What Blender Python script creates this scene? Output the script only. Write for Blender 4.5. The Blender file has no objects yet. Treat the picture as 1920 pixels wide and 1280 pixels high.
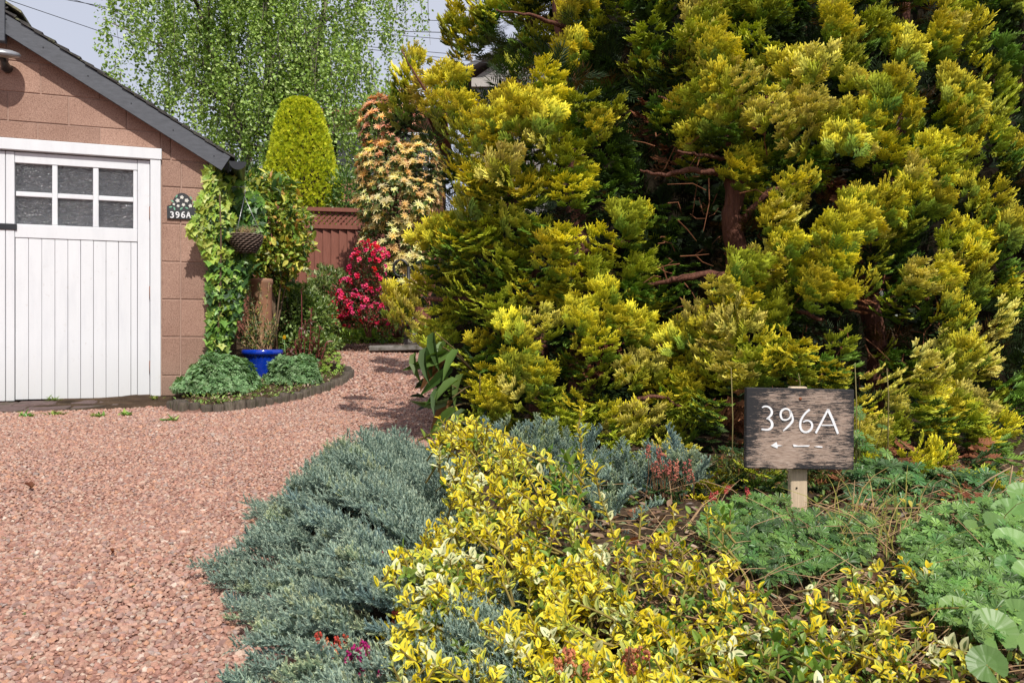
import bpy, math, random
import numpy as np
from mathutils import Vector, Matrix, Euler, noise as mnoise

random.seed(7)
RNG = np.random.default_rng(11)
SC = bpy.context.scene
COL = SC.collection
R = math.radians

# ------------------------------------------------------------------ camera, sky, sun, exposure
F = 1500.0           # focal length in photograph pixels
EYE = 0.62
cam_d = bpy.data.cameras.new("camera")
cam_d.sensor_width = 36.0
cam_d.lens = 36.0 * F / 1920.0
cam_d.clip_start = 0.05
cam_d.clip_end = 3000
cam = bpy.data.objects.new("camera", cam_d)
cam.location = (0, 0, EYE)
cam.rotation_euler = (R(90), 0, 0)
COL.objects.link(cam)
SC.camera = cam

SUN_EL, SUN_AZ = 50.0, 158.0      # azimuth clockwise from +Y
world = bpy.data.worlds.new("World")
SC.world = world
world.use_nodes = True
nt = world.node_tree
nt.nodes.clear()
wo = nt.nodes.new("ShaderNodeOutputWorld")
bg = nt.nodes.new("ShaderNodeBackground")
sky = nt.nodes.new("ShaderNodeTexSky")
sky.sky_type = 'NISHITA'
sky.sun_disc = False
sky.sun_elevation = R(SUN_EL)
sky.sun_rotation = R(SUN_AZ)
sky.dust_density = 2.0
# a thin even veil of cloud over the blue
mix = nt.nodes.new("ShaderNodeMix"); mix.data_type = 'RGBA'; mix.inputs[0].default_value = 0.72
tc = nt.nodes.new("ShaderNodeTexCoord")
wn = nt.nodes.new("ShaderNodeTexNoise"); wn.inputs['Scale'].default_value = 1.6; wn.inputs['Detail'].default_value = 5
wr = nt.nodes.new("ShaderNodeValToRGB")
wr.color_ramp.elements[0].position = 0.3; wr.color_ramp.elements[0].color = (7.6, 7.9, 9.3, 1)
wr.color_ramp.elements[1].position = 0.75; wr.color_ramp.elements[1].color = (8.7, 8.9, 10.0, 1)
nt.links.new(tc.outputs['Generated'], wn.inputs['Vector'])
nt.links.new(wn.outputs['Fac'], wr.inputs['Fac'])
nt.links.new(sky.outputs[0], mix.inputs[6])
nt.links.new(wr.outputs[0], mix.inputs[7])
nt.links.new(mix.outputs[2], bg.inputs[0])
bg.inputs[1].default_value = 0.095
nt.links.new(bg.outputs[0], wo.inputs[0])

sd = bpy.data.lights.new("sun", 'SUN')
sd.energy = 4.85
sd.angle = R(0.5)
sd.color = (1.0, 0.955, 0.88)
sun = bpy.data.objects.new("sun", sd)
el, az = R(SUN_EL), R(SUN_AZ)
tosun = Vector((math.sin(az) * math.cos(el), math.cos(az) * math.cos(el), math.sin(el)))
sun.rotation_euler = tosun.to_track_quat('Z', 'Y').to_euler()
COL.objects.link(sun)
SC.view_settings.view_transform = 'Standard'
SC.view_settings.look = 'None'
SC.view_settings.exposure = 0.0
SC.view_settings.gamma = 1.0
SC.view_settings.use_curve_mapping = False
SC.render.engine = 'CYCLES'
SC.cycles.max_bounces = 6
SC.cycles.transmission_bounces = 4
SC.cycles.transparent_max_bounces = 6

# ------------------------------------------------------------------ helpers
def P(px, py, Y):
    """world point that lies at depth Y behind pixel px, py of the photograph"""
    return np.array([(px - 960.0) / F * Y, Y, EYE + (640.0 - py) / F * Y])

GY = [0.0, 1.2, 3.0, 5.0, 5.5, 6.0, 7.0, 8.0, 9.0, 10.0, 11.0, 11.6, 14.0, 30.0, 400.0]
GZ = [0.0, 0.0, 0.06, 0.125, 0.14, 0.175, 0.29, 0.385, 0.465, 0.545, 0.615, 0.65, 0.72, 0.9, 1.0]
BY = [-2, 1.0, 1.45, 2.1, 2.6, 3.0, 3.6, 4.2, 5.0, 6.0, 9.0, 12.0]
BX = [-0.3, -0.34, -0.45, -0.68, -0.70, -0.66, -0.58, -0.45, -0.25, 0.1, 0.4, 0.5]
HY = [-2, 1.0, 1.2, 1.6, 2.05, 2.3, 2.7, 4.0, 6.0, 9.0]
HZ = [0.0, 0.03, 0.06, 0.11, 0.15, 0.135, 0.09, 0.09, 0.05, 0.0]

def xb(y):
    return np.interp(y, BY, BX)

def gz(x, y):
    x = np.asarray(x, float); y = np.asarray(y, float)
    t = np.clip((x - xb(y)) / 0.35, 0, 1)
    return np.interp(y, GY, GZ) + (t * t * (3 - 2 * t)) * np.interp(y, HY, HZ)

class Geo:
    def __init__(s):
        s.V = []; s.C = []; s.U = []; s.F3 = []; s.F4 = []; s.M3 = []; s.M4 = []; s.n = 0
    def add(s, V, F, col=(1, 1, 1), mi=0, u=None):
        V = np.asarray(V, np.float64).reshape(-1, 3)
        n = len(V)
        c = np.asarray(col, np.float64)
        if c.ndim == 1: c = np.tile(c, (n, 1))
        s.V.append(V); s.C.append(c)
        s.U.append(np.zeros(n) if u is None else np.asarray(u, float))
        if isinstance(F, np.ndarray): groups = [F]
        elif isinstance(F, tuple): groups = list(F)
        else:
            groups = []
            t = [f for f in F if len(f) == 3]; q = [f for f in F if len(f) == 4]
            if t: groups.append(np.array(t))
            if q: groups.append(np.array(q))
            for f in F:
                if len(f) > 4:
                    groups.append(np.array([[f[0], f[i], f[i + 1]] for i in range(1, len(f) - 1)]))
        for g in groups:
            if len(g) == 0: continue
            if g.shape[1] == 3: s.F3.append(g + s.n); s.M3.append(np.full(len(g), mi))
            else: s.F4.append(g + s.n); s.M4.append(np.full(len(g), mi))
        s.n += n
        return s
    def arrays(s):
        V = np.concatenate(s.V); C = np.concatenate(s.C); U = np.concatenate(s.U)
        F3 = np.concatenate(s.F3) if s.F3 else np.zeros((0, 3), int)
        F4 = np.concatenate(s.F4) if s.F4 else np.zeros((0, 4), int)
        return V, C, U, F3, F4
    def merge(s, g, A=None, T=(0, 0, 0), cm=(1, 1, 1), mi=None):
        V, C, U, F3, F4 = g.arrays()
        if A is not None: V = V @ np.asarray(A).T
        V = V + np.asarray(T)
        m3 = np.concatenate(g.M3) if g.M3 else np.zeros(0, int)
        m4 = np.concatenate(g.M4) if g.M4 else np.zeros(0, int)
        s.V.append(V); s.C.append(C * np.asarray(cm)); s.U.append(U)
        if len(F3): s.F3.append(F3 + s.n); s.M3.append(m3 if mi is None else np.full(len(F3), mi))
        if len(F4): s.F4.append(F4 + s.n); s.M4.append(m4 if mi is None else np.full(len(F4), mi))
        s.n += len(V)
        return s
    def scatter(s, g, A, T, cm=None, mi=0):
        """copies of geometry g: A (n,3,3) matrices (columns = local axes), T (n,3), cm (n,3) colour factors"""
        V, C, U, F3, F4 = g.arrays()
        A = np.asarray(A); T = np.asarray(T); n = len(T); k = len(V)
        if n == 0: return s
        W = np.einsum('nij,kj->nki', A, V) + T[:, None, :]
        CC = np.tile(C[None], (n, 1, 1))
        if cm is not None: CC = CC * np.asarray(cm)[:, None, :]
        s.V.append(W.reshape(-1, 3)); s.C.append(CC.reshape(-1, 3)); s.U.append(np.tile(U, n))
        off = (np.arange(n) * k)[:, None, None] + s.n
        if len(F3):
            f = (F3[None] + off).reshape(-1, 3); s.F3.append(f); s.M3.append(np.full(len(f), mi))
        if len(F4):
            f = (F4[None] + off).reshape(-1, 4); s.F4.append(f); s.M4.append(np.full(len(f), mi))
        s.n += n * k
        return s
    def mesh(s, name, mats, smooth=False):
        V, C, U, F3, F4 = s.arrays()
        m = bpy.data.meshes.new(name)
        n3, n4 = len(F3), len(F4)
        m.vertices.add(len(V)); m.vertices.foreach_set("co", V.astype(np.float32).ravel())
        m.loops.add(n3 * 3 + n4 * 4)
        m.loops.foreach_set("vertex_index", np.concatenate([F3.ravel(), F4.ravel()]).astype(np.int32))
        m.polygons.add(n3 + n4)
        ls = np.concatenate([np.arange(n3) * 3, n3 * 3 + np.arange(n4) * 4]).astype(np.int32)
        m.polygons.foreach_set("loop_start", ls)
        mi = np.concatenate(([*s.M3] if s.M3 else []) + ([*s.M4] if s.M4 else [])).astype(np.int32)
        m.polygons.foreach_set("material_index", mi)
        m.polygons.foreach_set("use_smooth", np.full(n3 + n4, bool(smooth)))
        ca = m.color_attributes.new("Col", 'FLOAT_COLOR', 'POINT')
        cc = np.ones((len(V), 4), np.float32); cc[:, :3] = C
        ca.data.foreach_set("color", cc.ravel())
        ua = m.attributes.new("u", 'FLOAT', 'POINT')
        ua.data.foreach_set("value", U.astype(np.float32))
        m.update(calc_edges=True)
        for x in (mats if isinstance(mats, (list, tuple)) else [mats]): m.materials.append(x)
        return m

WL = {}
def link(name, data, parent=None, loc=(0, 0, 0), rot=None, scale=None, kind=None, label=None):
    o = bpy.data.objects.new(name, data)
    COL.objects.link(o)
    w = Vector(loc)
    if parent is not None:
        o.parent = parent
        o.location = w - WL[parent.name]
    else:
        o.location = w
    WL[o.name] = w
    if rot is not None:
        o.rotation_mode = 'QUATERNION' if len(rot) == 4 else 'XYZ'
        if len(rot) == 4: o.rotation_quaternion = rot
        else: o.rotation_euler = rot
    if scale is not None:
        o.scale = (scale,) * 3 if np.isscalar(scale) else scale
    if kind: o["kind"] = kind
    if label: o["label"] = label
    return o

def thing(name, label, cat, loc=(0, 0, 0), group=None, data=None):
    o = link(name, data, None, loc)
    o["label"] = label; o["category"] = cat
    if group: o["group"] = group
    return o

def quat(A):
    return Matrix([[float(v) for v in r] for r in A]).to_quaternion()

def nrm(v):
    v = np.asarray(v, float)
    return v / np.maximum(np.linalg.norm(v, axis=-1, keepdims=True), 1e-9)

def basis(d, up):
    """matrices whose local Y runs along d and local Z near up"""
    d = nrm(d); up = np.broadcast_to(np.asarray(up, float), d.shape)
    x = nrm(np.cross(d, up)); z = np.cross(x, d)
    return np.stack([x, d, z], axis=-1)

def rdir(n, rng=RNG):
    v = rng.normal(size=(n, 3)); return nrm(v)

BOXF = np.array([[0, 1, 3, 2], [4, 6, 7, 5], [0, 4, 5, 1], [2, 3, 7, 6], [0, 2, 6, 4], [1, 5, 7, 3]])
def gbox(g, lo, hi, A=None, T=(0, 0, 0), col=(1, 1, 1), mi=0):
    lo = np.array(lo, float); hi = np.array(hi, float)
    V = np.array([[(lo, hi)[i][0], (lo, hi)[j][1], (lo, hi)[k][2]] for i in (0, 1) for j in (0, 1) for k in (0, 1)])
    if A is not None: V = V @ np.asarray(A).T
    g.add(V + np.asarray(T), BOXF, col, mi)
    return g

def gbev(g, lo, hi, b=0.004, A=None, T=(0, 0, 0), col=(1, 1, 1), mi=0, jit=0.0):
    """box with chamfered edges (24 vertices, 44 triangles)"""
    lo = np.array(lo, float); hi = np.array(hi, float)
    V = []
    idx = {}
    for i in (0, 1):
        for j in (0, 1):
            for k in (0, 1):
                c = np.array([(lo, hi)[i][0], (lo, hi)[j][1], (lo, hi)[k][2]])
                s = np.array([1 - 2 * i, 1 - 2 * j, 1 - 2 * k]) * b
                for a in range(3):
                    v = c + s; v[a] = c[a]
                    idx[(i, j, k, a)] = len(V); V.append(v)
    V = np.array(V)
    if jit: V = V + RNG.uniform(-jit, jit, V.shape)
    Fq = []
    for a in range(3):
        o1, o2 = [x for x in range(3) if x != a]
        for s in (0, 1):
            q = []
            for (p, r) in ((0, 0), (1, 0), (1, 1), (0, 1)):
                t = [0, 0, 0]; t[a] = s; t[o1] = p; t[o2] = r
                q.append(idx[(*t, a)])
            flip = (s == 1) != (a == 1)
            Fq.append(q if flip else q[::-1])
    for a in range(3):
        o1, o2 = [x for x in range(3) if x != a]
        for p in (0, 1):
            for r in (0, 1):
                t0 = [0, 0, 0]; t1 = [0, 0, 0]
                t0[a] = 0; t1[a] = 1; t0[o1] = t1[o1] = p; t0[o2] = t1[o2] = r
                Fq.append([idx[(*t0, o1)], idx[(*t0, o2)], idx[(*t1, o2)], idx[(*t1, o1)]])
    Ft = [[idx[(i, j, k, 0)], idx[(i, j, k, 1)], idx[(i, j, k, 2)]] for i in (0, 1) for j in (0, 1) for k in (0, 1)]
    if A is not None: V = V @ np.asarray(A).T
    g.add(V + np.asarray(T), (np.array(Fq), np.array(Ft)), col, mi)
    return g

def gtube(g, pts, rad, n=6, col=(1, 1, 1), mi=0, cap=True):
    pts = np.asarray(pts, float)
    k = len(pts)
    rad = np.full(k, rad) if np.isscalar(rad) else np.asarray(rad, float)
    tan = nrm(np.gradient(pts, axis=0))
    ref = np.array([0.0, 0.0, 1.0]) if abs(tan[0][2]) < 0.9 else np.array([1.0, 0, 0])
    x = nrm(np.cross(tan, ref)); y = np.cross(tan, x)
    a = np.arange(n) * 2 * math.pi / n
    V = (pts[:, None, :] + rad[:, None, None] * (np.cos(a)[None, :, None] * x[:, None, :] + np.sin(a)[None, :, None] * y[:, None, :])).reshape(-1, 3)
    i = np.arange(k - 1)[:, None] * n; j = np.arange(n)[None]
    j2 = (j + 1) % n
    Fq = np.stack([i + j, i + j2, i + n + j2, i + n + j], -1).reshape(-1, 4)
    c = np.asarray(col, float)
    if c.ndim == 2 and len(c) == k: c = np.repeat(c, n, axis=0)
    fs = [Fq]
    if cap:
        c0 = np.array([[0, t, t + 1] for t in range(1, n - 1)])
        fs += [c0[:, ::-1], c0 + (k - 1) * n]
    g.add(V, tuple(fs), c, mi)
    return g

def glathe(g, prof, T=(0, 0, 0), n=32, A=None, col=(1, 1, 1), mi=0, wob=0.0):
    prof = np.asarray(prof, float); k = len(prof)
    a = np.arange(n) * 2 * math.pi / n
    rr = prof[:, 0][:, None] * (1 + wob * np.cos(a * n / 2)[None])
    V = np.stack([rr * np.cos(a)[None], rr * np.sin(a)[None], np.repeat(prof[:, 1][:, None], n, 1)], -1).reshape(-1, 3)
    i = np.arange(k - 1)[:, None] * n; j = np.arange(n)[None]; j2 = (j + 1) % n
    Fq = np.stack([i + j, i + j2, i + n + j2, i + n + j], -1).reshape(-1, 4)
    if A is not None: V = V @ np.asarray(A).T
    g.add(V + np.asarray(T), Fq, col, mi)
    return g

def gprism(g, poly, z0, z1, frame=None, T=(0, 0, 0), col=(1, 1, 1), mi=0, fan=True):
    """2D outline (x, z) swept along local y from z0 to z1; centre-fan caps"""
    poly = np.asarray(poly, float); n = len(poly)
    c = poly.mean(0)
    V = [[p[0], z0, p[1]] for p in poly] + [[p[0], z1, p[1]] for p in poly] + [[c[0], z0, c[1]], [c[0], z1, c[1]]]
    V = np.array(V)
    i = np.arange(n); j = (i + 1) % n
    q = np.stack([i, j, n + j, n + i], -1)
    t = np.concatenate([np.stack([j, i, np.full(n, 2 * n)], -1), np.stack([n + i, n + j, np.full(n, 2 * n + 1)], -1)])
    if frame is not None: V = V @ np.asarray(frame).T
    g.add(V + np.asarray(T), (q, t), col, mi)
    return g

# ------------------------------------------------------------------ materials
def newmat(name):
    m = bpy.data.materials.new(name); m.use_nodes = True
    n = m.node_tree; n.nodes.clear()
    out = n.nodes.new("ShaderNodeOutputMaterial")
    b = n.nodes.new("ShaderNodeBsdfPrincipled")
    n.links.new(b.outputs[0], out.inputs[0])
    return m, n, b, out

def N(n, t, **kw):
    x = n.nodes.new(t)
    for k, v in kw.items():
        if k in x.inputs: x.inputs[k].default_value = v
        else: setattr(x, k, v)
    return x

def ramp(n, stops, interp='LINEAR'):
    r = n.nodes.new("ShaderNodeValToRGB")
    cr = r.color_ramp; cr.interpolation = interp
    while len(cr.elements) < len(stops): cr.elements.new(0.5)
    for e, (p, c) in zip(cr.elements, stops):
        e.position = p; e.color = (*c, 1) if len(c) == 3 else c
    return r

def mixc(n, a, b, fac, mode='MIX'):
    m = n.nodes.new("ShaderNodeMix"); m.data_type = 'RGBA'; m.blend_type = mode
    for s, v in ((m.inputs[6], a), (m.inputs[7], b), (m.inputs[0], fac)):
        if hasattr(v, 'links') or hasattr(v, 'is_linked'): n.links.new(v, s)
        elif isinstance(v, (int, float)): s.default_value = v
        else: s.default_value = (*v, 1)
    return m.outputs[2]

def bump(n, b, h, strength=0.4, dist=0.01):
    x = n.nodes.new("ShaderNodeBump"); x.inputs['Strength'].default_value = strength; x.inputs['Distance'].default_value = dist
    n.links.new(h, x.inputs['Height']); n.links.new(x.outputs[0], b.inputs['Normal'])

def coords(n, scale=(1, 1, 1), obj=True):
    t = n.nodes.new("ShaderNodeTexCoord")
    m = n.nodes.new("ShaderNodeMapping"); m.inputs['Scale'].default_value = scale
    n.links.new(t.outputs['Object' if obj else 'Generated'], m.inputs[0])
    return m.outputs[0]

def leafmat(name, trans=0.3, rough=0.5, spec=0.35, var=0.25, hue=0.03, edge=None, tmul=(1.3, 1.35, 0.6)):
    """vertex colour, varied per piece and in patches; part of the light passes through the leaf"""
    m, n, b, out = newmat(name)
    at = N(n, "ShaderNodeAttribute", attribute_name="Col")
    c = at.outputs[0]
    if edge is not None:
        u = N(n, "ShaderNodeAttribute", attribute_name="u")
        nz = N(n, "ShaderNodeTexNoise", Scale=160.0, Detail=2.0)
        n.links.new(coords(n), nz.inputs['Vector'])
        ad = N(n, "ShaderNodeMath", operation='MULTIPLY_ADD'); ad.inputs[1].default_value = 0.5
        n.links.new(nz.outputs['Fac'], ad.inputs[0]); n.links.new(u.outputs['Fac'], ad.inputs[2])
        oi0 = N(n, 'ShaderNodeTexNoise', Scale=55.0); n.links.new(N(n, 'ShaderNodeNewGeometry').outputs['Position'], oi0.inputs['Vector'])
        ad2 = N(n, 'ShaderNodeMath', operation='MULTIPLY_ADD'); ad2.inputs[1].default_value = 0.9; n.links.new(oi0.outputs['Fac'], ad2.inputs[0]); n.links.new(ad.outputs[0], ad2.inputs[2]); ad = ad2
        rp = ramp(n, [(0.0, (0, 0, 0)), (0.84, (0.05, 0.05, 0.05)), (1.0, (1, 1, 1))])
        n.links.new(ad.outputs[0], rp.inputs[0])
        c = mixc(n, edge, c, rp.outputs[0])
    oi = N(n, "ShaderNodeObjectInfo")
    nz = N(n, "ShaderNodeTexNoise", Scale=9.0, Detail=3.0)
    geo = N(n, "ShaderNodeNewGeometry")
    n.links.new(geo.outputs['Position'], nz.inputs['Vector'])
    a = N(n, "ShaderNodeMath", operation='ADD')
    n.links.new(oi.outputs['Random'], a.inputs[0]); n.links.new(nz.outputs['Fac'], a.inputs[1])
    v = N(n, "ShaderNodeMapRange"); v.inputs[1].default_value = 0.3; v.inputs[2].default_value = 1.7
    v.inputs[3].default_value = 1 - var; v.inputs[4].default_value = 1 + var
    n.links.new(a.outputs[0], v.inputs[0])
    h = N(n, "ShaderNodeMapRange"); h.inputs[3].default_value = 0.5 - hue; h.inputs[4].default_value = 0.5 + hue
    n.links.new(oi.outputs['Random'], h.inputs[0])
    hs = N(n, "ShaderNodeHueSaturation")
    n.links.new(c, hs.inputs['Color']); n.links.new(v.outputs[0], hs.inputs['Value']); n.links.new(h.outputs[0], hs.inputs['Hue'])
    c = hs.outputs[0]
    n.links.new(c, b.inputs['Base Color'])
    b.inputs['Roughness'].default_value = rough
    b.inputs['Specular IOR Level'].default_value = spec
    if trans > 0:
        tr = N(n, "ShaderNodeBsdfTranslucent")
        tm = mixc(n, c, tmul, 1.0, 'MULTIPLY')
        n.links.new(tm, tr.inputs[0])
        ms = N(n, "ShaderNodeMixShader"); ms.inputs[0].default_value = trans
        n.links.new(b.outputs[0], ms.inputs[1]); n.links.new(tr.outputs[0], ms.inputs[2])
        n.links.new(ms.outputs[0], out.inputs[0])
    return m

def plain(name, col, rough=0.6, spec=0.4, metal=0.0, nscale=20.0, var=0.15, bmp=0.2, bscale=60.0, scale=(1, 1, 1), dist=0.004, usecol=False, dirt=None):
    m, n, b, out = newmat(name)
    co = coords(n, scale)
    nz = N(n, "ShaderNodeTexNoise", Scale=nscale, Detail=6.0, Roughness=0.6)
    n.links.new(co, nz.inputs['Vector'])
    rp = ramp(n, [(0.25, tuple(max(0, c * (1 - var)) for c in col)), (0.75, tuple(min(1, c * (1 + var)) for c in col))])
    n.links.new(nz.outputs['Fac'], rp.inputs[0])
    c = rp.outputs[0]
    if usecol:
        at = N(n, "ShaderNodeAttribute", attribute_name="Col")
        c = mixc(n, c, at.outputs[0], 1.0, 'MULTIPLY')
    if dirt is not None:
        dcol, dscale, lo, hi = dirt
        nd = N(n, "ShaderNodeTexNoise", Scale=dscale, Detail=8.0, Roughness=0.65)
        n.links.new(co, nd.inputs['Vector'])
        rd = ramp(n, [(lo, (0, 0, 0)), (hi, (1, 1, 1))])
        n.links.new(nd.outputs['Fac'], rd.inputs[0])
        c = mixc(n, c, dcol, rd.outputs[0])
    n.links.new(c, b.inputs['Base Color'])
    b.inputs['Roughness'].default_value = rough
    b.inputs['Specular IOR Level'].default_value = spec
    b.inputs['Metallic'].default_value = metal
    if bmp > 0:
        nb = N(n, "ShaderNodeTexNoise", Scale=bscale, Detail=5.0)
        n.links.new(co, nb.inputs['Vector'])
        bump(n, b, nb.outputs['Fac'], bmp, dist)
    return m

# ground under everything
def ground_mat():
    m, n, b, out = newmat("ground_soil")
    co = coords(n)
    vo = N(n, "ShaderNodeTexVoronoi", Scale=85.0); n.links.new(co, vo.inputs['Vector'])
    nz = N(n, "ShaderNodeTexNoise", Scale=6.0, Detail=8.0); n.links.new(co, nz.inputs['Vector'])
    at = N(n, "ShaderNodeAttribute", attribute_name="Col")
    r1 = ramp(n, [(0.0, (0.20, 0.095, 0.075)), (0.5, (0.32, 0.17, 0.13)), (1.0, (0.42, 0.26, 0.21))])
    n.links.new(vo.outputs['Color'], r1.inputs[0])
    r2 = ramp(n, [(0.3, (0.03, 0.02, 0.013)), (0.7, (0.10, 0.065, 0.04))])
    n.links.new(nz.outputs['Fac'], r2.inputs[0])
    c = mixc(n, r2.outputs[0], r1.outputs[0], at.outputs[0])
    c2 = ramp(n, [(0.0, (0, 0, 0)), (1, (1, 1, 1))])
    n.links.new(c, b.inputs['Base Color'])
    b.inputs['Roughness'].default_value = 0.95
    b.inputs['Specular IOR Level'].default_value = 0.1
    bump(n, b, vo.outputs['Distance'], 0.8, 0.01)
    return m

def stone_mat():
    m, n, b, out = newmat("red_chippings")
    at = N(n, "ShaderNodeAttribute", attribute_name="Col")
    nz = N(n, "ShaderNodeTexNoise", Scale=260.0, Detail=3.0); n.links.new(coords(n), nz.inputs['Vector'])
    rp = ramp(n, [(0.3, (0.82, 0.80, 0.80)), (0.7, (1.15, 1.15, 1.15))]); n.links.new(nz.outputs['Fac'], rp.inputs[0])
    n.links.new(mixc(n, at.outputs[0], rp.outputs[0], 1.0, 'MULTIPLY'), b.inputs['Base Color'])
    b.inputs['Roughness'].default_value = 0.85; b.inputs['Specular IOR Level'].default_value = 0.2
    return m

def block_mat():
    m, n, b, out = newmat("terracotta_block")
    geo = N(n, "ShaderNodeNewGeometry")
    oi = N(n, "ShaderNodeObjectInfo")
    n1 = N(n, "ShaderNodeTexNoise", Scale=2.2, Detail=5.0); n.links.new(geo.outputs['Position'], n1.inputs['Vector'])
    n2 = N(n, "ShaderNodeTexNoise", Scale=150.0, Detail=4.0, Roughness=0.7); n.links.new(geo.outputs['Position'], n2.inputs['Vector'])
    n3 = N(n, "ShaderNodeTexVoronoi", Scale=95.0); n.links.new(geo.outputs['Position'], n3.inputs['Vector'])
    r1 = ramp(n, [(0.3, (0.310, 0.185, 0.138)), (0.7, (0.395, 0.252, 0.192))]); n.links.new(n1.outputs['Fac'], r1.inputs[0])
    r2 = ramp(n, [(0.30, (0.42, 0.38, 0.38)), (0.48, (0.95, 0.95, 0.95)), (0.72, (1.4, 1.45, 1.5))]); n.links.new(n2.outputs['Fac'], r2.inputs[0])
    c = mixc(n, r1.outputs[0], r2.outputs[0], 1.0, 'MULTIPLY')
    r3 = ramp(n, [(0.0, (1, 1, 1)), (0.13, (0, 0, 0))]); n.links.new(n3.outputs['Distance'], r3.inputs[0])
    r4 = ramp(n, [(0.62, (0, 0, 0)), (0.66, (1, 1, 1))])
    n4 = N(n, "ShaderNodeTexNoise", Scale=40.0); n.links.new(geo.outputs['Position'], n4.inputs['Vector']); n.links.new(n4.outputs['Fac'], r4.inputs[0])
    fac = mixc(n, r3.outputs[0], r4.outputs[0], 1.0, 'MULTIPLY')
    c = mixc(n, c, (0.62, 0.50, 0.44), fac)
    v = N(n, "ShaderNodeMapRange"); v.inputs[3].default_value = 0.84; v.inputs[4].default_value = 1.08
    n.links.new(oi.outputs['Random'], v.inputs[0])
    hs = N(n, "ShaderNodeHueSaturation"); n.links.new(c, hs.inputs['Color']); n.links.new(v.outputs[0], hs.inputs['Value'])
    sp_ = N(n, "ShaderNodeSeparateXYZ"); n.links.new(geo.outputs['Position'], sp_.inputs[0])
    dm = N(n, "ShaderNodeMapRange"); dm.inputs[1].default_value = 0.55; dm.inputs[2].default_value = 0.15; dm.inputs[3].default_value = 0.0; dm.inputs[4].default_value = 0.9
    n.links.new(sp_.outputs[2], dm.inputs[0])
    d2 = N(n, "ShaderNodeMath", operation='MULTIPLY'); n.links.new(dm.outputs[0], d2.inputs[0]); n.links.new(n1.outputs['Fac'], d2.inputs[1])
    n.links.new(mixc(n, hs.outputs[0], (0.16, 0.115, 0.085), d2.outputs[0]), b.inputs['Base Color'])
    b.inputs['Roughness'].default_value = 0.9; b.inputs['Specular IOR Level'].default_value = 0.15
    bump(n, b, n2.outputs['Fac'], 0.5, 0.004)
    return m

def white_mat():
    m, n, b, out = newmat("white_paint")
    geo = N(n, "ShaderNodeNewGeometry")
    mp = N(n, "ShaderNodeMapping"); mp.inputs['Scale'].default_value = (9, 9, 1.4); n.links.new(geo.outputs['Position'], mp.inputs[0])
    n1 = N(n, "ShaderNodeTexNoise", Scale=1.6, Detail=9.0, Roughness=0.65); n.links.new(mp.outputs[0], n1.inputs['Vector'])
    r1 = ramp(n, [(0.25, (0.60, 0.615, 0.645)), (0.5, (0.66, 0.675, 0.70)), (0.75, (0.69, 0.705, 0.73))]); n.links.new(n1.outputs['Fac'], r1.inputs[0])
    n2 = N(n, "ShaderNodeTexNoise", Scale=22.0, Detail=8.0, Roughness=0.8); n.links.new(geo.outputs['Position'], n2.inputs['Vector'])
    r2 = ramp(n, [(0.60, (0, 0, 0)), (0.72, (0.5, 0.5, 0.5))]); n.links.new(n2.outputs['Fac'], r2.inputs[0])
    c = mixc(n, r1.outputs[0], (0.36, 0.30, 0.24), r2.outputs[0])
    sp_ = N(n, "ShaderNodeSeparateXYZ"); n.links.new(geo.outputs['Position'], sp_.inputs[0])
    gz_ = N(n, "ShaderNodeMapRange"); gz_.inputs[1].default_value = 0.62; gz_.inputs[2].default_value = 0.17; gz_.inputs[3].default_value = 0.0; gz_.inputs[4].default_value = 0.55
    n.links.new(sp_.outputs[2], gz_.inputs[0])
    gm_ = N(n, "ShaderNodeMath", operation='MULTIPLY'); n.links.new(gz_.outputs[0], gm_.inputs[0]); n.links.new(n1.outputs['Fac'], gm_.inputs[1])
    c = mixc(n, c, (0.40, 0.38, 0.33), gm_.outputs[0])
    n.links.new(c, b.inputs['Base Color'])
    b.inputs['Roughness'].default_value = 0.55
    n3 = N(n, "ShaderNodeTexNoise", Scale=30.0, Detail=4.0); n.links.new(mp.outputs[0], n3.inputs['Vector'])
    bump(n, b, n1.outputs['Fac'], 0.25, 0.003)
    return m

def glass_mat():
    m, n, b, out = newmat("obscured_glass")
    geo = N(n, "ShaderNodeNewGeometry")
    oi = N(n, "ShaderNodeObjectInfo")
    ad = N(n, "ShaderNodeVectorMath", operation='ADD'); n.links.new(geo.outputs['Position'], ad.inputs[0])
    n.links.new(oi.outputs['Location'], ad.inputs[1])
    mp = N(n, "ShaderNodeMapping"); mp.inputs['Scale'].default_value = (1, 1, 2.3); n.links.new(ad.outputs[0], mp.inputs[0])
    nz = N(n, "ShaderNodeTexNoise", Scale=21.0, Detail=2.5, Distortion=1.2, Roughness=0.55); n.links.new(mp.outputs[0], nz.inputs['Vector'])
    b.inputs['Base Color'].default_value = (0.05, 0.054, 0.062, 1)
    b.inputs['Roughness'].default_value = 0.09
    b.inputs['Specular IOR Level'].default_value = 1.0
    b.inputs['IOR'].default_value = 1.9
    b.inputs['Coat Weight'].default_value = 0.2
    bump(n, b, nz.outputs['Fac'], 1.0, 0.06)
    return m

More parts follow.
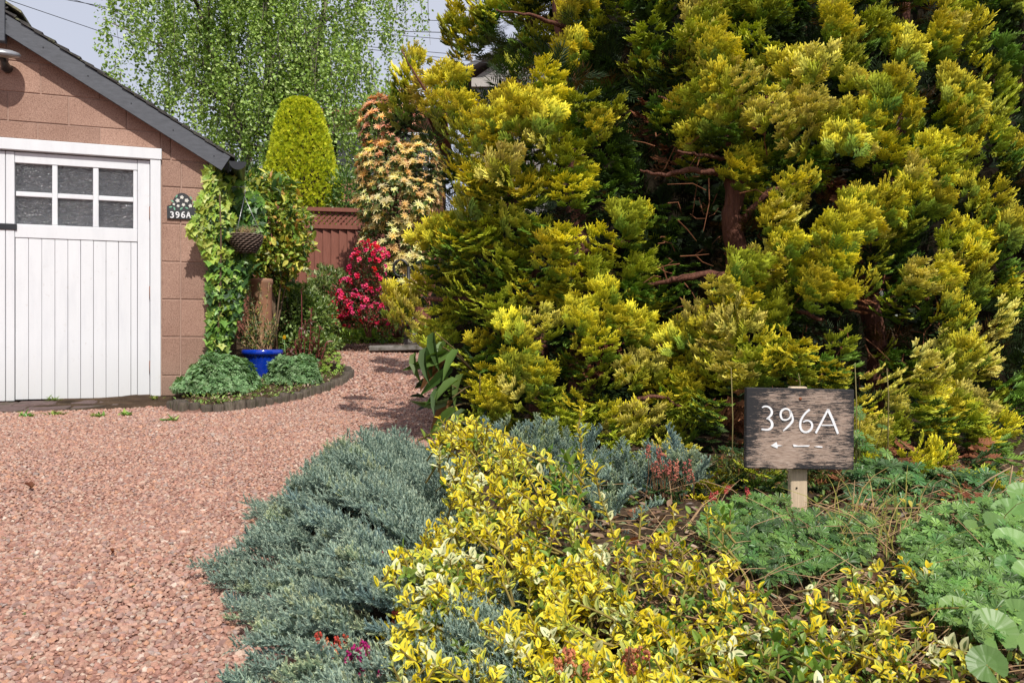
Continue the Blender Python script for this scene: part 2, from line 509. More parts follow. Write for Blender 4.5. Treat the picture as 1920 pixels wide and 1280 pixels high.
def weathered_mat():
    """black paint flaking off grey-tan plywood along the grain"""
    m, n, b, out = newmat("flaking_black_paint")
    co = coords(n)
    mp = N(n, "ShaderNodeMapping"); mp.inputs['Scale'].default_value = (13, 13, 170); n.links.new(co, mp.inputs[0])
    n0 = N(n, "ShaderNodeTexNoise", Scale=7.0, Detail=3.0); n.links.new(co, n0.inputs['Vector'])
    n1 = N(n, "ShaderNodeTexNoise", Scale=2.9, Detail=12.0, Roughness=0.80, Distortion=0.5); n.links.new(mp.outputs[0], n1.inputs['Vector'])
    a = N(n, "ShaderNodeMath", operation='MULTIPLY_ADD'); a.inputs[1].default_value = 0.62
    n.links.new(n0.outputs['Fac'], a.inputs[0]); n.links.new(n1.outputs['Fac'], a.inputs[2])
    # paint has lasted longer along the rim of the board
    sx = N(n, "ShaderNodeSeparateXYZ"); n.links.new(co, sx.inputs[0])
    ax = N(n, "ShaderNodeMath", operation='ABSOLUTE'); n.links.new(sx.outputs[0], ax.inputs[0])
    az_ = N(n, "ShaderNodeMath", operation='ABSOLUTE'); n.links.new(sx.outputs[2], az_.inputs[0])
    r_x = N(n, "ShaderNodeMapRange"); r_x.inputs[1].default_value = 0.105; r_x.inputs[2].default_value = 0.142; r_x.inputs[4].default_value = 0.11
    n.links.new(ax.outputs[0], r_x.inputs[0])
    r_z = N(n, "ShaderNodeMapRange"); r_z.inputs[1].default_value = 0.080; r_z.inputs[2].default_value = 0.106; r_z.inputs[4].default_value = 0.11
    n.links.new(az_.outputs[0], r_z.inputs[0])
    s1 = N(n, "ShaderNodeMath", operation='SUBTRACT'); n.links.new(a.outputs[0], s1.inputs[0]); n.links.new(r_x.outputs[0], s1.inputs[1])
    s2 = N(n, "ShaderNodeMath", operation='SUBTRACT'); n.links.new(s1.outputs[0], s2.inputs[0]); n.links.new(r_z.outputs[0], s2.inputs[1])
    rp = ramp(n, [(0.785, (0, 0, 0)), (0.805, (1, 1, 1))]); n.links.new(s2.outputs[0], rp.inputs[0])
    n2 = N(n, "ShaderNodeTexNoise", Scale=5.0, Detail=8.0); n.links.new(mp.outputs[0], n2.inputs['Vector'])
    wood = ramp(n, [(0.3, (0.20, 0.135, 0.10)), (0.55, (0.36, 0.265, 0.21)), (0.8, (0.47, 0.385, 0.33))]); n.links.new(n2.outputs['Fac'], wood.inputs[0])
    c = mixc(n, (0.020, 0.019, 0.021), wood.outputs[0], rp.outputs[0])
    n.links.new(c, b.inputs['Base Color']); b.inputs['Roughness'].default_value = 0.7
    b.inputs['Specular IOR Level'].default_value = 0.3
    bump(n, b, rp.outputs[0], -0.5, 0.0015)
    return m

M_ground = ground_mat(); M_stone = stone_mat(); M_block = block_mat(); M_white = white_mat(); M_glass = glass_mat(); M_sign = weathered_mat()
M_mortar = plain("pale_mortar", (0.37, 0.25, 0.20), 0.95, 0.1, nscale=30, var=0.2, bmp=0.4)
M_barge = plain("grey_bargeboard", (0.075, 0.080, 0.092), 0.42, 0.5, nscale=14, var=0.25, bmp=0.12, scale=(1, 1, 4), dist=0.002)
M_blackpl = plain("black_plastic", (0.018, 0.019, 0.022), 0.35, 0.5, nscale=10, var=0.3, bmp=0.05)
M_tile = plain("dark_roof_tile", (0.055, 0.052, 0.05), 0.85, 0.2, nscale=12, var=0.4, bmp=0.6, dirt=((0.16, 0.17, 0.09), 30.0, 0.55, 0.7))
M_lichen = plain("lichened_ridge_tile", (0.16, 0.15, 0.11), 0.9, 0.2, nscale=40, var=0.4, bmp=0.8, dirt=((0.32, 0.33, 0.16), 40.0, 0.5, 0.65))
M_iron = plain("black_iron", (0.02, 0.02, 0.022), 0.45, 0.5, nscale=50, var=0.3, bmp=0.2)
M_paver = plain("worn_paver", (0.115, 0.078, 0.072), 0.9, 0.2, nscale=25, var=0.35, bmp=0.6, bscale=90, dirt=((0.045, 0.05, 0.02), 6.0, 0.52, 0.7))
M_conc = plain("old_concrete", (0.19, 0.175, 0.16), 0.92, 0.2, nscale=18, var=0.45, bmp=0.7, bscale=70, dirt=((0.05, 0.045, 0.03), 9.0, 0.45, 0.62))
M_log = plain("weathered_log", (0.12, 0.098, 0.078), 0.9, 0.2, nscale=20, var=0.4, bmp=0.8, bscale=30, scale=(4, 4, 0.7), usecol=True, dirt=((0.05, 0.055, 0.025), 14.0, 0.5, 0.7))
M_logtop = plain("log_end_grain", (0.085, 0.07, 0.06), 0.95, 0.1, nscale=60, var=0.5, bmp=0.8)
M_blue = plain("cobalt_glaze", (0.005, 0.035, 0.36), 0.12, 0.7, nscale=16, var=0.3, bmp=0.12, bscale=25)
M_terra = plain("fired_clay", (0.36, 0.175, 0.10), 0.6, 0.4, nscale=9, var=0.2, bmp=0.15, dirt=((0.22, 0.15, 0.10), 7.0, 0.5, 0.75))
M_fence = plain("brown_fence_stain", (0.215, 0.078, 0.052), 0.6, 0.3, nscale=6, var=0.22, bmp=0.4, bscale=14, scale=(14, 14, 1.0), dirt=((0.28, 0.15, 0.12), 5.0, 0.6, 0.8))
M_wicker = plain("grey_wicker", (0.14, 0.10, 0.08), 0.75, 0.2, nscale=60, var=0.5, bmp=0.4)
M_chain = plain("steel_chain", (0.42, 0.42, 0.42), 0.35, 0.5, metal=0.8, nscale=60, var=0.2, bmp=0.0)
M_post = plain("raw_pine_post", (0.55, 0.43, 0.30), 0.8, 0.2, nscale=8, var=0.2, bmp=0.5, bscale=12, scale=(30, 30, 1.2), dirt=((0.45, 0.36, 0.25), 3.0, 0.55, 0.9))
M_letter = plain("white_carved_paint", (0.74, 0.74, 0.76), 0.5, 0.4, nscale=60, var=0.12, bmp=0.3)
M_rust = plain("rusty_screw", (0.18, 0.065, 0.03), 0.8, 0.3, nscale=200, var=0.5, bmp=0.4)
M_plaque = plain("black_plaque", (0.022, 0.024, 0.028), 0.5, 0.5, nscale=40, var=0.4, bmp=0.3)
M_bark = plain("red_brown_bark", (0.14, 0.06, 0.04), 0.9, 0.15, nscale=9, var=0.45, bmp=1.0, bscale=12, scale=(8, 8, 1), dist=0.02)
M_twig = plain("dead_twig", (0.26, 0.19, 0.13), 0.85, 0.2, nscale=30, var=0.3, bmp=0.3, usecol=True)
M_birch = plain("birch_bark", (0.20, 0.17, 0.14), 0.8, 0.2, nscale=5, var=0.4, bmp=0.4, dirt=((0.04, 0.035, 0.03), 6.0, 0.5, 0.6))
M_wall = plain("grey_render", (0.30, 0.28, 0.27), 0.9, 0.2, nscale=1.5, var=0.12, bmp=0.3)
M_slate = plain("slate_roof", (0.13, 0.13, 0.14), 0.7, 0.3, nscale=2.0, var=0.2, bmp=0.4)
M_redroof = plain("red_pantile_roof", (0.36, 0.14, 0.09), 0.8, 0.2, nscale=2.5, var=0.25, bmp=0.5)
M_brick = plain("orange_brickwork", (0.33, 0.15, 0.10), 0.9, 0.2, nscale=3.0, var=0.25, bmp=0.3)
M_petal = leafmat("petals", 0.25, 0.6, 0.2, 0.2, 0.012, tmul=(1.2, 0.9, 0.9))
M_leaf = leafmat("leaves", 0.28, 0.42, 0.45, 0.28, 0.02)
M_conif = leafmat("golden_conifer_sprays", 0.22, 0.55, 0.3, 0.22, 0.007, tmul=(1.25, 1.25, 0.5))
M_brownf = leafmat("dead_sprays", 0.15, 0.7, 0.15, 0.3, 0.01, tmul=(1.2, 0.9, 0.7))
M_junip = leafmat("blue_juniper_needles", 0.12, 0.55, 0.3, 0.2, 0.015, tmul=(1.1, 1.2, 1.0))
M_euon = leafmat("variegated_leaves", 0.25, 0.38, 0.45, 0.14, 0.008, edge=(0.095, 0.155, 0.045), tmul=(1.15, 1.1, 0.5))
M_dark = plain("humus_and_shade", (0.018, 0.014, 0.009), 1.0, 0.05, nscale=8, var=0.5, bmp=0.8, bscale=30, dist=0.02)  # soil, and the near-black fill that paints shade inside plants

# ------------------------------------------------------------------ leaf and spray templates
def leaf(L=1.0, W=0.4, fold=0.12, droop=0.15, c0=(1, 1, 1), c1=None, c2=None, wide=0.4):
    """blade along +Y: midrib valley, drooping tip (12 triangles). u = 0 midrib, 1 margin"""
    c1 = c0 if c1 is None else c1; c2 = c1 if c2 is None else c2
    V = [[0, 0, 0]]; C = [c0]; U = [0.35]
    for t, w in ((wide * 0.5, 0.78), (wide + 0.08, 1.0), (0.78, 0.62)):
        z = -droop * L * t * t
        for s in (-1, 0, 1):
            V.append([s * W * 0.5 * w * L, t * L, z + (fold * L * w * abs(s))]); C.append(c0 if s == 0 else c1); U.append(abs(s))
    V.append([0, L, -droop * L]); C.append(c2); U.append(0.9)
    Fq = [[0, 2, 1], [0, 3, 2]]
    for r in (0, 3):
        Fq += [[r + 1, r + 2, r + 5, r + 4], [r + 2, r + 3, r + 6, r + 5]]
    Fq += [[7, 8, 10], [8, 9, 10]]
    return Geo().add(V, Fq, np.array(C), u=U)

def quadleaf(L=1.0, W=0.5, c=(1, 1, 1), fold=0.1):
    V = [[0, 0, 0], [-W / 2 * L, L * 0.5, fold * L], [0, L, 0], [W / 2 * L, L * 0.5, fold * L]]
    return Geo().add(V, [[0, 3, 2], [0, 2, 1]], c)

def palmleaf(lobes=7, cut=0.62, L=1.0, c0=(1, 1, 1), c1=(1, 1, 1), spread=290, teeth=True):
    """palmate leaf lying near local XY, stalk at the origin"""
    V = [[0, 0, 0]]; C = [c0]; Fs = []
    a0 = 90 - spread / 2
    step = spread / lobes
    for i in range(lobes):
        a = R(a0 + (i + 0.5) * step); ln = L * (0.78 + 0.22 * math.cos((a - math.pi / 2)))
        def pt(rr, ang, z=0.0): return [rr * math.cos(ang), rr * math.sin(ang), z]
        b = len(V)
        d = R(step * 0.5)
        if teeth:
            prof = [(1 - cut, a - d * 0.75, 0), (0.62, a - d * 0.62, 0.03), (0.80, a - d * 0.75, 0.02), (0.76, a - d * 0.3, 0.0), (1.0, a, -0.06), (0.76, a + d * 0.3, 0.0), (0.80, a + d * 0.75, 0.02), (0.62, a + d * 0.62, 0.03), (1 - cut, a + d * 0.75, 0)]
        else:
            prof = [(1 - cut, a - d * 0.8, 0), (0.7, a - d * 0.55, 0.04), (1.0, a, -0.05), (0.7, a + d * 0.55, 0.04), (1 - cut, a + d * 0.8, 0)]
        for rr, ang, z in prof:
            V.append(pt(rr * ln, ang, z * L)); C.append(c1)
        for k in range(len(prof) - 1): Fs.append([0, b + k, b + k + 1])
    return Geo().add(V, Fs, np.array(C))

def ivyleaf(c0, c1):
    pts = [(0.0, -0.05), (0.32, -0.18), (0.30, 0.10), (0.62, 0.22), (0.30, 0.42), (0.0, 0.95), (-0.30, 0.42), (-0.62, 0.22), (-0.30, 0.10), (-0.32, -0.18)]
    V = [[0, 0.22, -0.06]] + [[x, y, 0.05 * abs(x) - 0.05 * max(0, y)] for x, y in pts]
    n = len(pts)
    return Geo().add(V, [[0, 1 + i, 1 + (i + 1) % n] for i in range(n)], np.array([c0] + [c1] * n))

def roundleaf(n=27, c0=(1, 1, 1), c1=(1, 1, 1)):
    """lady's mantle leaf: shallow pleated scalloped bowl"""
    V = [[0, 0, 0]]; C = [c0]; Fs = []
    for r_, rr in enumerate((0.5, 1.0)):
        for i in range(n * 2):
            a = R(-80 + 340.0 * i / (n * 2 - 1)) 
            pleat = 0.012 * math.cos(i * math.pi * 18 / (n * 2) ) * rr
            sc = rr * (1 + (0.02 * math.cos(i * math.pi) if r_ else 0) + 0.05 * abs(math.sin(i * math.pi * 4.5 / n)) * r_)
            V.append([sc * math.cos(a), sc * math.sin(a), 0.16 * rr * rr + pleat]); C.append(c1 if r_ else c0)
    m = n * 2
    for i in range(m - 1):
        Fs.append([0, 1 + i, 2 + i]); Fs.append([1 + i, 1 + m + i, 2 + m + i, 2 + i])
    return Geo().add(V, Fs, np.array(C))

def strand(g, p0, d, up, L, w, c0, c1, curl=0.3):
    """one scaly branchlet: three-sided, two segments, tapering, curling towards up"""
    d = nrm(d); s = nrm(np.cross(d, up)); u = np.cross(s, d)
    pts = [p0, p0 + d * L * 0.5 + u * curl * L * 0.12, p0 + d * L * 0.93 + u * curl * L * 0.45]
    V = []; C = []
    for i, (p, ww) in enumerate(zip(pts, (0.75, 1.0, 0.5))):
        for (a, b) in ((-0.5, 0), (0.5, 0), (0, 0.45)):
            V.append(p + s * a * w * ww + u * b * w * ww)
            t = (0.0, 0.62, 1.0)[i]
            C.append([c0[k] * (1 - t) + c1[k] * t for k in range(3)])
    Fs = []
    for i in (0, 3):
        for a, b in ((0, 1), (1, 2), (2, 0)):
            Fs.append([i + a, i + b, i + 3 + b, i + 3 + a])
    Fs.append([6, 7, 8])
    g.add(np.array(V), Fs, np.array(C))

def fan(g, p0, d, up, L, c0, c1, rng, w=0.0076, sub=True, n=5):
    """fan-shaped flat spray: curved rachis, alternate side branchlets that fork again"""
    d = nrm(d); s = nrm(np.cross(d, up)); u = np.cross(s, d)
    for i in range(n):
        t = (i + 0.6) / n
        p = p0 + d * L * t * 0.8 + u * L * 0.22 * t * t
        tt = t * 0.72
        cm = [c0[k] * (1 - tt) + c1[k] * tt for k in range(3)]
        for sg in (-1, 1):
            dd = nrm(d * rng.uniform(0.75, 1.1) + s * sg * rng.uniform(0.5, 0.9) + u * (0.25 * t + rng.uniform(-0.12, 0.18)))
            l = L * (0.55 - 0.22 * t) * rng.uniform(0.8, 1.2)
            strand(g, p, dd, u, l, w, cm, c1, 0.5)
            if sub and i < n - 1:
                for q, sg2 in ((0.35, 1), (0.6, -1)):
                    d3 = nrm(dd + s * sg2 * 0.75 + u * rng.uniform(-0.1, 0.25))
                    strand(g, p + dd * l * q, d3, u, l * 0.55, w * 0.9, cm, c1, 0.5)
    strand(g, p0, d, u, L, w * 1.2, c0, c1, 0.5)

def conifer_cluster(seed, c0, c1, nf=15, L=0.085, droop=0.0, g0=None, g1=None):
    """one bough end: fans in stacked layers fanning out round +Y, the lower layers greener"""
    rng = np.random.default_rng(seed)
    g = Geo()
    g0 = c0 if g0 is None else g0; g1 = c1 if g1 is None else g1
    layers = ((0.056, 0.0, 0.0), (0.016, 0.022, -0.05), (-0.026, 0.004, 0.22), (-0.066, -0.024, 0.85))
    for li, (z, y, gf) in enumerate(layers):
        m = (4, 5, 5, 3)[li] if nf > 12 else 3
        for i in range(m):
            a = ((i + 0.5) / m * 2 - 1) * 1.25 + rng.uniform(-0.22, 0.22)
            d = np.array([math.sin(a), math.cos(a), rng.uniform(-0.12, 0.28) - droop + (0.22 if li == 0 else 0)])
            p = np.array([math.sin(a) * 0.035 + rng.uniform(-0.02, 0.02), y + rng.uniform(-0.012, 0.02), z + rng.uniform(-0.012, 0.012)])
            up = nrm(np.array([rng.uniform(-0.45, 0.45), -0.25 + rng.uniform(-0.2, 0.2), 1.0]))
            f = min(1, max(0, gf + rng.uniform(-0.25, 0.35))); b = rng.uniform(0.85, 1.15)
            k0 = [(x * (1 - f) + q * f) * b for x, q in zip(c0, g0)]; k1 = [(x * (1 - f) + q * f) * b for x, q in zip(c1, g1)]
            fan(g, p, d, up, L * rng.uniform(0.75, 1.2), k0, k1, rng)
    return g

# golden tips over green
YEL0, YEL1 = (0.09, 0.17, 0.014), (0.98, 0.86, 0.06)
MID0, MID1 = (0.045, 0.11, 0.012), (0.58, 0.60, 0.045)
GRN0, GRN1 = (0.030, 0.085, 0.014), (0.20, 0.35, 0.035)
DRK0, DRK1 = (0.010, 0.030, 0.008), (0.045, 0.085, 0.018)  # green inner growth, darkened to paint the shade between boughs
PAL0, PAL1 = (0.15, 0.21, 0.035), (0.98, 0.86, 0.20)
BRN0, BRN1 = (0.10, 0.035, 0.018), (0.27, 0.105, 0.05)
CM = {}
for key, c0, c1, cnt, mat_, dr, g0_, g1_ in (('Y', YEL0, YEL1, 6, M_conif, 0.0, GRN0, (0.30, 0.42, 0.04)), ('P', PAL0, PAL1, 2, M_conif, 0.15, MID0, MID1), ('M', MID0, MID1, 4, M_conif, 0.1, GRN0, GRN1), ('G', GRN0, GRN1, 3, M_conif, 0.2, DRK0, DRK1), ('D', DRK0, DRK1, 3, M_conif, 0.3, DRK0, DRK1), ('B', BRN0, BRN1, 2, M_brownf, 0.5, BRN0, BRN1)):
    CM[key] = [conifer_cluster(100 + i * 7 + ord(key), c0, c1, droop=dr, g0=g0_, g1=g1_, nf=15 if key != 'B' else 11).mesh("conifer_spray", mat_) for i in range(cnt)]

# ------------------------------------------------------------------ ground
def ground_at(px, py):
    Y = 3.0
    lo, hi = 0.8, 13.0
    for _ in range(50):
        Y = 0.5 * (lo + hi)
        z = float(np.interp(Y, GY, GZ))
        if EYE - (py - 640.0) / F * Y > z: lo = Y
        else: hi = Y
    return np.array([(px - 960.0) / F * Y, Y, float(np.interp(Y, GY, GZ))])

CW = np.array([-2.416, 6.38, 0.0])
AW = np.array([[-0.945, 0.327, 0], [-0.327, -0.945, 0], [0, 0, 1.0]])   # columns: along the front to the left, outwards, up
def W(s, o, z): return CW + AW @ np.array([s, o, z])

EDGE_PX = [(322, 764), (345, 774), (400, 773), (440, 769), (480, 764), (520, 757), (560, 748), (600, 737), (640, 721), (656, 707), (650, 697), (628, 691), (598, 690)]
EDGE = np.array([ground_at(*p) for p in EDGE_PX])
BEDPOLY = [tuple(p[:2]) for p in EDGE] + [(-1.9, 8.2), (-2.12, 9.3), (-2.32, 10.4), (-2.45, 11.4), (-6, 11.4), (-3.4, 8.0), (-2.5, 6.5), (-2.37, 6.25)]

def inpoly(x, y, poly):
    x = np.asarray(x); y = np.asarray(y)
    c = np.zeros(x.shape, bool)
    n = len(poly)
    for i in range(n):
        x1, y1 = poly[i]; x2, y2 = poly[(i + 1) % n]
        cond = ((y1 > y) != (y2 > y)) & (x < (x2 - x1) * (y - y1) / (y2 - y1 + 1e-12) + x1)
        c ^= cond
    return c

def wall_uv(x, y):
    dx = x - CW[0]; dy = y - CW[1]
    return dx * -0.945 + dy * -0.327, dx * 0.327 + dy * -0.945

def in_gravel(x, y, m=0.0):
    s, o = wall_uv(x, y)
    apron = (s > -0.30) & (o < 0.66 - 0.05 * np.clip(s, 0, 2))
    return (x < xb(y) + 0.12 + m) & (y < 11.6) & ~apron & ~inpoly(x, y, BEDPOLY) & ~((y > 6.3) & (x < -2.6)) & (s < 8)

def axis(lo, hi, step, far):
    a = list(np.arange(lo, hi, step)); d = step; v = a[-1]
    while v < far: d *= 1.45; v += d; a.append(v)
    d = step; v = a[0]
    while v > -far: d *= 1.45; v -= d; a.insert(0, v)
    return np.array(a)

xs = axis(-5, 4, 0.09, 900); ys = axis(-1.5, 12.5, 0.09, 900)
X, Y = np.meshgrid(xs, ys)
Z = gz(X, Y)
near = (np.abs(X) < 8) & (Y < 14)
Z = Z + np.where(near & ~in_gravel(X, Y), 0.012 * np.sin(X * 13 + np.cos(Y * 9) * 2) * np.cos(Y * 11), 0.0)
Z = np.where(inpoly(X, Y, BEDPOLY), Z + 0.035, Z)
gm = in_gravel(X, Y).astype(float) * (np.abs(X) < 9)
nx, ny = len(xs), len(ys)
i = np.arange(ny - 1)[:, None] * nx + np.arange(nx - 1)[None]
fq = np.stack([i, i + 1, i + nx + 1, i + nx], -1).reshape(-1, 4)
g = Geo().add(np.stack([X, Y, Z], -1).reshape(-1, 3), fq, np.repeat(gm.reshape(-1, 1), 3, 1))
link("ground", g.mesh("ground", M_ground, True), kind="structure")

# ------------------------------------------------------------------ gravel
def stone_templates(k, sub):
    out = []
    t = (1 + 5 ** 0.5) / 2
    ico = nrm(np.array([[-1, t, 0], [1, t, 0], [-1, -t, 0], [1, -t, 0], [0, -1, t], [0, 1, t], [0, -1, -t], [0, 1, -t], [t, 0, -1], [t, 0, 1], [-t, 0, -1], [-t, 0, 1]]))
    icf = np.array([[0, 11, 5], [0, 5, 1], [0, 1, 7], [0, 7, 10], [0, 10, 11], [1, 5, 9], [5, 11, 4], [11, 10, 2], [10, 7, 6], [7, 1, 8], [3, 9, 4], [3, 4, 2], [3, 2, 6], [3, 6, 8], [3, 8, 9], [4, 9, 5], [2, 4, 11], [6, 2, 10], [8, 6, 7], [9, 8, 1]])
    octv = np.array([[1, 0, 0], [-1, 0, 0], [0, 1, 0], [0, -1, 0], [0, 0, 1], [0, 0, -1.0]])
    octf = np.array([[0, 2, 4], [2, 1, 4], [1, 3, 4], [3, 0, 4], [2, 0, 5], [1, 2, 5], [3, 1, 5], [0, 3, 5]])
    for i in range(k):
        V, Fc = (ico, icf) if sub else (octv, octf)
        # chop with random planes for an angular chip
        V = V.copy() * RNG.uniform(0.82, 1.2, (len(V), 1))
        for _ in range(4):
            n_ = nrm(RNG.normal(size=3)); d = RNG.uniform(0.5, 0.8)
            e = V @ n_; V = V - np.clip(e - d, 0, None)[:, None] * n_[None]
        V = V * np.array([1.0, RNG.uniform(0.65, 0.9), RNG.uniform(0.5, 0.7)])
        out.append(Geo().add(V, Fc))
    return out

PALETTE = np.array([[0.400, 0.215, 0.160], [0.450, 0.270, 0.205], [0.320, 0.155, 0.120], [0.460, 0.320, 0.255], [0.360, 0.240, 0.215], [0.250, 0.145, 0.130], [0.520, 0.400, 0.320], [0.480, 0.250, 0.155], [0.330, 0.280, 0.265], [0.580, 0.480, 0.410]]) * 1.0
PALETTE = PALETTE * 0.72 + np.array([0.440, 0.262, 0.208]) * 0.28
PALETTE = PALETTE * np.array([0.93, 0.945, 0.92])
PW = np.array([18, 18, 14, 13, 12, 8, 5, 7, 3, 2.0]); PW /= PW.sum()
gg = Geo()
def lay(y0, y1, pitch, size, tmpl, layers=1):
    for L_ in range(layers):
        yy = np.arange(y0, y1, pitch)
        xx = np.arange(-9.2, 1.2, pitch)
        XX, YY = np.meshgrid(xx, yy)
        x = (XX + RNG.uniform(-0.5, 0.5, XX.shape) * pitch).ravel(); y = (YY + RNG.uniform(-0.5, 0.5, XX.shape) * pitch).ravel()
        keep = in_gravel(x, y) & (x > -0.70 * y - 0.35) & (x < -0.02 * y + 0.25)
        keep |= in_gravel(x, y) & (x >= -0.02 * y + 0.25) & (y > 5.5) & (x < 0.6)
        x, y = x[keep], y[keep]
        n = len(x)
        sz = size * np.exp(RNG.normal(0, 0.26, n))
        z = gz(x, y) + size * (0.25 + 0.65 * L_) + 0.0022 * np.sin(x * 5 + 1.3 * np.sin(y * 3)) * np.sin(y * 4.1)
        q = rdir(n); tilt = nrm(np.stack([q[:, 0] * 0.55, q[:, 1] * 0.55, np.ones(n)], -1))
        dd = rdir(n); dd[:, 2] *= 0.2
        A = basis(dd, tilt) * sz[:, None, None]
        c = PALETTE[RNG.choice(len(PALETTE), n, p=PW)] * RNG.uniform(0.8, 1.15, (n, 1))
        ti = RNG.integers(0, len(tmpl), n)
        T = np.stack([x, y, z], -1)
        for k in range(len(tmpl)):
            m = ti == k
            gg.scatter(tmpl[k], A[m], T[m], c[m])
ST = stone_templates(7, True); SO = stone_templates(5, False)
lay(1.2, 2.5, 0.0112, 0.0082, ST)
lay(2.5, 4.2, 0.0136, 0.0097, SO)
lay(4.2, 6.2, 0.0160, 0.0118, SO)
lay(6.2, 11.6, 0.027, 0.018, SO)
m_ = RNG.uniform(size=0)
link("gravel", gg.mesh("gravel", M_stone), kind="stuff")

# ------------------------------------------------------------------ garage
garage = thing("garage", "terracotta block garage with white double doors and dark grey bargeboards", "garage", W(1.41, 0, 0.15))
HALF = 1.41
def mir(s): return 2 * HALF - s
mort = Geo()
GABLE = [(0.0, 0.02), (2 * HALF, 0.02), (2 * HALF, 1.93), (HALF, 2.82), (0.0, 1.93)]
# front wall: four mortar slabs round the doorway, the blocks stand proud of them
for lo, hi in (((0.002, -0.10, 0.02), (0.43, -0.006, 2.11)), ((mir(0.43), -0.10, 0.02), (2 * HALF - 0.002, -0.006, 2.11))):
    gbox(mort, lo, hi, AW, CW)
gab = [(0.095, 2.113), (2 * HALF - 0.095, 2.113), (HALF, 2.905)]
gprism(mort, gab, -0.10, -0.006, AW, CW)
gbox(mort, (0.012, -5.0, 0.1), (0.12, -0.101, 1.93), AW, CW)
gbox(mort, (2 * HALF - 0.12, -5.0, 0.1), (2 * HALF - 0.012, -0.101, 1.93), AW, CW)
gbox(mort, (0.121, -5.0, 0.1), (2 * HALF - 0.121, -4.9, 2.0), AW, CW)
link("wall", mort.mesh("wall", M_mortar), garage)
rows = [(-0.02, 0.055), (0.055, 0.352), (0.352, 0.655), (0.655, 0.950), (0.950, 1.245), (1.245, 1.540), (1.540, 1.832), (1.832, 2.043), (2.043, 2.255), (2.255, 2.472), (2.472, 2.70), (2.70, 2.93)]
JO = 0.004
def clip_roof(poly, off=0.02):
    """clip a polygon (s, z) to below both roof slopes"""
    for sg in (0, 1):
        out = []
        def val(p):
            s_ = p[0] if sg == 0 else 2 * HALF - p[0]
            return (2.065 + 0.602 * s_) - off - p[1]
        for a, b in zip(poly, poly[1:] + poly[:1]):
            va, vb = val(a), val(b)
            if va >= 0: out.append(a)
            if (va >= 0) != (vb >= 0):
                t = va / (va - vb); out.append((a[0] + (b[0] - a[0]) * t, a[1] + (b[1] - a[1]) * t))
        poly = out
        if len(poly) < 3: return []
    return poly
def block(s0, s1, z0, z1):
    poly = clip_roof([(s0 + JO, z0 + JO), (s1 - JO, z0 + JO), (s1 - JO, z1 - JO), (s0 + JO, z1 - JO)])
    if len(poly) < 3: return
    p = np.array(poly); c = p.mean(0)
    if np.ptp(p[:, 0]) < 0.03 or np.ptp(p[:, 1]) < 0.03: return
    o = RNG.uniform(-0.0012, 0.0012)
    inner = c + (p - c) * (1 - 0.006 / np.maximum(np.linalg.norm(p - c, axis=1), 0.02))[:, None]
    n = len(p)
    V = [[q[0], -0.09, q[1]] for q in p] + [[q[0], -0.003 + o, q[1]] for q in p] + [[q[0], o, q[1]] for q in inner]
    q_ = []
    for i_ in range(n):
        j_ = (i_ + 1) % n
        q_ += [[i_, j_, n + j_, n + i_], [n + i_, n + j_, 2 * n + j_, 2 * n + i_]]
    f = q_ + [list(range(2 * n, 3 * n))]
    g = Geo().add(np.array(V) @ AW.T, f)
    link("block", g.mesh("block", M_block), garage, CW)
for ri, (z0, z1) in enumerate(rows):
    if z0 < 2.04:
        for a, b in ((0.0, 0.21), (0.21, 0.348)):
            if z0 > 1.8: a, b = ((0.0, 0.205), (0.205, 0.348))[0 if a == 0 else 1]
            block(a, b, z0, z1); block(mir(b), mir(a), z0, z1)
    elif z0 < 2.2:
        # course that meets the door head
        for a, b in ((0.0, 0.28), (0.28, 0.352)):
            block(a, b, z0, z1); block(mir(b), mir(a), z0, z1)
        js = [0.352, 0.78, 1.2, 1.62, 2.04, mir(0.352)]
        for a, b in zip(js, js[1:]): block(a, b, 2.126, z1)
    else:
        off = {9: 0.594, 10: 0.38, 11: 0.60}[ri]
        js = [0.0] + [off + 0.40 * k for k in range(-1, 8) if 0.1 < off + 0.40 * k < 2 * HALF - 0.1] + [2 * HALF]
        for a, b in zip(js, js[1:]): block(a, b, z0, z1)
# corner return of each course on the side wall
for z0, z1 in rows[1:8]:
    for k in range(11):
        g = gbev(Geo(), (0.0, -0.105 - 0.44 * (k + 1) + JO, z0 + JO), (0.03, -0.105 - 0.44 * k - JO, min(z1, 1.93) - JO), 0.004, AW)
        link("block", g.mesh("block", M_block), garage, CW)

# door frame
frame = link("door_frame", gbev(Geo(), (0.352, -0.05, 0.16), (0.428, 0.022, 2.034), 0.004, AW).mesh("jamb", M_white), garage, CW)
link("jamb", gbev(Geo(), (mir(0.428), -0.05, 0.16), (mir(0.352), 0.022, 2.034), 0.004, AW).mesh("jamb", M_white), frame, CW)
link("head", gbev(Geo(), (0.345, -0.05, 2.036), (mir(0.345), 0.028, 2.122), 0.004, AW).mesh("head", M_white), frame, CW)

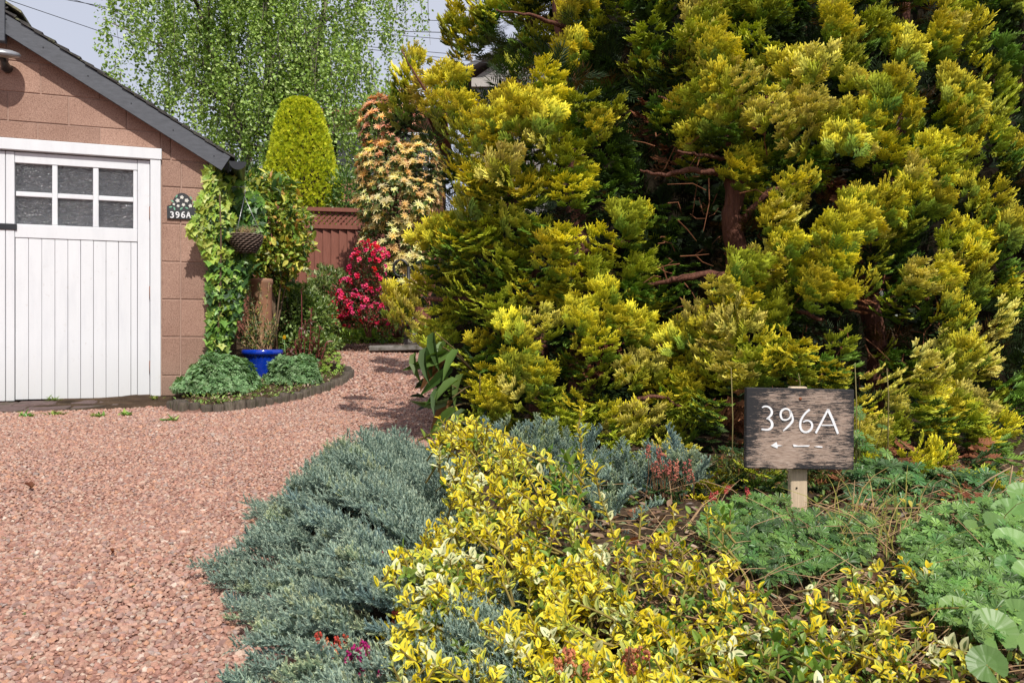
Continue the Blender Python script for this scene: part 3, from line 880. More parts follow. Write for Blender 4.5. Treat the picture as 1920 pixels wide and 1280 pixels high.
def door_leaf(a, b, flip):
    """a..b along the wall, hinged at a (right) or b"""
    f = (lambda s: s) if not flip else (lambda s: mir(s))
    def bx(s0, s1, o0, o1, z0, z1, bv=0.003):
        s0, s1 = sorted((f(s0), f(s1)))
        return gbev(Geo(), (s0, o0, z0), (s1, o1, z1), bv, AW, jit=0.0004)
    door = link("door", bx(0.434, 0.520, -0.045, -0.004, 0.178, 2.028).mesh("hinge_stile", M_white), garage, CW)
    def part(nm, mesh, mat=None): return link(nm, mesh, door, CW)
    part("stile", bx(1.352, 1.408, -0.045, -0.002, 0.178, 2.028).mesh("stile", M_white))
    part("rail", bx(0.5215, 1.3505, -0.045, -0.006, 1.948, 2.028).mesh("rail", M_white))
    part("rail", bx(0.5215, 1.3505, -0.045, -0.006, 1.392, 1.494).mesh("rail", M_white))
    # eleven tongued boards
    n = 10
    es = np.linspace(0.5225, 1.3495, n + 1)
    es[1] = es[0] + 0.045
    es[1:] = np.linspace(es[1], es[-1], n)
    for k in range(n):
        part("plank", bx(es[k] + 0.0012, es[k + 1] - 0.0012, -0.04, -0.011 + RNG.uniform(-0.0012, 0.0012), 0.186, 1.389, 0.0026).mesh("plank", M_white))
    part("backing", bx(0.5215, 1.3505, -0.052, -0.041, 0.19, 1.389, 0.001).mesh("backing", M_dark))
    cols = [(0.552, 0.792), (0.832, 1.070), (1.108, 1.345)]
    rws = [(1.499, 1.700), (1.738, 1.945)]
    # muntins
    for c0, c1 in ((0.793, 0.831), (1.071, 1.107), (0.5225, 0.551)):
        part("glazing_bar", bx(c0, c1, -0.04, -0.010, 1.4955, 1.9465).mesh("glazing_bar", M_white))
    for c0, c1 in cols:
        part("glazing_bar", bx(c0 - 0.0005, c1 + 0.0005, -0.04, -0.012, 1.701, 1.737).mesh("glazing_bar", M_white))
        for r0, r1 in rws:
            ss = sorted((f(c0), f(c1)))
            part("pane", gbox(Geo(), (ss[0] - 0.004, -0.036, r0 - 0.004), (ss[1] + 0.004, -0.030, r1 + 0.004), AW).mesh("pane", M_glass))
    return door
door = door_leaf(0, 0, False)
door2 = door_leaf(0, 0, True)
hp = link("hasp", gbev(Geo(), (1.335, -0.001, 1.447), (1.52, 0.006, 1.492), 0.002, AW).mesh("hasp", M_blackpl), door, CW)
for zz in (0.42, 1.0, 1.62):
    g = Geo(); gtube(g, [[0.431, 0.004, zz - 0.05], [0.431, 0.004, zz + 0.05]], 0.005, 8)
    V = g.V[0] @ AW.T; g.V[0] = V
    link("hinge", g.mesh("hinge", M_rust, True), door, CW)

# bargeboards, soffits, roof, gutter
def slope_frame(sg):
    L_ = math.hypot(1, 0.602)
    d = np.array([1 / L_, 0, 0.602 / L_]) * np.array([1, 1, 1]); nrm_ = np.array([-0.602 / L_, 0, 1 / L_])
    if sg: d = d * np.array([-1, 1, 1]); nrm_ = nrm_ * np.array([-1, 1, 1])
    M = np.stack([d, np.array([0, 1, 0]), nrm_], -1)
    org = np.array([-0.157 if not sg else 2 * HALF + 0.157, 0, 2.08])
    return AW @ M, CW + AW @ org, L_ * (HALF + 0.157)
for sg in (0, 1):
    A, O, LEN = slope_frame(sg)
    b = link("bargeboard", gbev(Geo(), (0.0, 0.082, -0.128), (LEN - 0.01, 0.102, 0.0), 0.002, A).mesh("bargeboard", M_barge), garage, O)
    for k in range(6):
        for zz in (-0.062,):
            g = Geo(); gtube(g, np.array([[0.10 + k * 0.345, 0.101, zz], [0.10 + k * 0.345, 0.105, zz]]) , 0.005, 8)
            g.V[0] = g.V[0] @ A.T
            link("nail", g.mesh("nail", M_blackpl), b, O)
    link("board_joint", gbev(Geo(), (-0.004, 0.103, -0.128), (0.052, 0.108, 0.002), 0.001, A).mesh("board_joint", M_barge), b, O)
    link("soffit", gbox(Geo(), (0.0, -5.1, -0.020), (LEN, 0.081, -0.006), A).mesh("soffit", M_barge), garage, O)
    # verge tiles: overlapping courses, thin ends showing above the board
    nt_ = 19
    for k in range(nt_):
        x0 = -0.03 + k * (LEN + 0.03) / nt_
        gg_ = Geo()
        for col_ in range(1):
            lift = 0.004 + RNG.uniform(0, 0.003)
            V = np.array([[x0, -0.35, 0.012], [x0 + 0.15, -0.35, 0.001], [x0, 0.112, 0.012], [x0 + 0.15, 0.112, 0.001],
                          [x0, -0.35, 0.026 + lift], [x0 + 0.15, -0.35, 0.010], [x0, 0.112, 0.024 + lift], [x0 + 0.15, 0.112, 0.010]])
            V[:, 1] += RNG.uniform(-0.006, 0.004)
            gg_.add(V @ A.T, np.array([[0, 2, 3, 1], [4, 5, 7, 6], [0, 4, 6, 2], [1, 3, 7, 5], [2, 6, 7, 3], [0, 1, 5, 4]]))
        link("roof_tile", gg_.mesh("roof_tile", M_tile), garage, O)
    rest = Geo()
    for k in range(nt_):
        x0 = -0.03 + k * (LEN + 0.03) / nt_
        for c_ in range(14):
            gbox(rest, (x0, -5.1 + c_ * 0.338, 0.002), (x0 + 0.145, -5.1 + c_ * 0.338 + 0.334, 0.02), A, (0, 0, 0))
    link("roof", rest.mesh("roof", M_tile), garage, O, kind="stuff")
    # half-round gutter with end cap
    g = Geo()
    a = np.linspace(math.pi, 2 * math.pi, 14)
    s0 = -0.215 if not sg else 2 * HALF + 0.215
    rr = 0.062
    ring = np.array([[math.cos(t) * rr, math.sin(t) * rr] for t in a]); ring2 = ring * 0.94
    prof = np.concatenate([ring, ring2[::-1]])
    gprof = [(s0 + p[0], 2.045 + p[1]) for p in prof]
    V = [[p[0], 0.112, p[1]] for p in gprof] + [[p[0], -5.1, p[1]] for p in gprof]
    n = len(gprof)
    g.add(np.array(V) @ AW.T, [[i, (i + 1) % n, n + (i + 1) % n, n + i] for i in range(n)])
    gut = link("gutter", g.mesh("gutter", M_blackpl, False), garage, CW)
    cap = [(s0 + math.cos(t) * rr * 1.04, 2.045 + math.sin(t) * rr * 1.04) for t in np.linspace(math.pi, 2 * math.pi, 20)] 
    link("end_cap", gprism(Geo(), cap, 0.113, 0.118, AW).mesh("end_cap", M_blackpl), gut, CW)
# boxed ridge piece at the apex and one lichened ridge tile
link("ridge_box", gbev(Geo(), (HALF - 0.025, 0.06, 2.80), (HALF + 0.05, 0.125, 3.11), 0.003, AW).mesh("ridge_box", M_barge), garage, CW)
g = Geo()
for sgn in (-1, 1):
    V = []
    for o_ in (-0.42, 0.10):
        for (ds, dz) in ((0.0, 0.0), (0.0, 0.018), (0.115, -0.068), (0.115, -0.05)):
            V.append([HALF - 0.01 + sgn * ds, o_, 3.095 + dz])
    g.add(np.array(V) @ AW.T, np.array([[0, 2, 6, 4], [1, 5, 7, 3], [4, 6, 7, 5], [0, 1, 3, 2], [2, 3, 7, 6]]))
link("ridge_tile", g.mesh("ridge_tile", M_lichen), garage, CW)

# house number plaque
plq = thing("number_plaque", "arched black plaque with painted flowers and 396A on the block wall", "sign", W(0.182, 0.0, 1.59))
def wallpx(px, py, o=0.02):
    a_ = (px - 960.0) / F
    ox, oy = 0.327 * o, -0.945 * o
    s = (CW[0] + ox - a_ * (CW[1] + oy)) / (0.945 - 0.327 * a_)
    Yd = CW[1] + oy - 0.327 * s
    return s, EYE + (640.0 - py) / F * Yd
s0, zb_ = wallpx(370, 412); s1, zt_ = wallpx(313, 386); _, ztop = wallpx(341, 361)
cs = (s0 + s1) / 2; hw = (s1 - s0) / 2
def plaque_outline(k):
    pts = [(cs - hw * k, zb_ + (1 - k) * 0.1), (cs + hw * k, zb_ + (1 - k) * 0.1), (cs + hw * k, zt_ - (1 - k) * 0.06), (cs + hw * 0.72 * k, zt_ - (1 - k) * 0.06 + 0.004)]
    rr = hw * 0.66 * k
    for t in np.linspace(0, math.pi, 14):
        pts.append((cs + rr * math.cos(t), zt_ + 0.006 + (ztop - zt_ - 0.008) * k * math.sin(t)))
    pts += [(cs - hw * 0.72 * k, zt_ - (1 - k) * 0.06 + 0.004), (cs - hw * k, zt_ - (1 - k) * 0.06)]
    return pts
link("rim", gprism(Geo(), plaque_outline(1.0), 0.002, 0.014, AW).mesh("rim", M_plaque), plq, CW)
link("face", gprism(Geo(), plaque_outline(0.90), 0.0142, 0.0165, AW).mesh("face", plain("plaque_ground", (0.035, 0.038, 0.042), 0.6, 0.4, nscale=50, bmp=0.3)), plq, CW)
M_flw = plain("plaque_petals", (0.62, 0.60, 0.55), 0.6, 0.3, nscale=90, var=0.2, bmp=0.2)
M_flg = plain("plaque_leaves", (0.16, 0.36, 0.24), 0.6, 0.3, nscale=90, var=0.3, bmp=0.2)
def disc(s, z, r_, o=0.0185, n=9, ph=0.0, lob=0.25):
    return [(s + r_ * (1 + lob * math.cos(5 * t)) * math.cos(t + ph), z + r_ * (1 + lob * math.cos(5 * t)) * math.sin(t + ph)) for t in np.linspace(0, 2 * math.pi, 21)[:-1]]
for (px, py, r_) in ((333, 376, 0.014), (341, 370, 0.013), (350, 376, 0.014), (344, 384, 0.012), (334, 386, 0.010), (357, 386, 0.013), (326, 383, 0.009)):
    s_, z_ = wallpx(px, py)
    link("flower", gprism(Geo(), disc(s_, z_, r_, ph=px), 0.0168, 0.0195, AW).mesh("flower", M_flw), plq, CW)
for (px, py, a_) in ((323, 377, 0.6), (320, 388, -0.3), (327, 391, 1.3), (340, 391, 2.4), (350, 390, 0.4), (363, 379, 2.2), (358, 371, 1.0), (331, 368, 2.0)):
    s_, z_ = wallpx(px, py)
    o_ = [(s_ + 0.014 * math.cos(t) * math.cos(a_) - 0.006 * math.sin(t) * math.sin(a_), z_ + 0.014 * math.cos(t) * math.sin(a_) + 0.006 * math.sin(t) * math.cos(a_)) for t in np.linspace(0, 2 * math.pi, 11)[:-1]]
    link("painted_leaf", gprism(Geo(), o_, 0.0168, 0.0185, AW).mesh("painted_leaf", M_flg), plq, CW)

# strokes with a carved or painted look; points are in a 2D frame
def stroke(g, pts, w, y0, y1, A=None, T=(0, 0, 0)):
    p = np.array(pts, float); w = np.full(len(p), w) if np.isscalar(w) else np.array(w, float)
    t = nrm(np.gradient(p, axis=0)); nn = np.stack([-t[:, 1], t[:, 0]], -1)
    a = p + nn * w[:, None] / 2; b = p - nn * w[:, None] / 2
    n = len(p)
    V = [[q[0], y1, q[1]] for q in a] + [[q[0], y1, q[1]] for q in b] + [[q[0], y0, q[1]] for q in a] + [[q[0], y0, q[1]] for q in b]
    Fq = []
    for i in range(n - 1):
        Fq += [[i, i + 1, n + i + 1, n + i], [2 * n + i, 2 * n + i + 1, i + 1, i], [n + i, n + i + 1, 3 * n + i + 1, 3 * n + i]]
    Fq += [[0, n, 3 * n, 2 * n], [n - 1, 3 * n - 1, 4 * n - 1, 2 * n - 1]]
    V = np.array(V)
    if A is not None: V = V @ np.asarray(A).T
    g.add(V + np.asarray(T), Fq)

def smooth_pts(pts, k=4):
    p = np.array(pts, float)
    for _ in range(k - 2):
        q = [p[0]]
        for i in range(len(p) - 1):
            q += [p[i] * 0.75 + p[i + 1] * 0.25, p[i] * 0.25 + p[i + 1] * 0.75]
        q.append(p[-1]); p = np.array(q)
    return p
GL = {'3': [[(0.05, 0.9), (0.35, 1.0), (0.75, 0.9), (0.72, 0.62), (0.38, 0.54)], [(0.38, 0.54), (0.82, 0.45), (0.8, 0.1), (0.4, 0.0), (0.02, 0.12)]],
      '9': [[(0.82, 0.72), (0.5, 1.0), (0.1, 0.9), (0.1, 0.55), (0.45, 0.42), (0.8, 0.6), (0.85, 0.75), (0.85, 0.4), (0.55, 0.05), (0.15, 0.02)]],
      '6': [[(0.8, 0.96), (0.4, 0.95), (0.08, 0.55), (0.1, 0.15), (0.45, 0.0), (0.82, 0.12), (0.82, 0.45), (0.5, 0.58), (0.15, 0.42)]],
      'A': [[(0.0, 0.0), (0.45, 1.0)], [(0.45, 1.0), (0.92, 0.0)], [(0.18, 0.35), (0.75, 0.35)], [(-0.08, 0.0), (0.14, 0.0)], [(0.78, 0.0), (1.02, 0.0)]]}
for ch, px in (('3', 319), ('9', 329.5), ('6', 340), ('A', 350)):
    s_, z_ = wallpx(px, 408, 0.018); s2_, z2_ = wallpx(px + 7.5, 397.5, 0.018)
    g = Geo()
    for st in GL[ch]:
        pp = [(s_ + (s2_ - s_) * u_, z_ + (z2_ - z_) * v_) for u_, v_ in (smooth_pts(st, 4) if len(st) > 2 else st)]
        stroke(g, pp, 0.0085, 0.0166, 0.0195, AW)
    link("character", g.mesh("character", M_letter), plq, CW)

# security lamp under the apex
lmp = thing("security_lamp", "small round floodlight with black bracket under the garage apex", "lamp", W(1.37, 0.1, 2.68))
g = Geo()
sL, zL = wallpx(6, 98, 0.16)
glathe(g, [(0.001, 0.020), (0.06, 0.018), (0.10, 0.006), (0.112, -0.010), (0.106, -0.022), (0.09, -0.026)], n=28, A=np.array(Euler((0.22, 0.1, 0)).to_matrix()), T=(0, 0, 0))
head = link("lamp_head", g.mesh("lamp_head", plain("grey_lamp_metal", (0.34, 0.34, 0.36), 0.35, 0.5, metal=0.5, bmp=0.05), True), lmp, W(sL, 0.16, zL))
g = Geo(); glathe(g, [(0.094, -0.0262), (0.05, -0.036), (0.001, -0.038)], n=24, A=np.array(Euler((0.22, 0.1, 0)).to_matrix()))
link("lens", g.mesh("lens", plain("frosted_lens", (0.30, 0.27, 0.22), 0.3, 0.5, bmp=0.1), True), head, W(sL, 0.16, zL))
g = Geo(); gtube(g, [W(sL + 0.01, 0.0, zL - 0.07), W(sL + 0.01, 0.05, zL - 0.075), W(sL + 0.01, 0.11, zL - 0.045), W(sL + 0.01, 0.15, zL - 0.03)], [0.035, 0.035, 0.022, 0.018], 10)
link("bracket", g.mesh("bracket", M_blackpl, True), lmp)

# paved strip and concrete kerb before the doors
apron = thing("paved_strip", "strip of worn mossy pavers with a crumbling concrete kerb before the garage doors", "paving", W(1.2, 0.3, 0.13))
apron["kind"] = "structure"; del apron["category"]
def zap(o): return 0.180 - 0.055 * o
bed = Geo()
V = np.array([[-0.30, -0.02, 0.0], [3.2, -0.02, 0.0], [-0.30, 0.56, 0.0], [3.2, 0.56, 0.0], [-0.30, -0.02, zap(0) - 0.012], [3.2, -0.02, zap(0) - 0.012], [-0.30, 0.56, zap(0.56) - 0.012], [3.2, 0.56, zap(0.56) - 0.012]])
bed.add(V @ AW.T + CW, np.array([[0, 1, 3, 2], [4, 6, 7, 5], [0, 4, 5, 1], [2, 3, 7, 6], [0, 2, 6, 4], [1, 5, 7, 3]]))
link("bedding", bed.mesh("bedding", M_dark), apron)
for row, (o0, o1) in enumerate(((0.03, 0.27), (0.275, 0.535))):
    s = -0.29 - 0.1 * row
    while s < 3.1:
        wd = RNG.uniform(0.25, 0.30)
        g = Geo()
        t_ = RNG.uniform(-0.006, 0.004)
        gbev(g, (max(s, -0.29) + 0.005, o0 + 0.004, 0.02), (s + wd - 0.005, o1 - 0.004, zap((o0 + o1) / 2) + t_), 0.007, jit=0.003)
        v = g.V[0]; v[:, 2] += -0.055 * (v[:, 1] - (o0 + o1) / 2) * (v[:, 2] > 0.1); g.V[0] = v @ AW.T
        link("paver", g.mesh("paver", M_paver), apron, CW)
        s += wd
g = Geo()
ss = np.linspace(-0.32, 3.2, 60)
V = []
for s in ss:
    w0 = 0.535; w1 = 0.615 + 0.02 * math.sin(s * 9) + RNG.uniform(-0.012, 0.012); h = zap(0.56) - 0.012 + RNG.uniform(-0.008, 0.004)
    V += [[s, w0 + 0.003, 0.05], [s, w0 + 0.003, h], [s, w1 - 0.02, h - 0.006], [s, w1, h - 0.03], [s, w1 + 0.01, 0.04]]
i = np.arange(len(ss) - 1)[:, None] * 5 + np.arange(4)[None]
g.add(np.array(V) @ AW.T + CW, np.stack([i, i + 1, i + 6, i + 5], -1).reshape(-1, 4))
link("kerb", g.mesh("kerb", M_conc), apron)

# ------------------------------------------------------------------ log edging of the small bed
edging = thing("log_edging", "border edging of short weathered upright logs round the geranium bed", "garden edging", EDGE[4])
seg = np.linalg.norm(np.diff(EDGE[:, :2], axis=0), axis=1); cum = np.concatenate([[0], np.cumsum(seg)])
d = 0.03
while d < cum[-1]:
    x = np.interp(d, cum, EDGE[:, 0]); y = np.interp(d, cum, EDGE[:, 1]); r_ = RNG.uniform(0.034, 0.043)
    z = float(gz(x, y)); h = RNG.uniform(0.050, 0.072)
    if 0.06 < d < 0.42: r_ = 0.05 if d < 0.3 else r_; h += 0.012
    g = Geo(); sh = RNG.uniform(0.8, 1.15)
    n = 14
    pr = [(r_ * 1.0, -0.05), (r_ * 1.0, 0.0), (r_ * 1.01, h * 0.6), (r_ * 0.99, h - 0.008), (r_ * 0.9, h)]
    glathe(g, pr, n=n, col=(sh, sh, sh))
    g.V[0] += RNG.normal(0, 0.0012, g.V[0].shape)
    tl = RNG.uniform(-0.05, 0.05, 2)
    lg = link("log", g.mesh("log", M_log, True), edging, (x, y, z), (tl[0], tl[1], RNG.uniform(0, 6)))
    g = Geo(); k = g.n
    V = [[0, 0, h + 0.001]] + [[r_ * 0.92 * math.cos(t), r_ * 0.92 * math.sin(t), h - 0.001] for t in np.arange(n) * 2 * math.pi / n]
    g.add(V, [[0, 1 + i, 1 + (i + 1) % n] for i in range(n)])
    o = bpy.data.objects.new("end_grain", g.mesh("end_grain", M_logtop)); COL.objects.link(o); o.parent = lg
    d += r_ * 2 + 0.002

# ------------------------------------------------------------------ lattice-topped fence
FY = 11.3
fence = thing("lattice_fence", "red-brown feather-board fence with diagonal lattice panels along its top", "fence", (-3.2, FY, 0.6))
def fx(px): return (px - 960.0) / F * FY
ztop_f = EYE + (640 - 389) / F * FY
z_l0 = EYE + (640 - 422) / F * FY
z_m0 = EYE + (640 - 428.5) / F * FY
FT = lambda x: -0.028 * (x - fx(575))       # top falls a little to the right
link('backing', gbox(Geo(), (fx(440), FY + 0.006, 0.5), (fx(1000), FY + 0.012, z_m0 - 0.03)).mesh('backing', M_dark), fence)
x = fx(440)
X1 = fx(1000)
while x < X1:
    w = 0.118
    g = Geo()
    tt = RNG.uniform(0, 0.003)
    # feather-edge board: thick edge laps over the next
    V = []
    for zz in (0.55, z_m0 + 0.012 + FT(x)):
        V += [[x + 0.003, FY - 0.036 - tt, zz], [x + w - 0.010, FY - 0.004, zz], [x + w - 0.010, FY + 0.004, zz], [x + 0.003, FY + 0.004, zz]]
    g.add(V, np.array([[0, 1, 5, 4], [1, 2, 6, 5], [2, 3, 7, 6], [3, 0, 4, 7], [4, 5, 6, 7], [3, 2, 1, 0]]))
    link("board", g.mesh("board", M_fence), fence)
    x += w - 0.004
def frail(z0, z1, y0, y1):
    xs_ = np.linspace(fx(440), X1, 9); g = Geo(); V = []
    for xx in xs_:
        V += [[xx, y0, z0 + FT(xx)], [xx, y0, z1 + FT(xx)], [xx, y1, z1 + FT(xx)], [xx, y1, z0 + FT(xx)]]
    i = np.arange(8)[:, None] * 4; j = np.arange(4)[None]; j2 = (j + 1) % 4
    g.add(V, (np.stack([i + j, i + j2, i + 4 + j2, i + 4 + j], -1).reshape(-1, 4), np.array([[0, 1, 2, 3], [32 + 3, 32 + 2, 32 + 1, 32]])))
    return g
link("rail", frail(z_m0, z_l0 + 0.01, FY - 0.055, FY + 0.02).mesh("rail", M_fence), fence)
link("rail", frail(ztop_f - 0.055, ztop_f, FY - 0.06, FY + 0.02).mesh("rail", M_fence), fence)
hgt = ztop_f - 0.055 - z_l0 - 0.01
pitch = 0.078
x = fx(440) - hgt
k = 0
while x < X1:
    for sgn in (1, -1):
        g = Geo()
        x0 = x if sgn > 0 else x + hgt
        dx = hgt * sgn
        hw_ = 0.0235
        yy = FY - 0.020 if sgn > 0 else FY - 0.011
        V = []
        for y_ in (yy, yy + 0.008):
            V += [[x0 - hw_, y_, z_l0 + 0.008 + FT(x0)], [x0 + hw_, y_, z_l0 + 0.008 + FT(x0)], [x0 + dx + hw_, y_, z_l0 + 0.012 + hgt + FT(x0 + dx)], [x0 + dx - hw_, y_, z_l0 + 0.012 + hgt + FT(x0 + dx)]]
        g.add(V, np.array([[0, 1, 2, 3], [7, 6, 5, 4], [0, 4, 5, 1], [2, 6, 7, 3], [1, 5, 6, 2], [0, 3, 7, 4]]))
        link("slat", g.mesh("slat", M_fence), fence)
    x += pitch
for px in (452, 640, 830):
    link("post", gbev(Geo(), (fx(px) - 0.04, FY + 0.022, 0.4), (fx(px) + 0.04, FY + 0.10, ztop_f - 0.03 + FT(fx(px))), 0.004).mesh("post", M_fence), fence)

# ------------------------------------------------------------------ houses far behind, and wires
h1 = thing("grey_house", "grey gabled house with slate roof glimpsed above the golden conifers", "house", (-1.0, 27, 0.9))
YH = 27.0
def hx(px, Y=YH): return (px - 960) / F * Y
def hz(py, Y=YH): return EYE + (640 - py) / F * Y
g = Geo()
gprism(g, [(hx(885), 0.8), (hx(1080), 0.8), (hx(1080), hz(150)), (hx(985), hz(80)), (hx(885), hz(150))], YH, YH + 9)
link("wall", g.mesh("wall", M_wall), h1)
link("lintel", gbev(Geo(), (hx(884), YH - 0.12, hz(165)), (hx(960), YH - 0.005, hz(148)), 0.01).mesh("lintel", plain("pale_stone", (0.42, 0.39, 0.36), 0.9, 0.2, bmp=0.3)), h1)
link("window", gbox(Geo(), (hx(893), YH - 0.04, hz(215)), (hx(950), YH - 0.005, hz(166))).mesh("window", M_glass), h1)
for sgn, (xa, xb_) in ((0, (hx(862), hx(985))), (1, (hx(1108), hx(985)))):
    za, zb2 = hz(140) - 0.1, hz(78)
    V = []
    for yy in (YH - 0.4, YH + 9.3):
        V += [[xa, yy, za], [xb_, yy, zb2], [xb_, yy, zb2 + 0.16], [xa, yy, za + 0.16]]
    link("roof", Geo().add(V, np.array([[0, 1, 2, 3], [7, 6, 5, 4], [0, 4, 5, 1], [3, 2, 6, 7], [0, 3, 7, 4], [1, 5, 6, 2]])).mesh("roof", M_slate), h1)
def far_house(name, label, pxa, pxb, pye, pyr, Y, mw, mr):
    t = thing(name, label, "house", (hx((pxa + pxb) / 2, Y), Y, 0.9))
    xa, xb2 = hx(pxa, Y), hx(pxb, Y); ze, zr = hz(pye, Y), hz(pyr, Y)
    link("wall", gbev(Geo(), (xa, Y, 0.7), (xb2, Y + 7, ze), 0.02).mesh("wall", mw), t)
    V = []
    for xx in (xa - 0.3, xb2 + 0.3):
        V += [[xx, Y - 0.4, ze - 0.1], [xx, Y + 3.5, zr], [xx, Y + 7.4, ze - 0.1], [xx, Y + 7.4, ze + 0.05], [xx, Y + 3.5, zr + 0.18], [xx, Y - 0.4, ze + 0.08]]
    link("roof", Geo().add(V, [[0, 1, 7, 6], [1, 2, 8, 7], [2, 3, 9, 8], [3, 4, 10, 9], [4, 5, 11, 10], [5, 0, 6, 11], [5, 4, 1, 0], [4, 3, 2, 1], [6, 7, 10, 11], [7, 8, 9, 10]]).mesh("roof", mr), t)
    nW = 4
    for k in range(nW):
        xc = xa + (xb2 - xa) * (k + 0.5) / nW
        w_ = link("window", gbev(Geo(), (xc - 0.62, Y - 0.05, ze - 1.9), (xc + 0.62, Y - 0.004, ze - 0.55), 0.01).mesh("window", M_white), t)
        link("pane", gbox(Geo(), (xc - 0.54, Y - 0.062, ze - 1.82), (xc + 0.54, Y - 0.052, ze - 0.63)).mesh("pane", M_glass), w_)
    return t
far_house("brick_house", "orange-brick house with red roof glimpsed through the birch", 570, 800, 215, 160, 24.0, M_brick, M_redroof)
far_house("pale_house", "pale house with slate roof low behind the birch and the clipped conifer", 400, 560, 322, 285, 26.0, M_wall, M_slate)

M_wire = plain("black_cable", (0.03, 0.03, 0.035), 0.6, 0.3, bmp=0)
def wire(label, p0, p1, Ya, Yb, r_, sag=0.0):
    A_ = P(*p0, Ya); B_ = P(*p1, Yb); d_ = B_ - A_
    pts = [A_ + d_ * t + np.array([0, 0, -sag * (1 - (2 * t - 1) ** 2)]) for t in np.linspace(-0.8, 1.6, 25)]
    t_ = thing("overhead_wire", label, "wire", A_)
    link("cable", gtube(Geo(), pts, r_, 5).mesh("cable", M_wire, True), t_)
wire("single thin cable crossing the sky above the garage roof", (14, 0), (190, 60), 17, 19, 0.008)
wire("upper of two cables meeting the birch crown at the top edge", (125, 0), (200, 14), 17, 18, 0.008)
wire("lower of two cables meeting the birch crown at the top edge", (118, -6), (205, 20), 17, 18, 0.007)
wire("highest cable in the gap between birch and conifer", (740, 37), (860, 40), 20, 20, 0.008)
wire("second highest cable in the gap between birch and conifer", (740, 59), (860, 62), 20, 20, 0.010)
wire("slanting pair cable below the second in the sky gap", (740, 66), (870, 77), 20, 20, 0.008)
wire("cable running just above the tips of the lower golden conifer", (760, 94), (900, 106), 20, 20, 0.008)
wire("lowest cable in the sky gap beside the grey house roof", (780, 103), (900, 117), 20, 20, 0.008)

# ================================================================== planting
def cloud(c, rad, n, rng, lump=0.25, freq=2.2, shell=0.55, hemi=False, zmin=None):
    """points in a lumpy ellipsoid, denser towards its surface; returns points and outward directions"""
    d = rdir(n, rng)
    if hemi: d[:, 2] = np.abs(d[:, 2])
    ph = rng.uniform(0, 6, 6)
    L_ = 1 + lump * (np.sin(d[:, 0] * freq * 2 + ph[0]) * np.cos(d[:, 1] * freq * 2 + ph[1]) + 0.6 * np.sin(d[:, 2] * freq * 3 + ph[2]) + 0.5 * np.sin((d[:, 0] + d[:, 2]) * freq * 4 + ph[3]))
    r_ = (1 - shell * rng.uniform(0, 1, n) ** 2.2) * L_
    p = np.asarray(c) + d * r_[:, None] * np.asarray(rad)
    o = nrm(d / np.asarray(rad))
    if zmin is not None:
        k = p[:, 2] > zmin; p, o = p[k], o[k]
    return p, o

def orient(o, rng, out=0.8, upw=0.3, rnd=0.7, down=0.0):
    """leaf matrices: blade runs outwards / upwards with scatter, upper face to the sky and outwards"""
    n = len(o)
    d = nrm(o * out + np.array([0, 0, upw - down]) + rdir(n, rng) * rnd)
    u = nrm(o * 0.8 + np.array([0, 0, 0.9]) + rdir(n, rng) * 0.5)
    return basis(d, u)

def pick(cols, w, n, rng, var=0.15):
    cols = np.array(cols); w = np.array(w, float); w /= w.sum()
    return cols[rng.choice(len(cols), n, p=w)] * rng.uniform(1 - var, 1 + var, (n, 1))

def leaves_as_parts(parent, name, meshes, A, T, S, kmax):
    """the leaves nearest the viewer's side become objects of their own"""
    for i in range(min(kmax, len(T))):
        link(name, meshes[i % len(meshes)], parent, T[i], quat(A[i]), float(S[i]))

def stuff(parent, name, tmpls, A, T, S, C, mat, rng):
    g = Geo(); ti = rng.integers(0, len(tmpls), len(T))
    for k in range(len(tmpls)):
        m = ti == k
        if m.any(): g.scatter(tmpls[k], A[m] * S[m][:, None, None], T[m], C[m])
    return link(name, g.mesh(name, mat), parent, kind="stuff")

def stems(parent, base, tips, r0, mat, col=(1, 1, 1), name="stem", join=True, bend=0.2, rng=RNG):
    g = Geo()
    for t in tips:
        b = np.asarray(base) + rng.uniform(-1, 1, 3) * np.array([0.03, 0.03, 0])
        mid = (b + t) / 2 + rng.uniform(-1, 1, 3) * bend * np.linalg.norm(t - b) * 0.3 + np.array([0, 0, 0.1 * np.linalg.norm(t - b)])
        pts = [b * (1 - s) ** 2 + mid * 2 * s * (1 - s) + t * s * s for s in np.linspace(0, 1, 5)]
        gtube(g, pts, np.linspace(r0, r0 * 0.35, 5), 5, col)
    return link(name, g.mesh(name, mat, True), parent)

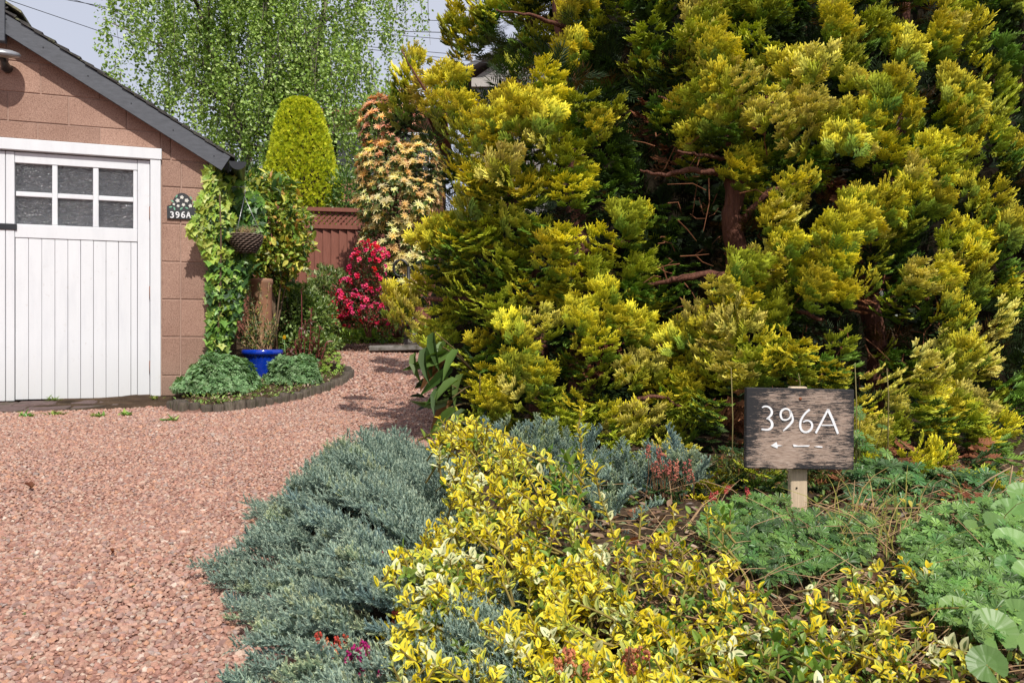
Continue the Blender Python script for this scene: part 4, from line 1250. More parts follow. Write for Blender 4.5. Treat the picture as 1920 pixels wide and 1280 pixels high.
def shrub(name, label, cat, base, lobes, n, tmpls, size, cols, w, mat, nobj=0, seed=1, part="leaf", out=0.8, upw=0.3, rnd=0.7, var=0.2, lump=0.22, shell=0.55, sv=0.25, stem_mat=None, freq=2.2, nst=9, r0=0.012):
    rng = np.random.default_rng(seed)
    t = thing(name, label, cat, base)
    PP = []; OO = []
    wts = np.array([r_[0] * r_[1] + r_[0] * r_[2] for c, r_ in lobes]); wts /= wts.sum()
    for (c, r_), q in zip(lobes, wts):
        p, o = cloud(c, r_, int(n * q), rng, lump, freq, shell); PP.append(p); OO.append(o)
    p = np.concatenate(PP); o = np.concatenate(OO)
    k = p[:, 2] > gz(p[:, 0], p[:, 1]) + 0.01
    p, o = p[k], o[k]
    n = len(p)
    A = orient(o, rng, out, upw, rnd)
    S = size * np.exp(rng.normal(0, sv, n)); C = pick(cols, w, n, rng, var)
    if nobj:
        # leaves most exposed towards the viewer
        sc = o[:, 1] * -1 + rng.uniform(0, 0.5, n) + 0.4 * o[:, 2]
        idx = np.argsort(-sc)[: nobj]
        rest = np.ones(n, bool); rest[idx] = False
        cl = pick(cols, w, 10, rng, var)
        ms = []
        for q in range(10):
            g = Geo(); g.merge(tmpls[q % len(tmpls)], None, (0, 0, 0), cl[q]); ms.append(g.mesh(part, mat))
        leaves_as_parts(t, part, ms, A[idx], p[idx], S[idx], nobj)
        A, p, S, C = A[rest], p[rest], S[rest], C[rest]
    stuff(t, "foliage", tmpls, A, p, S, C, mat, rng)
    tips = [np.asarray(c) + rdir(1, rng)[0] * np.asarray(r_) * 0.6 for c, r_ in lobes for _ in range(max(2, nst // len(lobes)))]
    stems(t, base, tips, r0, stem_mat or M_twig, (0.6, 0.55, 0.5), rng=rng)
    return t
def lob(px, py, rx, rz, Y, ry=None):
    k = Y / F
    return (P(px, py, Y), (rx * k, (ry or rx) * k, rz * k))

# ------------------------------------------------------------------ birch
rng = np.random.default_rng(5)
YB = 16.0
birch = thing("birch_tree", "tall loose-leaved pale green birch standing behind the garage and the fence", "tree", (-4.6, YB, 0.8))
tg = Geo()
def limb(g, a, b, r0, r1, n=8, wob=0.15, k=7, col=(1, 1, 1)):
    a = np.asarray(a, float); b = np.asarray(b, float)
    t = np.linspace(0, 1, n)[:, None]
    L_ = np.linalg.norm(b - a)
    pts = a + (b - a) * t + np.cumsum(rng.normal(0, wob * L_ / n * 0.35, (n, 3)), 0) * (t * (1.0))
    gtube(g, pts, np.linspace(r0, r1, n), k, col)
    return pts
tr = limb(tg, (-4.6, YB, 0.6), (-4.9, YB, 9.5), 0.20, 0.04, 12)
tr2 = limb(tg, (-4.55, YB, 2.2), (-3.5, YB + 0.3, 8.5), 0.13, 0.03, 10)
tr3 = limb(tg, (-4.6, YB, 2.0), (-6.3, YB - 0.2, 8.0), 0.12, 0.03, 10)
link("trunk", tg.mesh("trunk", M_birch, True), birch)
bt = []
for src in (tr, tr2, tr3):
    for _ in range(14):
        a = src[rng.integers(3, len(src) - 1)]
        th = rng.uniform(0, 2 * math.pi); ln = rng.uniform(0.9, 2.3)
        b = a + np.array([math.cos(th) * ln, math.sin(th) * ln, rng.uniform(0.1, 1.1)])
        g = Geo(); pts = limb(g, a, b, 0.035, 0.010, 6, 0.3, 5)
        link("limb", g.mesh("limb", M_birch, True), birch); bt.append(pts)
LFG = [quadleaf(1.0, 0.78, (1, 1, 1), 0.12), quadleaf(1.0, 0.6, (1, 1, 1), -0.05)]
NS = 3300
d = rdir(NS, rng)
ph = rng.uniform(0, 6, 4)
rr = (1 - 0.75 * rng.uniform(0, 1, NS) ** 1.5)
bump_ = 1 + 0.16 * np.sin(d[:, 0] * 5 + ph[0]) * np.cos(d[:, 2] * 6 + ph[1]) + 0.08 * np.sin(d[:, 2] * 11 + ph[2])
cen = np.array([-5.15, YB + 0.2, 6.7]); rad = np.array([3.05, 2.4, 4.2])
s0 = cen + d * (rr * bump_)[:, None] * rad
s0 = s0[(s0[:, 2] > 2.6)]
# gaps where sky shows
gap = np.sin(s0[:, 0] * 2.3 + 1.0) * np.sin(s0[:, 2] * 2.0 + 0.6) + 0.5 * np.sin(s0[:, 0] * 5.1 + s0[:, 2] * 4.3)
s0 = s0[gap < 0.8]
ns = len(s0); K = 42
tt = np.linspace(0, 1, K)[None, :, None]
hang = rng.uniform(0.35, 1.0, ns)[:, None, None]
lat = rng.normal(0, 0.16, (ns, 1, 3)) * np.array([1, 1, 0.4])
pos = s0[:, None, :] + np.array([0, 0, -1.0]) * hang * tt ** 1.3 + lat * tt + rng.normal(0, 0.042, (ns, K, 3))
pos = pos.reshape(-1, 3); n = len(pos)
A = basis(nrm(rng.normal(0, 1, (n, 3)) * np.array([1, 1, 0.6]) + np.array([0, 0, -0.7])), nrm(rng.normal(0, 0.8, (n, 3)) + np.array([0.1, -0.5, 0.7])))
C = pick([(0.24, 0.34, 0.06), (0.34, 0.44, 0.10), (0.14, 0.22, 0.035), (0.44, 0.52, 0.18)], [4, 4, 2.5, 2.5], n, rng, 0.2)
g = Geo(); S = rng.uniform(0.052, 0.084, n)
for k in (0, 1):
    m = rng.integers(0, 2, n) == k
    g.scatter(LFG[k], A[m] * S[m][:, None, None], pos[m], C[m])
link("crown", g.mesh("crown", M_leaf), birch, kind="stuff")
g = Geo()
for s in s0[:: 6]:
    e = s + np.array([rng.normal(0, .15), rng.normal(0, .15), -rng.uniform(.5, .9)])
    gtube(g, [s + np.array([0, 0, 0.15]), s, (s + e) / 2 + rng.normal(0, .03, 3), e], [0.009, 0.007, 0.005, 0.003], 3, cap=False)
link("twigs", g.mesh("twigs", M_birch, True), birch, kind="stuff")

# ------------------------------------------------------------------ clipped golden conifer behind the fence
rng = np.random.default_rng(6)
YT = 12.6
top = thing("clipped_conifer", "rounded clipped golden-yellow conifer rising behind the lattice fence", "tree", P(568, 640, YT))
prof = [(188, 8), (191, 20), (199, 31), (222, 41), (260, 50), (300, 59), (340, 67), (370, 72), (395, 70), (430, 60)]
pz = np.array([EYE + (640 - a) / F * YT for a, b in prof]); pr = np.array([b / F * YT for a, b in prof])
n = 20000
zz = rng.uniform(pz[-1], pz[0], n); th = rng.uniform(0, 2 * math.pi, n)
extra = rng.uniform(0, 1, n) < 0.07
zz = np.where(extra, pz[0] - 0.04 * rng.uniform(0, 1, n), zz)
rad_ = np.interp(-zz, -pz, pr) * np.where(extra, np.sqrt(rng.uniform(0, 1, n)), 1)
lum = 1 + 0.045 * np.sin(th * 9 + zz * 7) * np.sin(zz * 19 + th * 3) + 0.03 * np.sin(th * 23 + zz * 31)
rad_ = rad_ * lum * (1 - 0.10 * rng.uniform(0, 1, n) ** 1.5)
cx = P(568, 0, YT)[0] - (zz - pz[-1]) * 0.02
p = np.stack([cx + rad_ * np.cos(th), YT + rad_ * np.sin(th), zz], -1)
o = nrm(np.stack([np.cos(th), np.sin(th), np.full(n, 0.75)], -1))
A = orient(o, rng, 0.8, 0.5, 0.45)
tuft = Geo()
for a_ in (-0.5, 0.0, 0.5):
    q = quadleaf(1.0, 0.28, (1, 1, 1), 0.06)
    Rz = np.array(Euler((0.25 * a_, 0.3, a_)).to_matrix()); tuft.merge(q, Rz)
inner = np.clip(1 - (lum - 0.95) * 7, 0, 1)[:, None]
C = pick([(0.64, 0.72, 0.03), (0.80, 0.82, 0.05), (0.46, 0.56, 0.025), (0.26, 0.36, 0.02)], [4, 3, 3, 1.2], n, rng, 0.15)
stuff(top, "foliage", [tuft], A, p, rng.uniform(0.034, 0.062, n), C, M_conif, rng)
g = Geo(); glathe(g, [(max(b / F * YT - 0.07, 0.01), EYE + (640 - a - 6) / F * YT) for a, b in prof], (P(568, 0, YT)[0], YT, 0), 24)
link("dark_core", g.mesh("dark_core", M_dark, True), top)  # solid core, the shade inside the foliage put into its colour
link("trunk", gtube(Geo(), [(P(568, 0, YT)[0], YT, 0.6), (P(568, 0, YT)[0], YT, 2.5)], 0.07, 8).mesh("trunk", M_bark, True), top)

# ------------------------------------------------------------------ garden shrubs beyond the path
OV = [leaf(1.0, 0.52, 0.1, 0.2), leaf(1.0, 0.42, 0.16, 0.1)]
NARROW = [leaf(1.0, 0.30, 0.1, 0.25)]
TINY = [quadleaf(1.0, 0.6, (1, 1, 1), 0.1), quadleaf(1.0, 0.5, (1, 1, 1), 0.02)]
shrub("green_shrub", "small green shrub with pale-edged leaves between clipped conifer and cream-tipped bush", "shrub", P(655, 640, 12.2),
      [lob(652, 365, 34, 46, 12.2), lob(700, 385, 40, 40, 12.2), lob(655, 470, 40, 70, 12.2)], 3600, OV, 0.06, [(0.07, 0.15, 0.03), (0.14, 0.24, 0.05), (0.42, 0.46, 0.20)], [3, 3, 1], M_leaf, 0, 21)
shrub("hedge_shrub", "dark green shrub in the gap between garage gutter and clipped conifer", "shrub", P(470, 640, 12.4),
      [lob(455, 350, 46, 50, 12.6), lob(505, 400, 30, 60, 12.6), lob(420, 430, 40, 90, 12.6)], 2600, OV, 0.07, [(0.035, 0.075, 0.02), (0.07, 0.12, 0.03)], [3, 2], M_leaf, 0, 22)

# cream and orange tipped pieris
rng = np.random.default_rng(8)
pier = thing("pieris_bush", "tall pieris bush with cream, peach and coral new leaf rosettes", "shrub", P(745, 640, 9.8))
ros = []
for q, cc in enumerate([(0.86, 0.70, 0.34), (0.90, 0.64, 0.30), (0.88, 0.50, 0.24), (0.82, 0.74, 0.44), (0.88, 0.46, 0.34), (0.92, 0.56, 0.38)]):
    g = Geo()
    for i in range(13):
        a_ = i * 2.4; e = 0.25 + 0.75 * (i / 13.0)
        dd = np.array([math.cos(a_) * math.cos(e), math.sin(a_) * math.cos(e), math.sin(e)])
        Am = basis(dd[None], np.array([[0, 0, 1.0]]) + dd * -0.2)[0]
        g.merge(leaf(1.0, 0.27, 0.1, 0.30, (0.9, 0.95, 0.8), (1, 1, 1), (1, 0.95, 0.9)), Am * rng.uniform(0.7, 1.0), (0, 0, 0), cc)
    # darker older leaves below
    for i in range(9):
        a_ = i * 2.2; dd = nrm(np.array([math.cos(a_), math.sin(a_), -0.25]))
        Am = basis(dd[None], np.array([[0, 0, 1.0]]))[0]
        g.merge(leaf(1.0, 0.3, 0.1, 0.25), Am * 0.95, (0, 0, -0.25), (0.13, 0.20, 0.05))
    ros.append(g)
rm = [g.mesh("leaf_rosette", M_leaf) for g in ros]
LP = [(718, 235, 44, 52, [4, 5, 2]), (755, 205, 34, 34, [4, 5]), (705, 205, 18, 16, [4, 5]), (728, 312, 58, 46, [1, 2, 0]), (745, 385, 76, 56, [0, 1, 3]), (700, 330, 30, 40, [0, 1, 2]),
      (725, 455, 50, 46, [0, 3, 1]), (768, 470, 40, 60, [0, 3]), (742, 520, 40, 42, [0, 3, 1]), (722, 590, 20, 22, [0, 3]), (790, 330, 40, 80, [0, 1])]
PO = []
for (px, py, rx, rz, ks) in LP:
    c, r_ = lob(px, py, rx, rz, 9.9, rx)
    m = int(rx * rz / 23)
    dd = rdir(m * 3, rng); dd = dd[(dd[:, 1] < 0.45)][: m]
    q = np.asarray(c) + dd * np.array(r_) * rng.uniform(0.78, 1.08, (len(dd), 1))
    for a, b in zip(q, dd): PO.append((a, nrm(b + np.array([0, -0.2, 0.9])), ks[rng.integers(len(ks))]))
PO.sort(key=lambda t: t[0][1])
big = Geo()
for i_, (a, b, k) in enumerate(PO):
    Am = basis(nrm(np.cross(b, rng.normal(size=3)))[None], b[None])[0]; s = rng.uniform(0.058, 0.086)
    if i_ < 300: link("leaf_rosette", rm[k], pier, a, quat(Am), s)
    else: big.merge(ros[k], Am * s, a)
if big.n: link("foliage", big.mesh("foliage", M_leaf), pier, kind="stuff")
PP = []; OO = []
for (px, py, rx, rz, ks) in LP:
    p_, o_ = cloud(*lob(px, py, rx * 0.95, rz * 0.95, 10.0), int(rx * rz / 4.5), rng, 0.1, 2, 0.6); PP.append(p_); OO.append(o_)
PP = np.concatenate(PP); OO = np.concatenate(OO)
stuff(pier, "inner_leaves", NARROW, orient(OO, rng), PP, rng.uniform(0.05, 0.085, len(PP)), pick([(0.05, 0.10, 0.025), (0.10, 0.16, 0.04), (0.45, 0.38, 0.15)], [3, 3, 1], len(PP), rng), M_leaf, rng)
stems(pier, P(745, 632, 9.9), [P(px, py, 10.0) for px, py, *_ in LP], 0.028, M_twig, (0.5, 0.4, 0.35), rng=rng)

# red azalea
rng = np.random.default_rng(9)
aza = thing("red_azalea", "azalea covered in crimson-red flowers in front of the fence", "shrub", P(690, 632, 9.4))
fl = Geo()
for i in range(5):
    a_ = i * 2 * math.pi / 5
    dd = np.array([math.cos(a_) * 0.8, math.sin(a_) * 0.8, 0.6])
    fl.merge(leaf(1.0, 0.75, 0.1, -0.1, wide=0.6), basis(nrm(dd)[None], np.array([[0, 0, 1.0]]))[0])
truss = Geo()
for i in range(5):
    dd = nrm(np.array([math.cos(i * 1.26) * 0.8, math.sin(i * 1.26) * 0.8, 0.8])) if i < 4 else np.array([0, 0, 1.0])
    truss.merge(fl, basis(nrm(np.cross(dd, [0.3, 0.2, 0.9]))[None], dd[None])[0] * 0.7, dd * 0.6, (1, 1, 1))
tm = []
for cc in ((0.62, 0.012, 0.06), (0.78, 0.04, 0.14), (0.50, 0.010, 0.03), (0.80, 0.09, 0.22)):
    g = Geo(); g.merge(truss, None, (0, 0, 0), cc); tm.append(g.mesh("flower_truss", M_petal))
AL = [(690, 505, 34, 48, 46), (665, 545, 30, 30, 22), (635, 580, 20, 16, 18), (690, 575, 44, 26, 26), (655, 560, 26, 20, 16), (640, 600, 22, 12, 12), (710, 590, 34, 18, 18), (735, 568, 16, 14, 7), (712, 470, 16, 18, 12), (700, 455, 12, 12, 6), (747, 578, 10, 12, 5)]
for (px, py, rx, rz, m) in AL:
    c, r_ = lob(px, py, rx, rz, 9.3)
    dd = rdir(m * 4, rng); dd = dd[dd[:, 1] < 0.2][:m]
    for b in dd:
        o = nrm(b + np.array([0, -0.2, 0.4]))
        link("flower_truss", tm[rng.integers(len(tm))], aza, np.asarray(c) + b * np.array(r_) * rng.uniform(0.85, 1.1), quat(basis(nrm(np.cross(o, rng.normal(size=3)))[None], o[None])[0]), rng.uniform(0.024, 0.038))
PP = []; OO = []
for (px, py, rx, rz) in ((690, 515, 34, 58), (688, 578, 66, 36), (650, 560, 34, 34), (735, 590, 40, 34)):
    p_, o_ = cloud(*lob(px, py, rx, rz, 9.45), int(rx * rz * 1.5), rng, 0.15, 2, 0.6); PP.append(p_); OO.append(o_)
PP = np.concatenate(PP); OO = np.concatenate(OO)
stuff(aza, "foliage", OV, orient(OO, rng), PP, rng.uniform(0.022, 0.038, len(PP)), pick([(0.04, 0.09, 0.025), (0.08, 0.14, 0.035), (0.30, 0.05, 0.04), (0.24, 0.10, 0.05)], [3, 2, 2.2, 1.5], len(PP), rng), M_leaf, rng)
stems(aza, P(690, 632, 9.4), [P(690, 500, 9.4), P(660, 560, 9.4), P(720, 560, 9.4), P(700, 480, 9.4)], 0.014, M_twig, (0.5, 0.4, 0.35), rng=rng)

shrub("box_shrub", "low small-leaved olive-green shrub right of the clay chimney pot", "shrub", P(560, 660, 8.4),
      [lob(545, 590, 52, 56, 8.5), lob(590, 600, 40, 44, 8.6), lob(530, 560, 34, 36, 8.6), (P(575, 645, 8.4), (0.34, 0.3, 0.14))], 11000, TINY + OV[:1], 0.040, [(0.11, 0.16, 0.035), (0.19, 0.24, 0.055), (0.30, 0.36, 0.13), (0.05, 0.085, 0.02)], [3, 3, 2, 1.5], M_leaf, 0, 31, lump=0.16)
shrub("pale_shrub", "airy grey-green shrub spreading against the fence boards", "shrub", P(618, 645, 9.9),
      [lob(612, 562, 40, 50, 9.9), lob(640, 575, 34, 34, 9.8), lob(600, 600, 38, 34, 9.7), lob(572, 575, 24, 32, 9.8)], 11000, TINY + OV[:1], 0.046, [(0.15, 0.22, 0.06), (0.26, 0.33, 0.12), (0.36, 0.40, 0.19), (0.07, 0.11, 0.03)], [3, 3, 2, 1.5], M_leaf, 0, 32, lump=0.3)
shrub("mixed_shrub", "glossy shrub with green, yellow and orange leaves between ivy and fence", "shrub", P(515, 660, 8.0),
      [lob(515, 400, 52, 60, 8.0), lob(548, 440, 34, 52, 8.0), lob(480, 370, 34, 40, 8.0), lob(520, 480, 56, 40, 8.0), lob(500, 520, 44, 36, 8.1), lob(520, 350, 30, 20, 8.0)], 4600, OV, 0.062,
      [(0.16, 0.24, 0.035), (0.34, 0.38, 0.06), (0.55, 0.48, 0.10), (0.52, 0.27, 0.08), (0.05, 0.10, 0.025), (0.60, 0.60, 0.36)], [4, 4, 2.2, 1.1, 3, 0.5], M_leaf, 280, 33, lump=0.2, rnd=0.9)
shrub("ground_cover", "bright lime-green low ground cover along the far edge of the path", "ground cover plant", P(690, 640, 10.6),
      [lob(660, 632, 32, 12, 10.6), lob(710, 630, 40, 16, 10.7), lob(745, 622, 30, 26, 10.8), lob(700, 612, 50, 20, 11.0), (P(800, 632, 10.6), (0.35, 0.3, 0.12))], 2600, OV, 0.055, [(0.26, 0.38, 0.05), (0.36, 0.47, 0.08), (0.12, 0.22, 0.04)], [3, 3, 1.2], M_leaf, 60, 34, upw=0.7)
def tulip(px, py, Y, col, label, nm="tulip"):
    b = P(px, py, Y); gr = float(gz(b[0], b[1]))
    t = thing(nm, label, "flower", (b[0], b[1], gr))
    link("stem", gtube(Geo(), [(b[0], b[1], gr - 0.01), (b[0] + 0.01, b[1], (gr + b[2]) / 2), tuple(b)], 0.003, 5, (0.3, 0.5, 0.2)).mesh("stem", M_leaf), t)
    g = Geo()
    for i in range(6):
        a_ = i * math.pi / 3; dd = nrm(np.array([math.cos(a_) * 0.45, math.sin(a_) * 0.45, 1]))
        g.merge(leaf(1, 0.7, 0.15, -0.1), basis(dd[None], -np.array([[math.cos(a_), math.sin(a_), -0.4]]))[0] * 0.045, b, col)
    link("petals", g.mesh("petals", M_petal), t)
    g = Geo()
    for i in range(3):
        dd = nrm(np.array([math.cos(i * 2.1 + px), math.sin(i * 2.1 + px), 1.2])); g.merge(NARROW[0], basis(dd[None], np.array([[0, 0, 1.0]]))[0] * 0.13, (b[0], b[1], gr), (0.10, 0.2, 0.05))
    link("leaves", g.mesh("leaves", M_leaf), t)
tulip(634, 640, 10.3, (0.80, 0.55, 0.02), "yellow flower at the edge of the far gravel path")
tulip(632, 631, 10.5, (0.75, 0.22, 0.15), "coral flower just behind the yellow flower by the path")
tulip(717, 609, 10.4, (0.75, 0.25, 0.25), "pale pink flower standing in the lime ground cover")
tulip(533, 637, 7.5, (0.80, 0.55, 0.02), "yellow flower right of the clay chimney pot behind the blue pot")

# stone step and slab by the path
step = thing("stone_step", "two stacked rough grey stones at the path edge by the iron hook", "step", P(775, 645, 9.7))
g = gbev(Geo(), (0, 0, 0), (0.42, 0.3, 0.075), 0.012, jit=0.008); link("stone", g.mesh("stone", M_conc), step, P(756, 646, 9.7))
g = gbev(Geo(), (0, 0, 0), (0.40, 0.28, 0.055), 0.012, jit=0.008); link("stone", g.mesh("stone", M_conc), step, P(757, 633.5, 9.72))
slab = thing("stone_slab", "flat grey stone slab lying flush in the gravel before the step", "paving slab", P(745, 655, 9.3))
g = gbev(Geo(), (-0.28, -0.16, -0.03), (0.36, 0.16, 0.035), 0.015, jit=0.01); link("slab", g.mesh("slab", M_conc), slab, P(742, 653, 9.35), (0, 0, -0.12))
hook = thing("iron_hook", "black iron garden stake with a scrolled hook beside the stone step", "garden stake", P(766, 628, 9.6))
YK = 9.6
link("stake", gtube(Geo(), [P(766, 634, YK), P(766, 500, YK)], 0.021, 8).mesh("stake", M_iron, True), hook)
c_ = P(763, 503, YK)
link("scroll", gtube(Geo(), [c_ + np.array([-0.075 + 0.085 * math.cos(t), 0, 0.10 * math.sin(t)]) for t in np.linspace(0.3, 5.4, 18)], 0.016, 6).mesh("scroll", M_iron, True), hook)

# ------------------------------------------------------------------ clay chimney pot, blue pot, their plants
YP = 7.3
cp = P(489, 650, YP); gp = float(gz(cp[0], cp[1])) + 0.02
pot1 = thing("chimney_pot", "tall plain terracotta chimney pot standing in the small bed", "chimney pot", (cp[0], cp[1], gp))
zt = EYE + (640 - 523) / F * YP - gp; rp_ = 20.5 / F * YP
g = Geo(); glathe(g, [(rp_ * 0.98, 0), (rp_, 0.1), (rp_, zt - 0.05), (rp_ * 1.07, zt - 0.04), (rp_ * 1.07, zt - 0.01), (rp_ * 1.02, zt), (rp_ * 0.86, zt), (rp_ * 0.86, 0.2)], n=36)
link("clay_wall", g.mesh("clay_wall", M_terra, True), pot1, (cp[0], cp[1], gp))
YQ = 7.0
bp = P(492, 650, YQ); rimz = EYE + (640 - 655) / F * YQ; gq = float(gz(bp[0], bp[1])) + 0.02
pot2 = thing("blue_pot", "glossy cobalt-blue ribbed planter between the two green mounds", "plant pot", (bp[0], bp[1], gq))
h = rimz - gq; rr_ = 38.0 / F * YQ
g = Geo(); n = 56
prof_ = [(rr_ * 0.62, 0), (rr_ * 0.66, 0.02), (rr_ * 0.80, h * 0.55), (rr_ * 0.87, h - 0.05)]
glathe(g, prof_, n=n, wob=0.018)
link("body", g.mesh("body", M_blue, True), pot2, (bp[0], bp[1], gq))
g = Geo(); glathe(g, [(rr_ * 0.86, h - 0.052), (rr_ * 0.97, h - 0.045), (rr_ * 1.0, h - 0.028), (rr_ * 0.98, h - 0.008), (rr_ * 0.93, h), (rr_ * 0.84, h - 0.004), (rr_ * 0.82, h - 0.05), (0.001, h - 0.05)], n=40)
link("rim", g.mesh("rim", M_blue, True), pot2, (bp[0], bp[1], gq))
g = Geo(); glathe(g, [(rr_ * 0.815, h - 0.03), (rr_ * 0.5, h - 0.018), (0.001, h - 0.015)], n=24)
link("compost", g.mesh("compost", M_dark, True), pot2, (bp[0], bp[1], gq))
rng = np.random.default_rng(12)
pp = thing("potted_shrub", "leggy half-dead shrub with pale stems growing in the blue pot", "potted plant", (bp[0], bp[1], rimz - 0.02))
PP = []; OO = []
for k in range(34):
    tx = rng.uniform(408, 520) ; ty = rng.uniform(525, 630) if tx < 505 else rng.uniform(590, 640)
    tip = P(tx, ty, YQ + rng.uniform(-0.12, 0.12)); b = np.array([bp[0], bp[1], rimz - 0.03]) + rng.uniform(-0.05, 0.05, 3) * np.array([1, 1, 0])
    mid = (b + tip) / 2 + np.array([(tip[0] - b[0]) * 0.22, 0, -0.02])
    pts = np.array([b * (1 - s) ** 2 + mid * 2 * s * (1 - s) + tip * s * s for s in np.linspace(0, 1, 7)])
    g = Geo(); gtube(g, pts, np.linspace(0.0055, 0.002, 7), 5, (1.6, 1.4, 1.15))
    link("stem", g.mesh("stem", M_twig, True), pp)
    m = rng.integers(26, 60); s_ = rng.uniform(0.25, 1.0, m)
    q = np.stack([np.interp(s_, np.linspace(0, 1, 7), pts[:, i]) for i in range(3)], -1)
    PP.append(q + rng.normal(0, 0.008, q.shape)); OO.append(nrm(rdir(m, rng) + np.array([0, -0.2, 0.6])))
PP = np.concatenate(PP); OO = np.concatenate(OO)
stuff(pp, "foliage", NARROW, orient(OO, rng, 1.0, 0.3, 0.3), PP, rng.uniform(0.018, 0.042, len(PP)), pick([(0.16, 0.24, 0.10), (0.40, 0.38, 0.10), (0.10, 0.17, 0.07), (0.45, 0.36, 0.22)], [4, 3, 3, 1.5], len(PP), rng), M_leaf, rng)

# dark red shoots
rng = np.random.default_rng(13)
pe = thing("red_stemmed_plant", "upright maroon shoots with dark red leaves behind the right green mound", "plant", P(565, 690, 7.25))
PP = []; OO = []
for k, (bx_, tx, ty) in enumerate([(562, 565, 545), (556, 552, 640), (575, 583, 585), (570, 590, 630), (550, 543, 655), (582, 600, 655), (566, 572, 600), (590, 612, 640), (560, 560, 625), (598, 628, 660), (545, 535, 662), (586, 600, 610)]):
    b = P(bx_, 700, 7.25); b[2] = gz(b[0], b[1]); tip = P(tx, ty, 7.25 + rng.uniform(-0.1, 0.1))
    pts = np.array([b + (tip - b) * s + np.array([0, 0, 0.0]) + np.array([math.sin(s * 3) * 0.01, 0, 0]) for s in np.linspace(0, 1, 6)])
    g = Geo(); gtube(g, pts, np.linspace(0.008 if k in (0, 2) else 0.0045, 0.003, 6), 6, (0.24, 0.055, 0.05))
    link("stem", g.mesh("stem", M_petal, True), pe)
    m = 20 if k else 9
    s_ = rng.uniform(0.55 if k else 0.96, 1.03, m)
    q = np.stack([np.interp(s_, np.linspace(0, 1, 6), pts[:, i]) for i in range(3)], -1)
    PP.append(q); OO.append(nrm(rdir(m, rng) + np.array([0, 0, 0.4])))
PP = np.concatenate(PP); OO = np.concatenate(OO)
stuff(pe, "foliage", NARROW, orient(OO, rng, 1, 0.2, 0.3), PP, rng.uniform(0.035, 0.07, len(PP)), pick([(0.13, 0.03, 0.03), (0.22, 0.08, 0.06), (0.10, 0.06, 0.03)], [3, 2, 1], len(PP), rng), M_leaf, rng)
g = Geo()
for k in range(26):
    b = P(rng.uniform(575, 615), 705, 7.2); b[2] = gz(b[0], b[1]); e = b + np.array([rng.uniform(0.0, 0.26), rng.uniform(-0.15, 0.15), rng.uniform(0.05, 0.24)])
    gtube(g, [b, (b + e) / 2 + np.array([0, 0, 0.03]), e], [0.003, 0.0025, 0.0015], 4, (0.8, 0.6, 0.5))
tag_ = link("dry_twigs", g.mesh("dry_twigs", M_twig, True), None, kind="stuff"); tag_["label"] = "dry brown twigs leaning out of the small bed over the path"

# two soft green mounds in the edged bed
PL = [palmleaf(5, 0.35, 1.0, (0.9, 1, 0.9), (1, 1, 1), 280, False), palmleaf(5, 0.45, 1.0, (0.9, 0.95, 0.9), (1.1, 1.1, 1.1), 300, False)]
def mound(name, label, px, py, rx, rz, Y, n, nobj, seed, cols, w, size):
    rng = np.random.default_rng(seed)
    c = P(px, py, Y); gr = float(gz(c[0], c[1])); c[2] = gr + 0.03
    r_ = np.array([rx / F * Y, rx / F * Y * 0.9, rz / F * Y])
    t = thing(name, label, "plant", (c[0], c[1], gr))
    p, o = cloud(c, r_, n, rng, 0.13, 2.4, 0.35, True)
    k = o[:, 1] < 0.7; p, o = p[k], o[k]; n = len(p)
    nr = nrm(o * 0.8 + np.array([0, 0, 0.55]) + rdir(n, rng) * 0.75)
    dd = nrm(np.cross(nr, rdir(n, rng))); A = basis(dd, nr)
    S = size * np.exp(rng.normal(0, 0.2, n)); C = pick(cols, w, n, rng, 0.2)
    idx = np.argsort(o[:, 1] - 0.3 * o[:, 2] + rng.uniform(0, 0.7, n))[:nobj]
    cl = pick(cols, w, 8, rng, 0.15); ms = [Geo().merge(PL[q % 2], None, (0, 0, 0), cl[q]).mesh("leaf", M_leaf) for q in range(8)]
    leaves_as_parts(t, "leaf", ms, A[idx], p[idx], S[idx], nobj)
    m = np.ones(n, bool); m[idx] = False
    stuff(t, "foliage", PL, A[m], p[m], S[m], C[m], M_leaf, rng)
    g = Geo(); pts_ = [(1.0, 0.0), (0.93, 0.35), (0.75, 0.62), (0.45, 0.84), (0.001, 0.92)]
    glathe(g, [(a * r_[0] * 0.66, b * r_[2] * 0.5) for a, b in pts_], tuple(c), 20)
    link("stems", g.mesh("stems", M_dark, True), t)  # dark dome filling the mound, painted shade between the leaves
GC = [(0.13, 0.23, 0.09), (0.20, 0.32, 0.14), (0.28, 0.40, 0.20), (0.08, 0.15, 0.05)]
mound("geranium_mound", "larger soft green cranesbill mound at the garage corner", 410, 716, 76, 62, 6.25, 3600, 280, 41, GC, [3, 4, 2, 1.5], 0.026)
mound("geranium_mound", "smaller green cranesbill mound right of the blue pot", 550, 706, 54, 48, 6.65, 2400, 250, 42, GC, [3, 4, 2, 1.5], 0.027)
mound("lime_seedling", "little lime-green leafy clump at the right tip of the edged bed", 622, 700, 24, 42, 7.15, 130, 60, 43, [(0.28, 0.40, 0.06), (0.18, 0.30, 0.05)], [2, 1], 0.026)
mound("lime_geranium", "yellow-green leafy patch along the garage wall above the larger mound", 395, 690, 45, 58, 6.62, 500, 120, 44, [(0.28, 0.36, 0.07), (0.20, 0.30, 0.06), (0.38, 0.42, 0.14)], [2, 1, 1], 0.024)
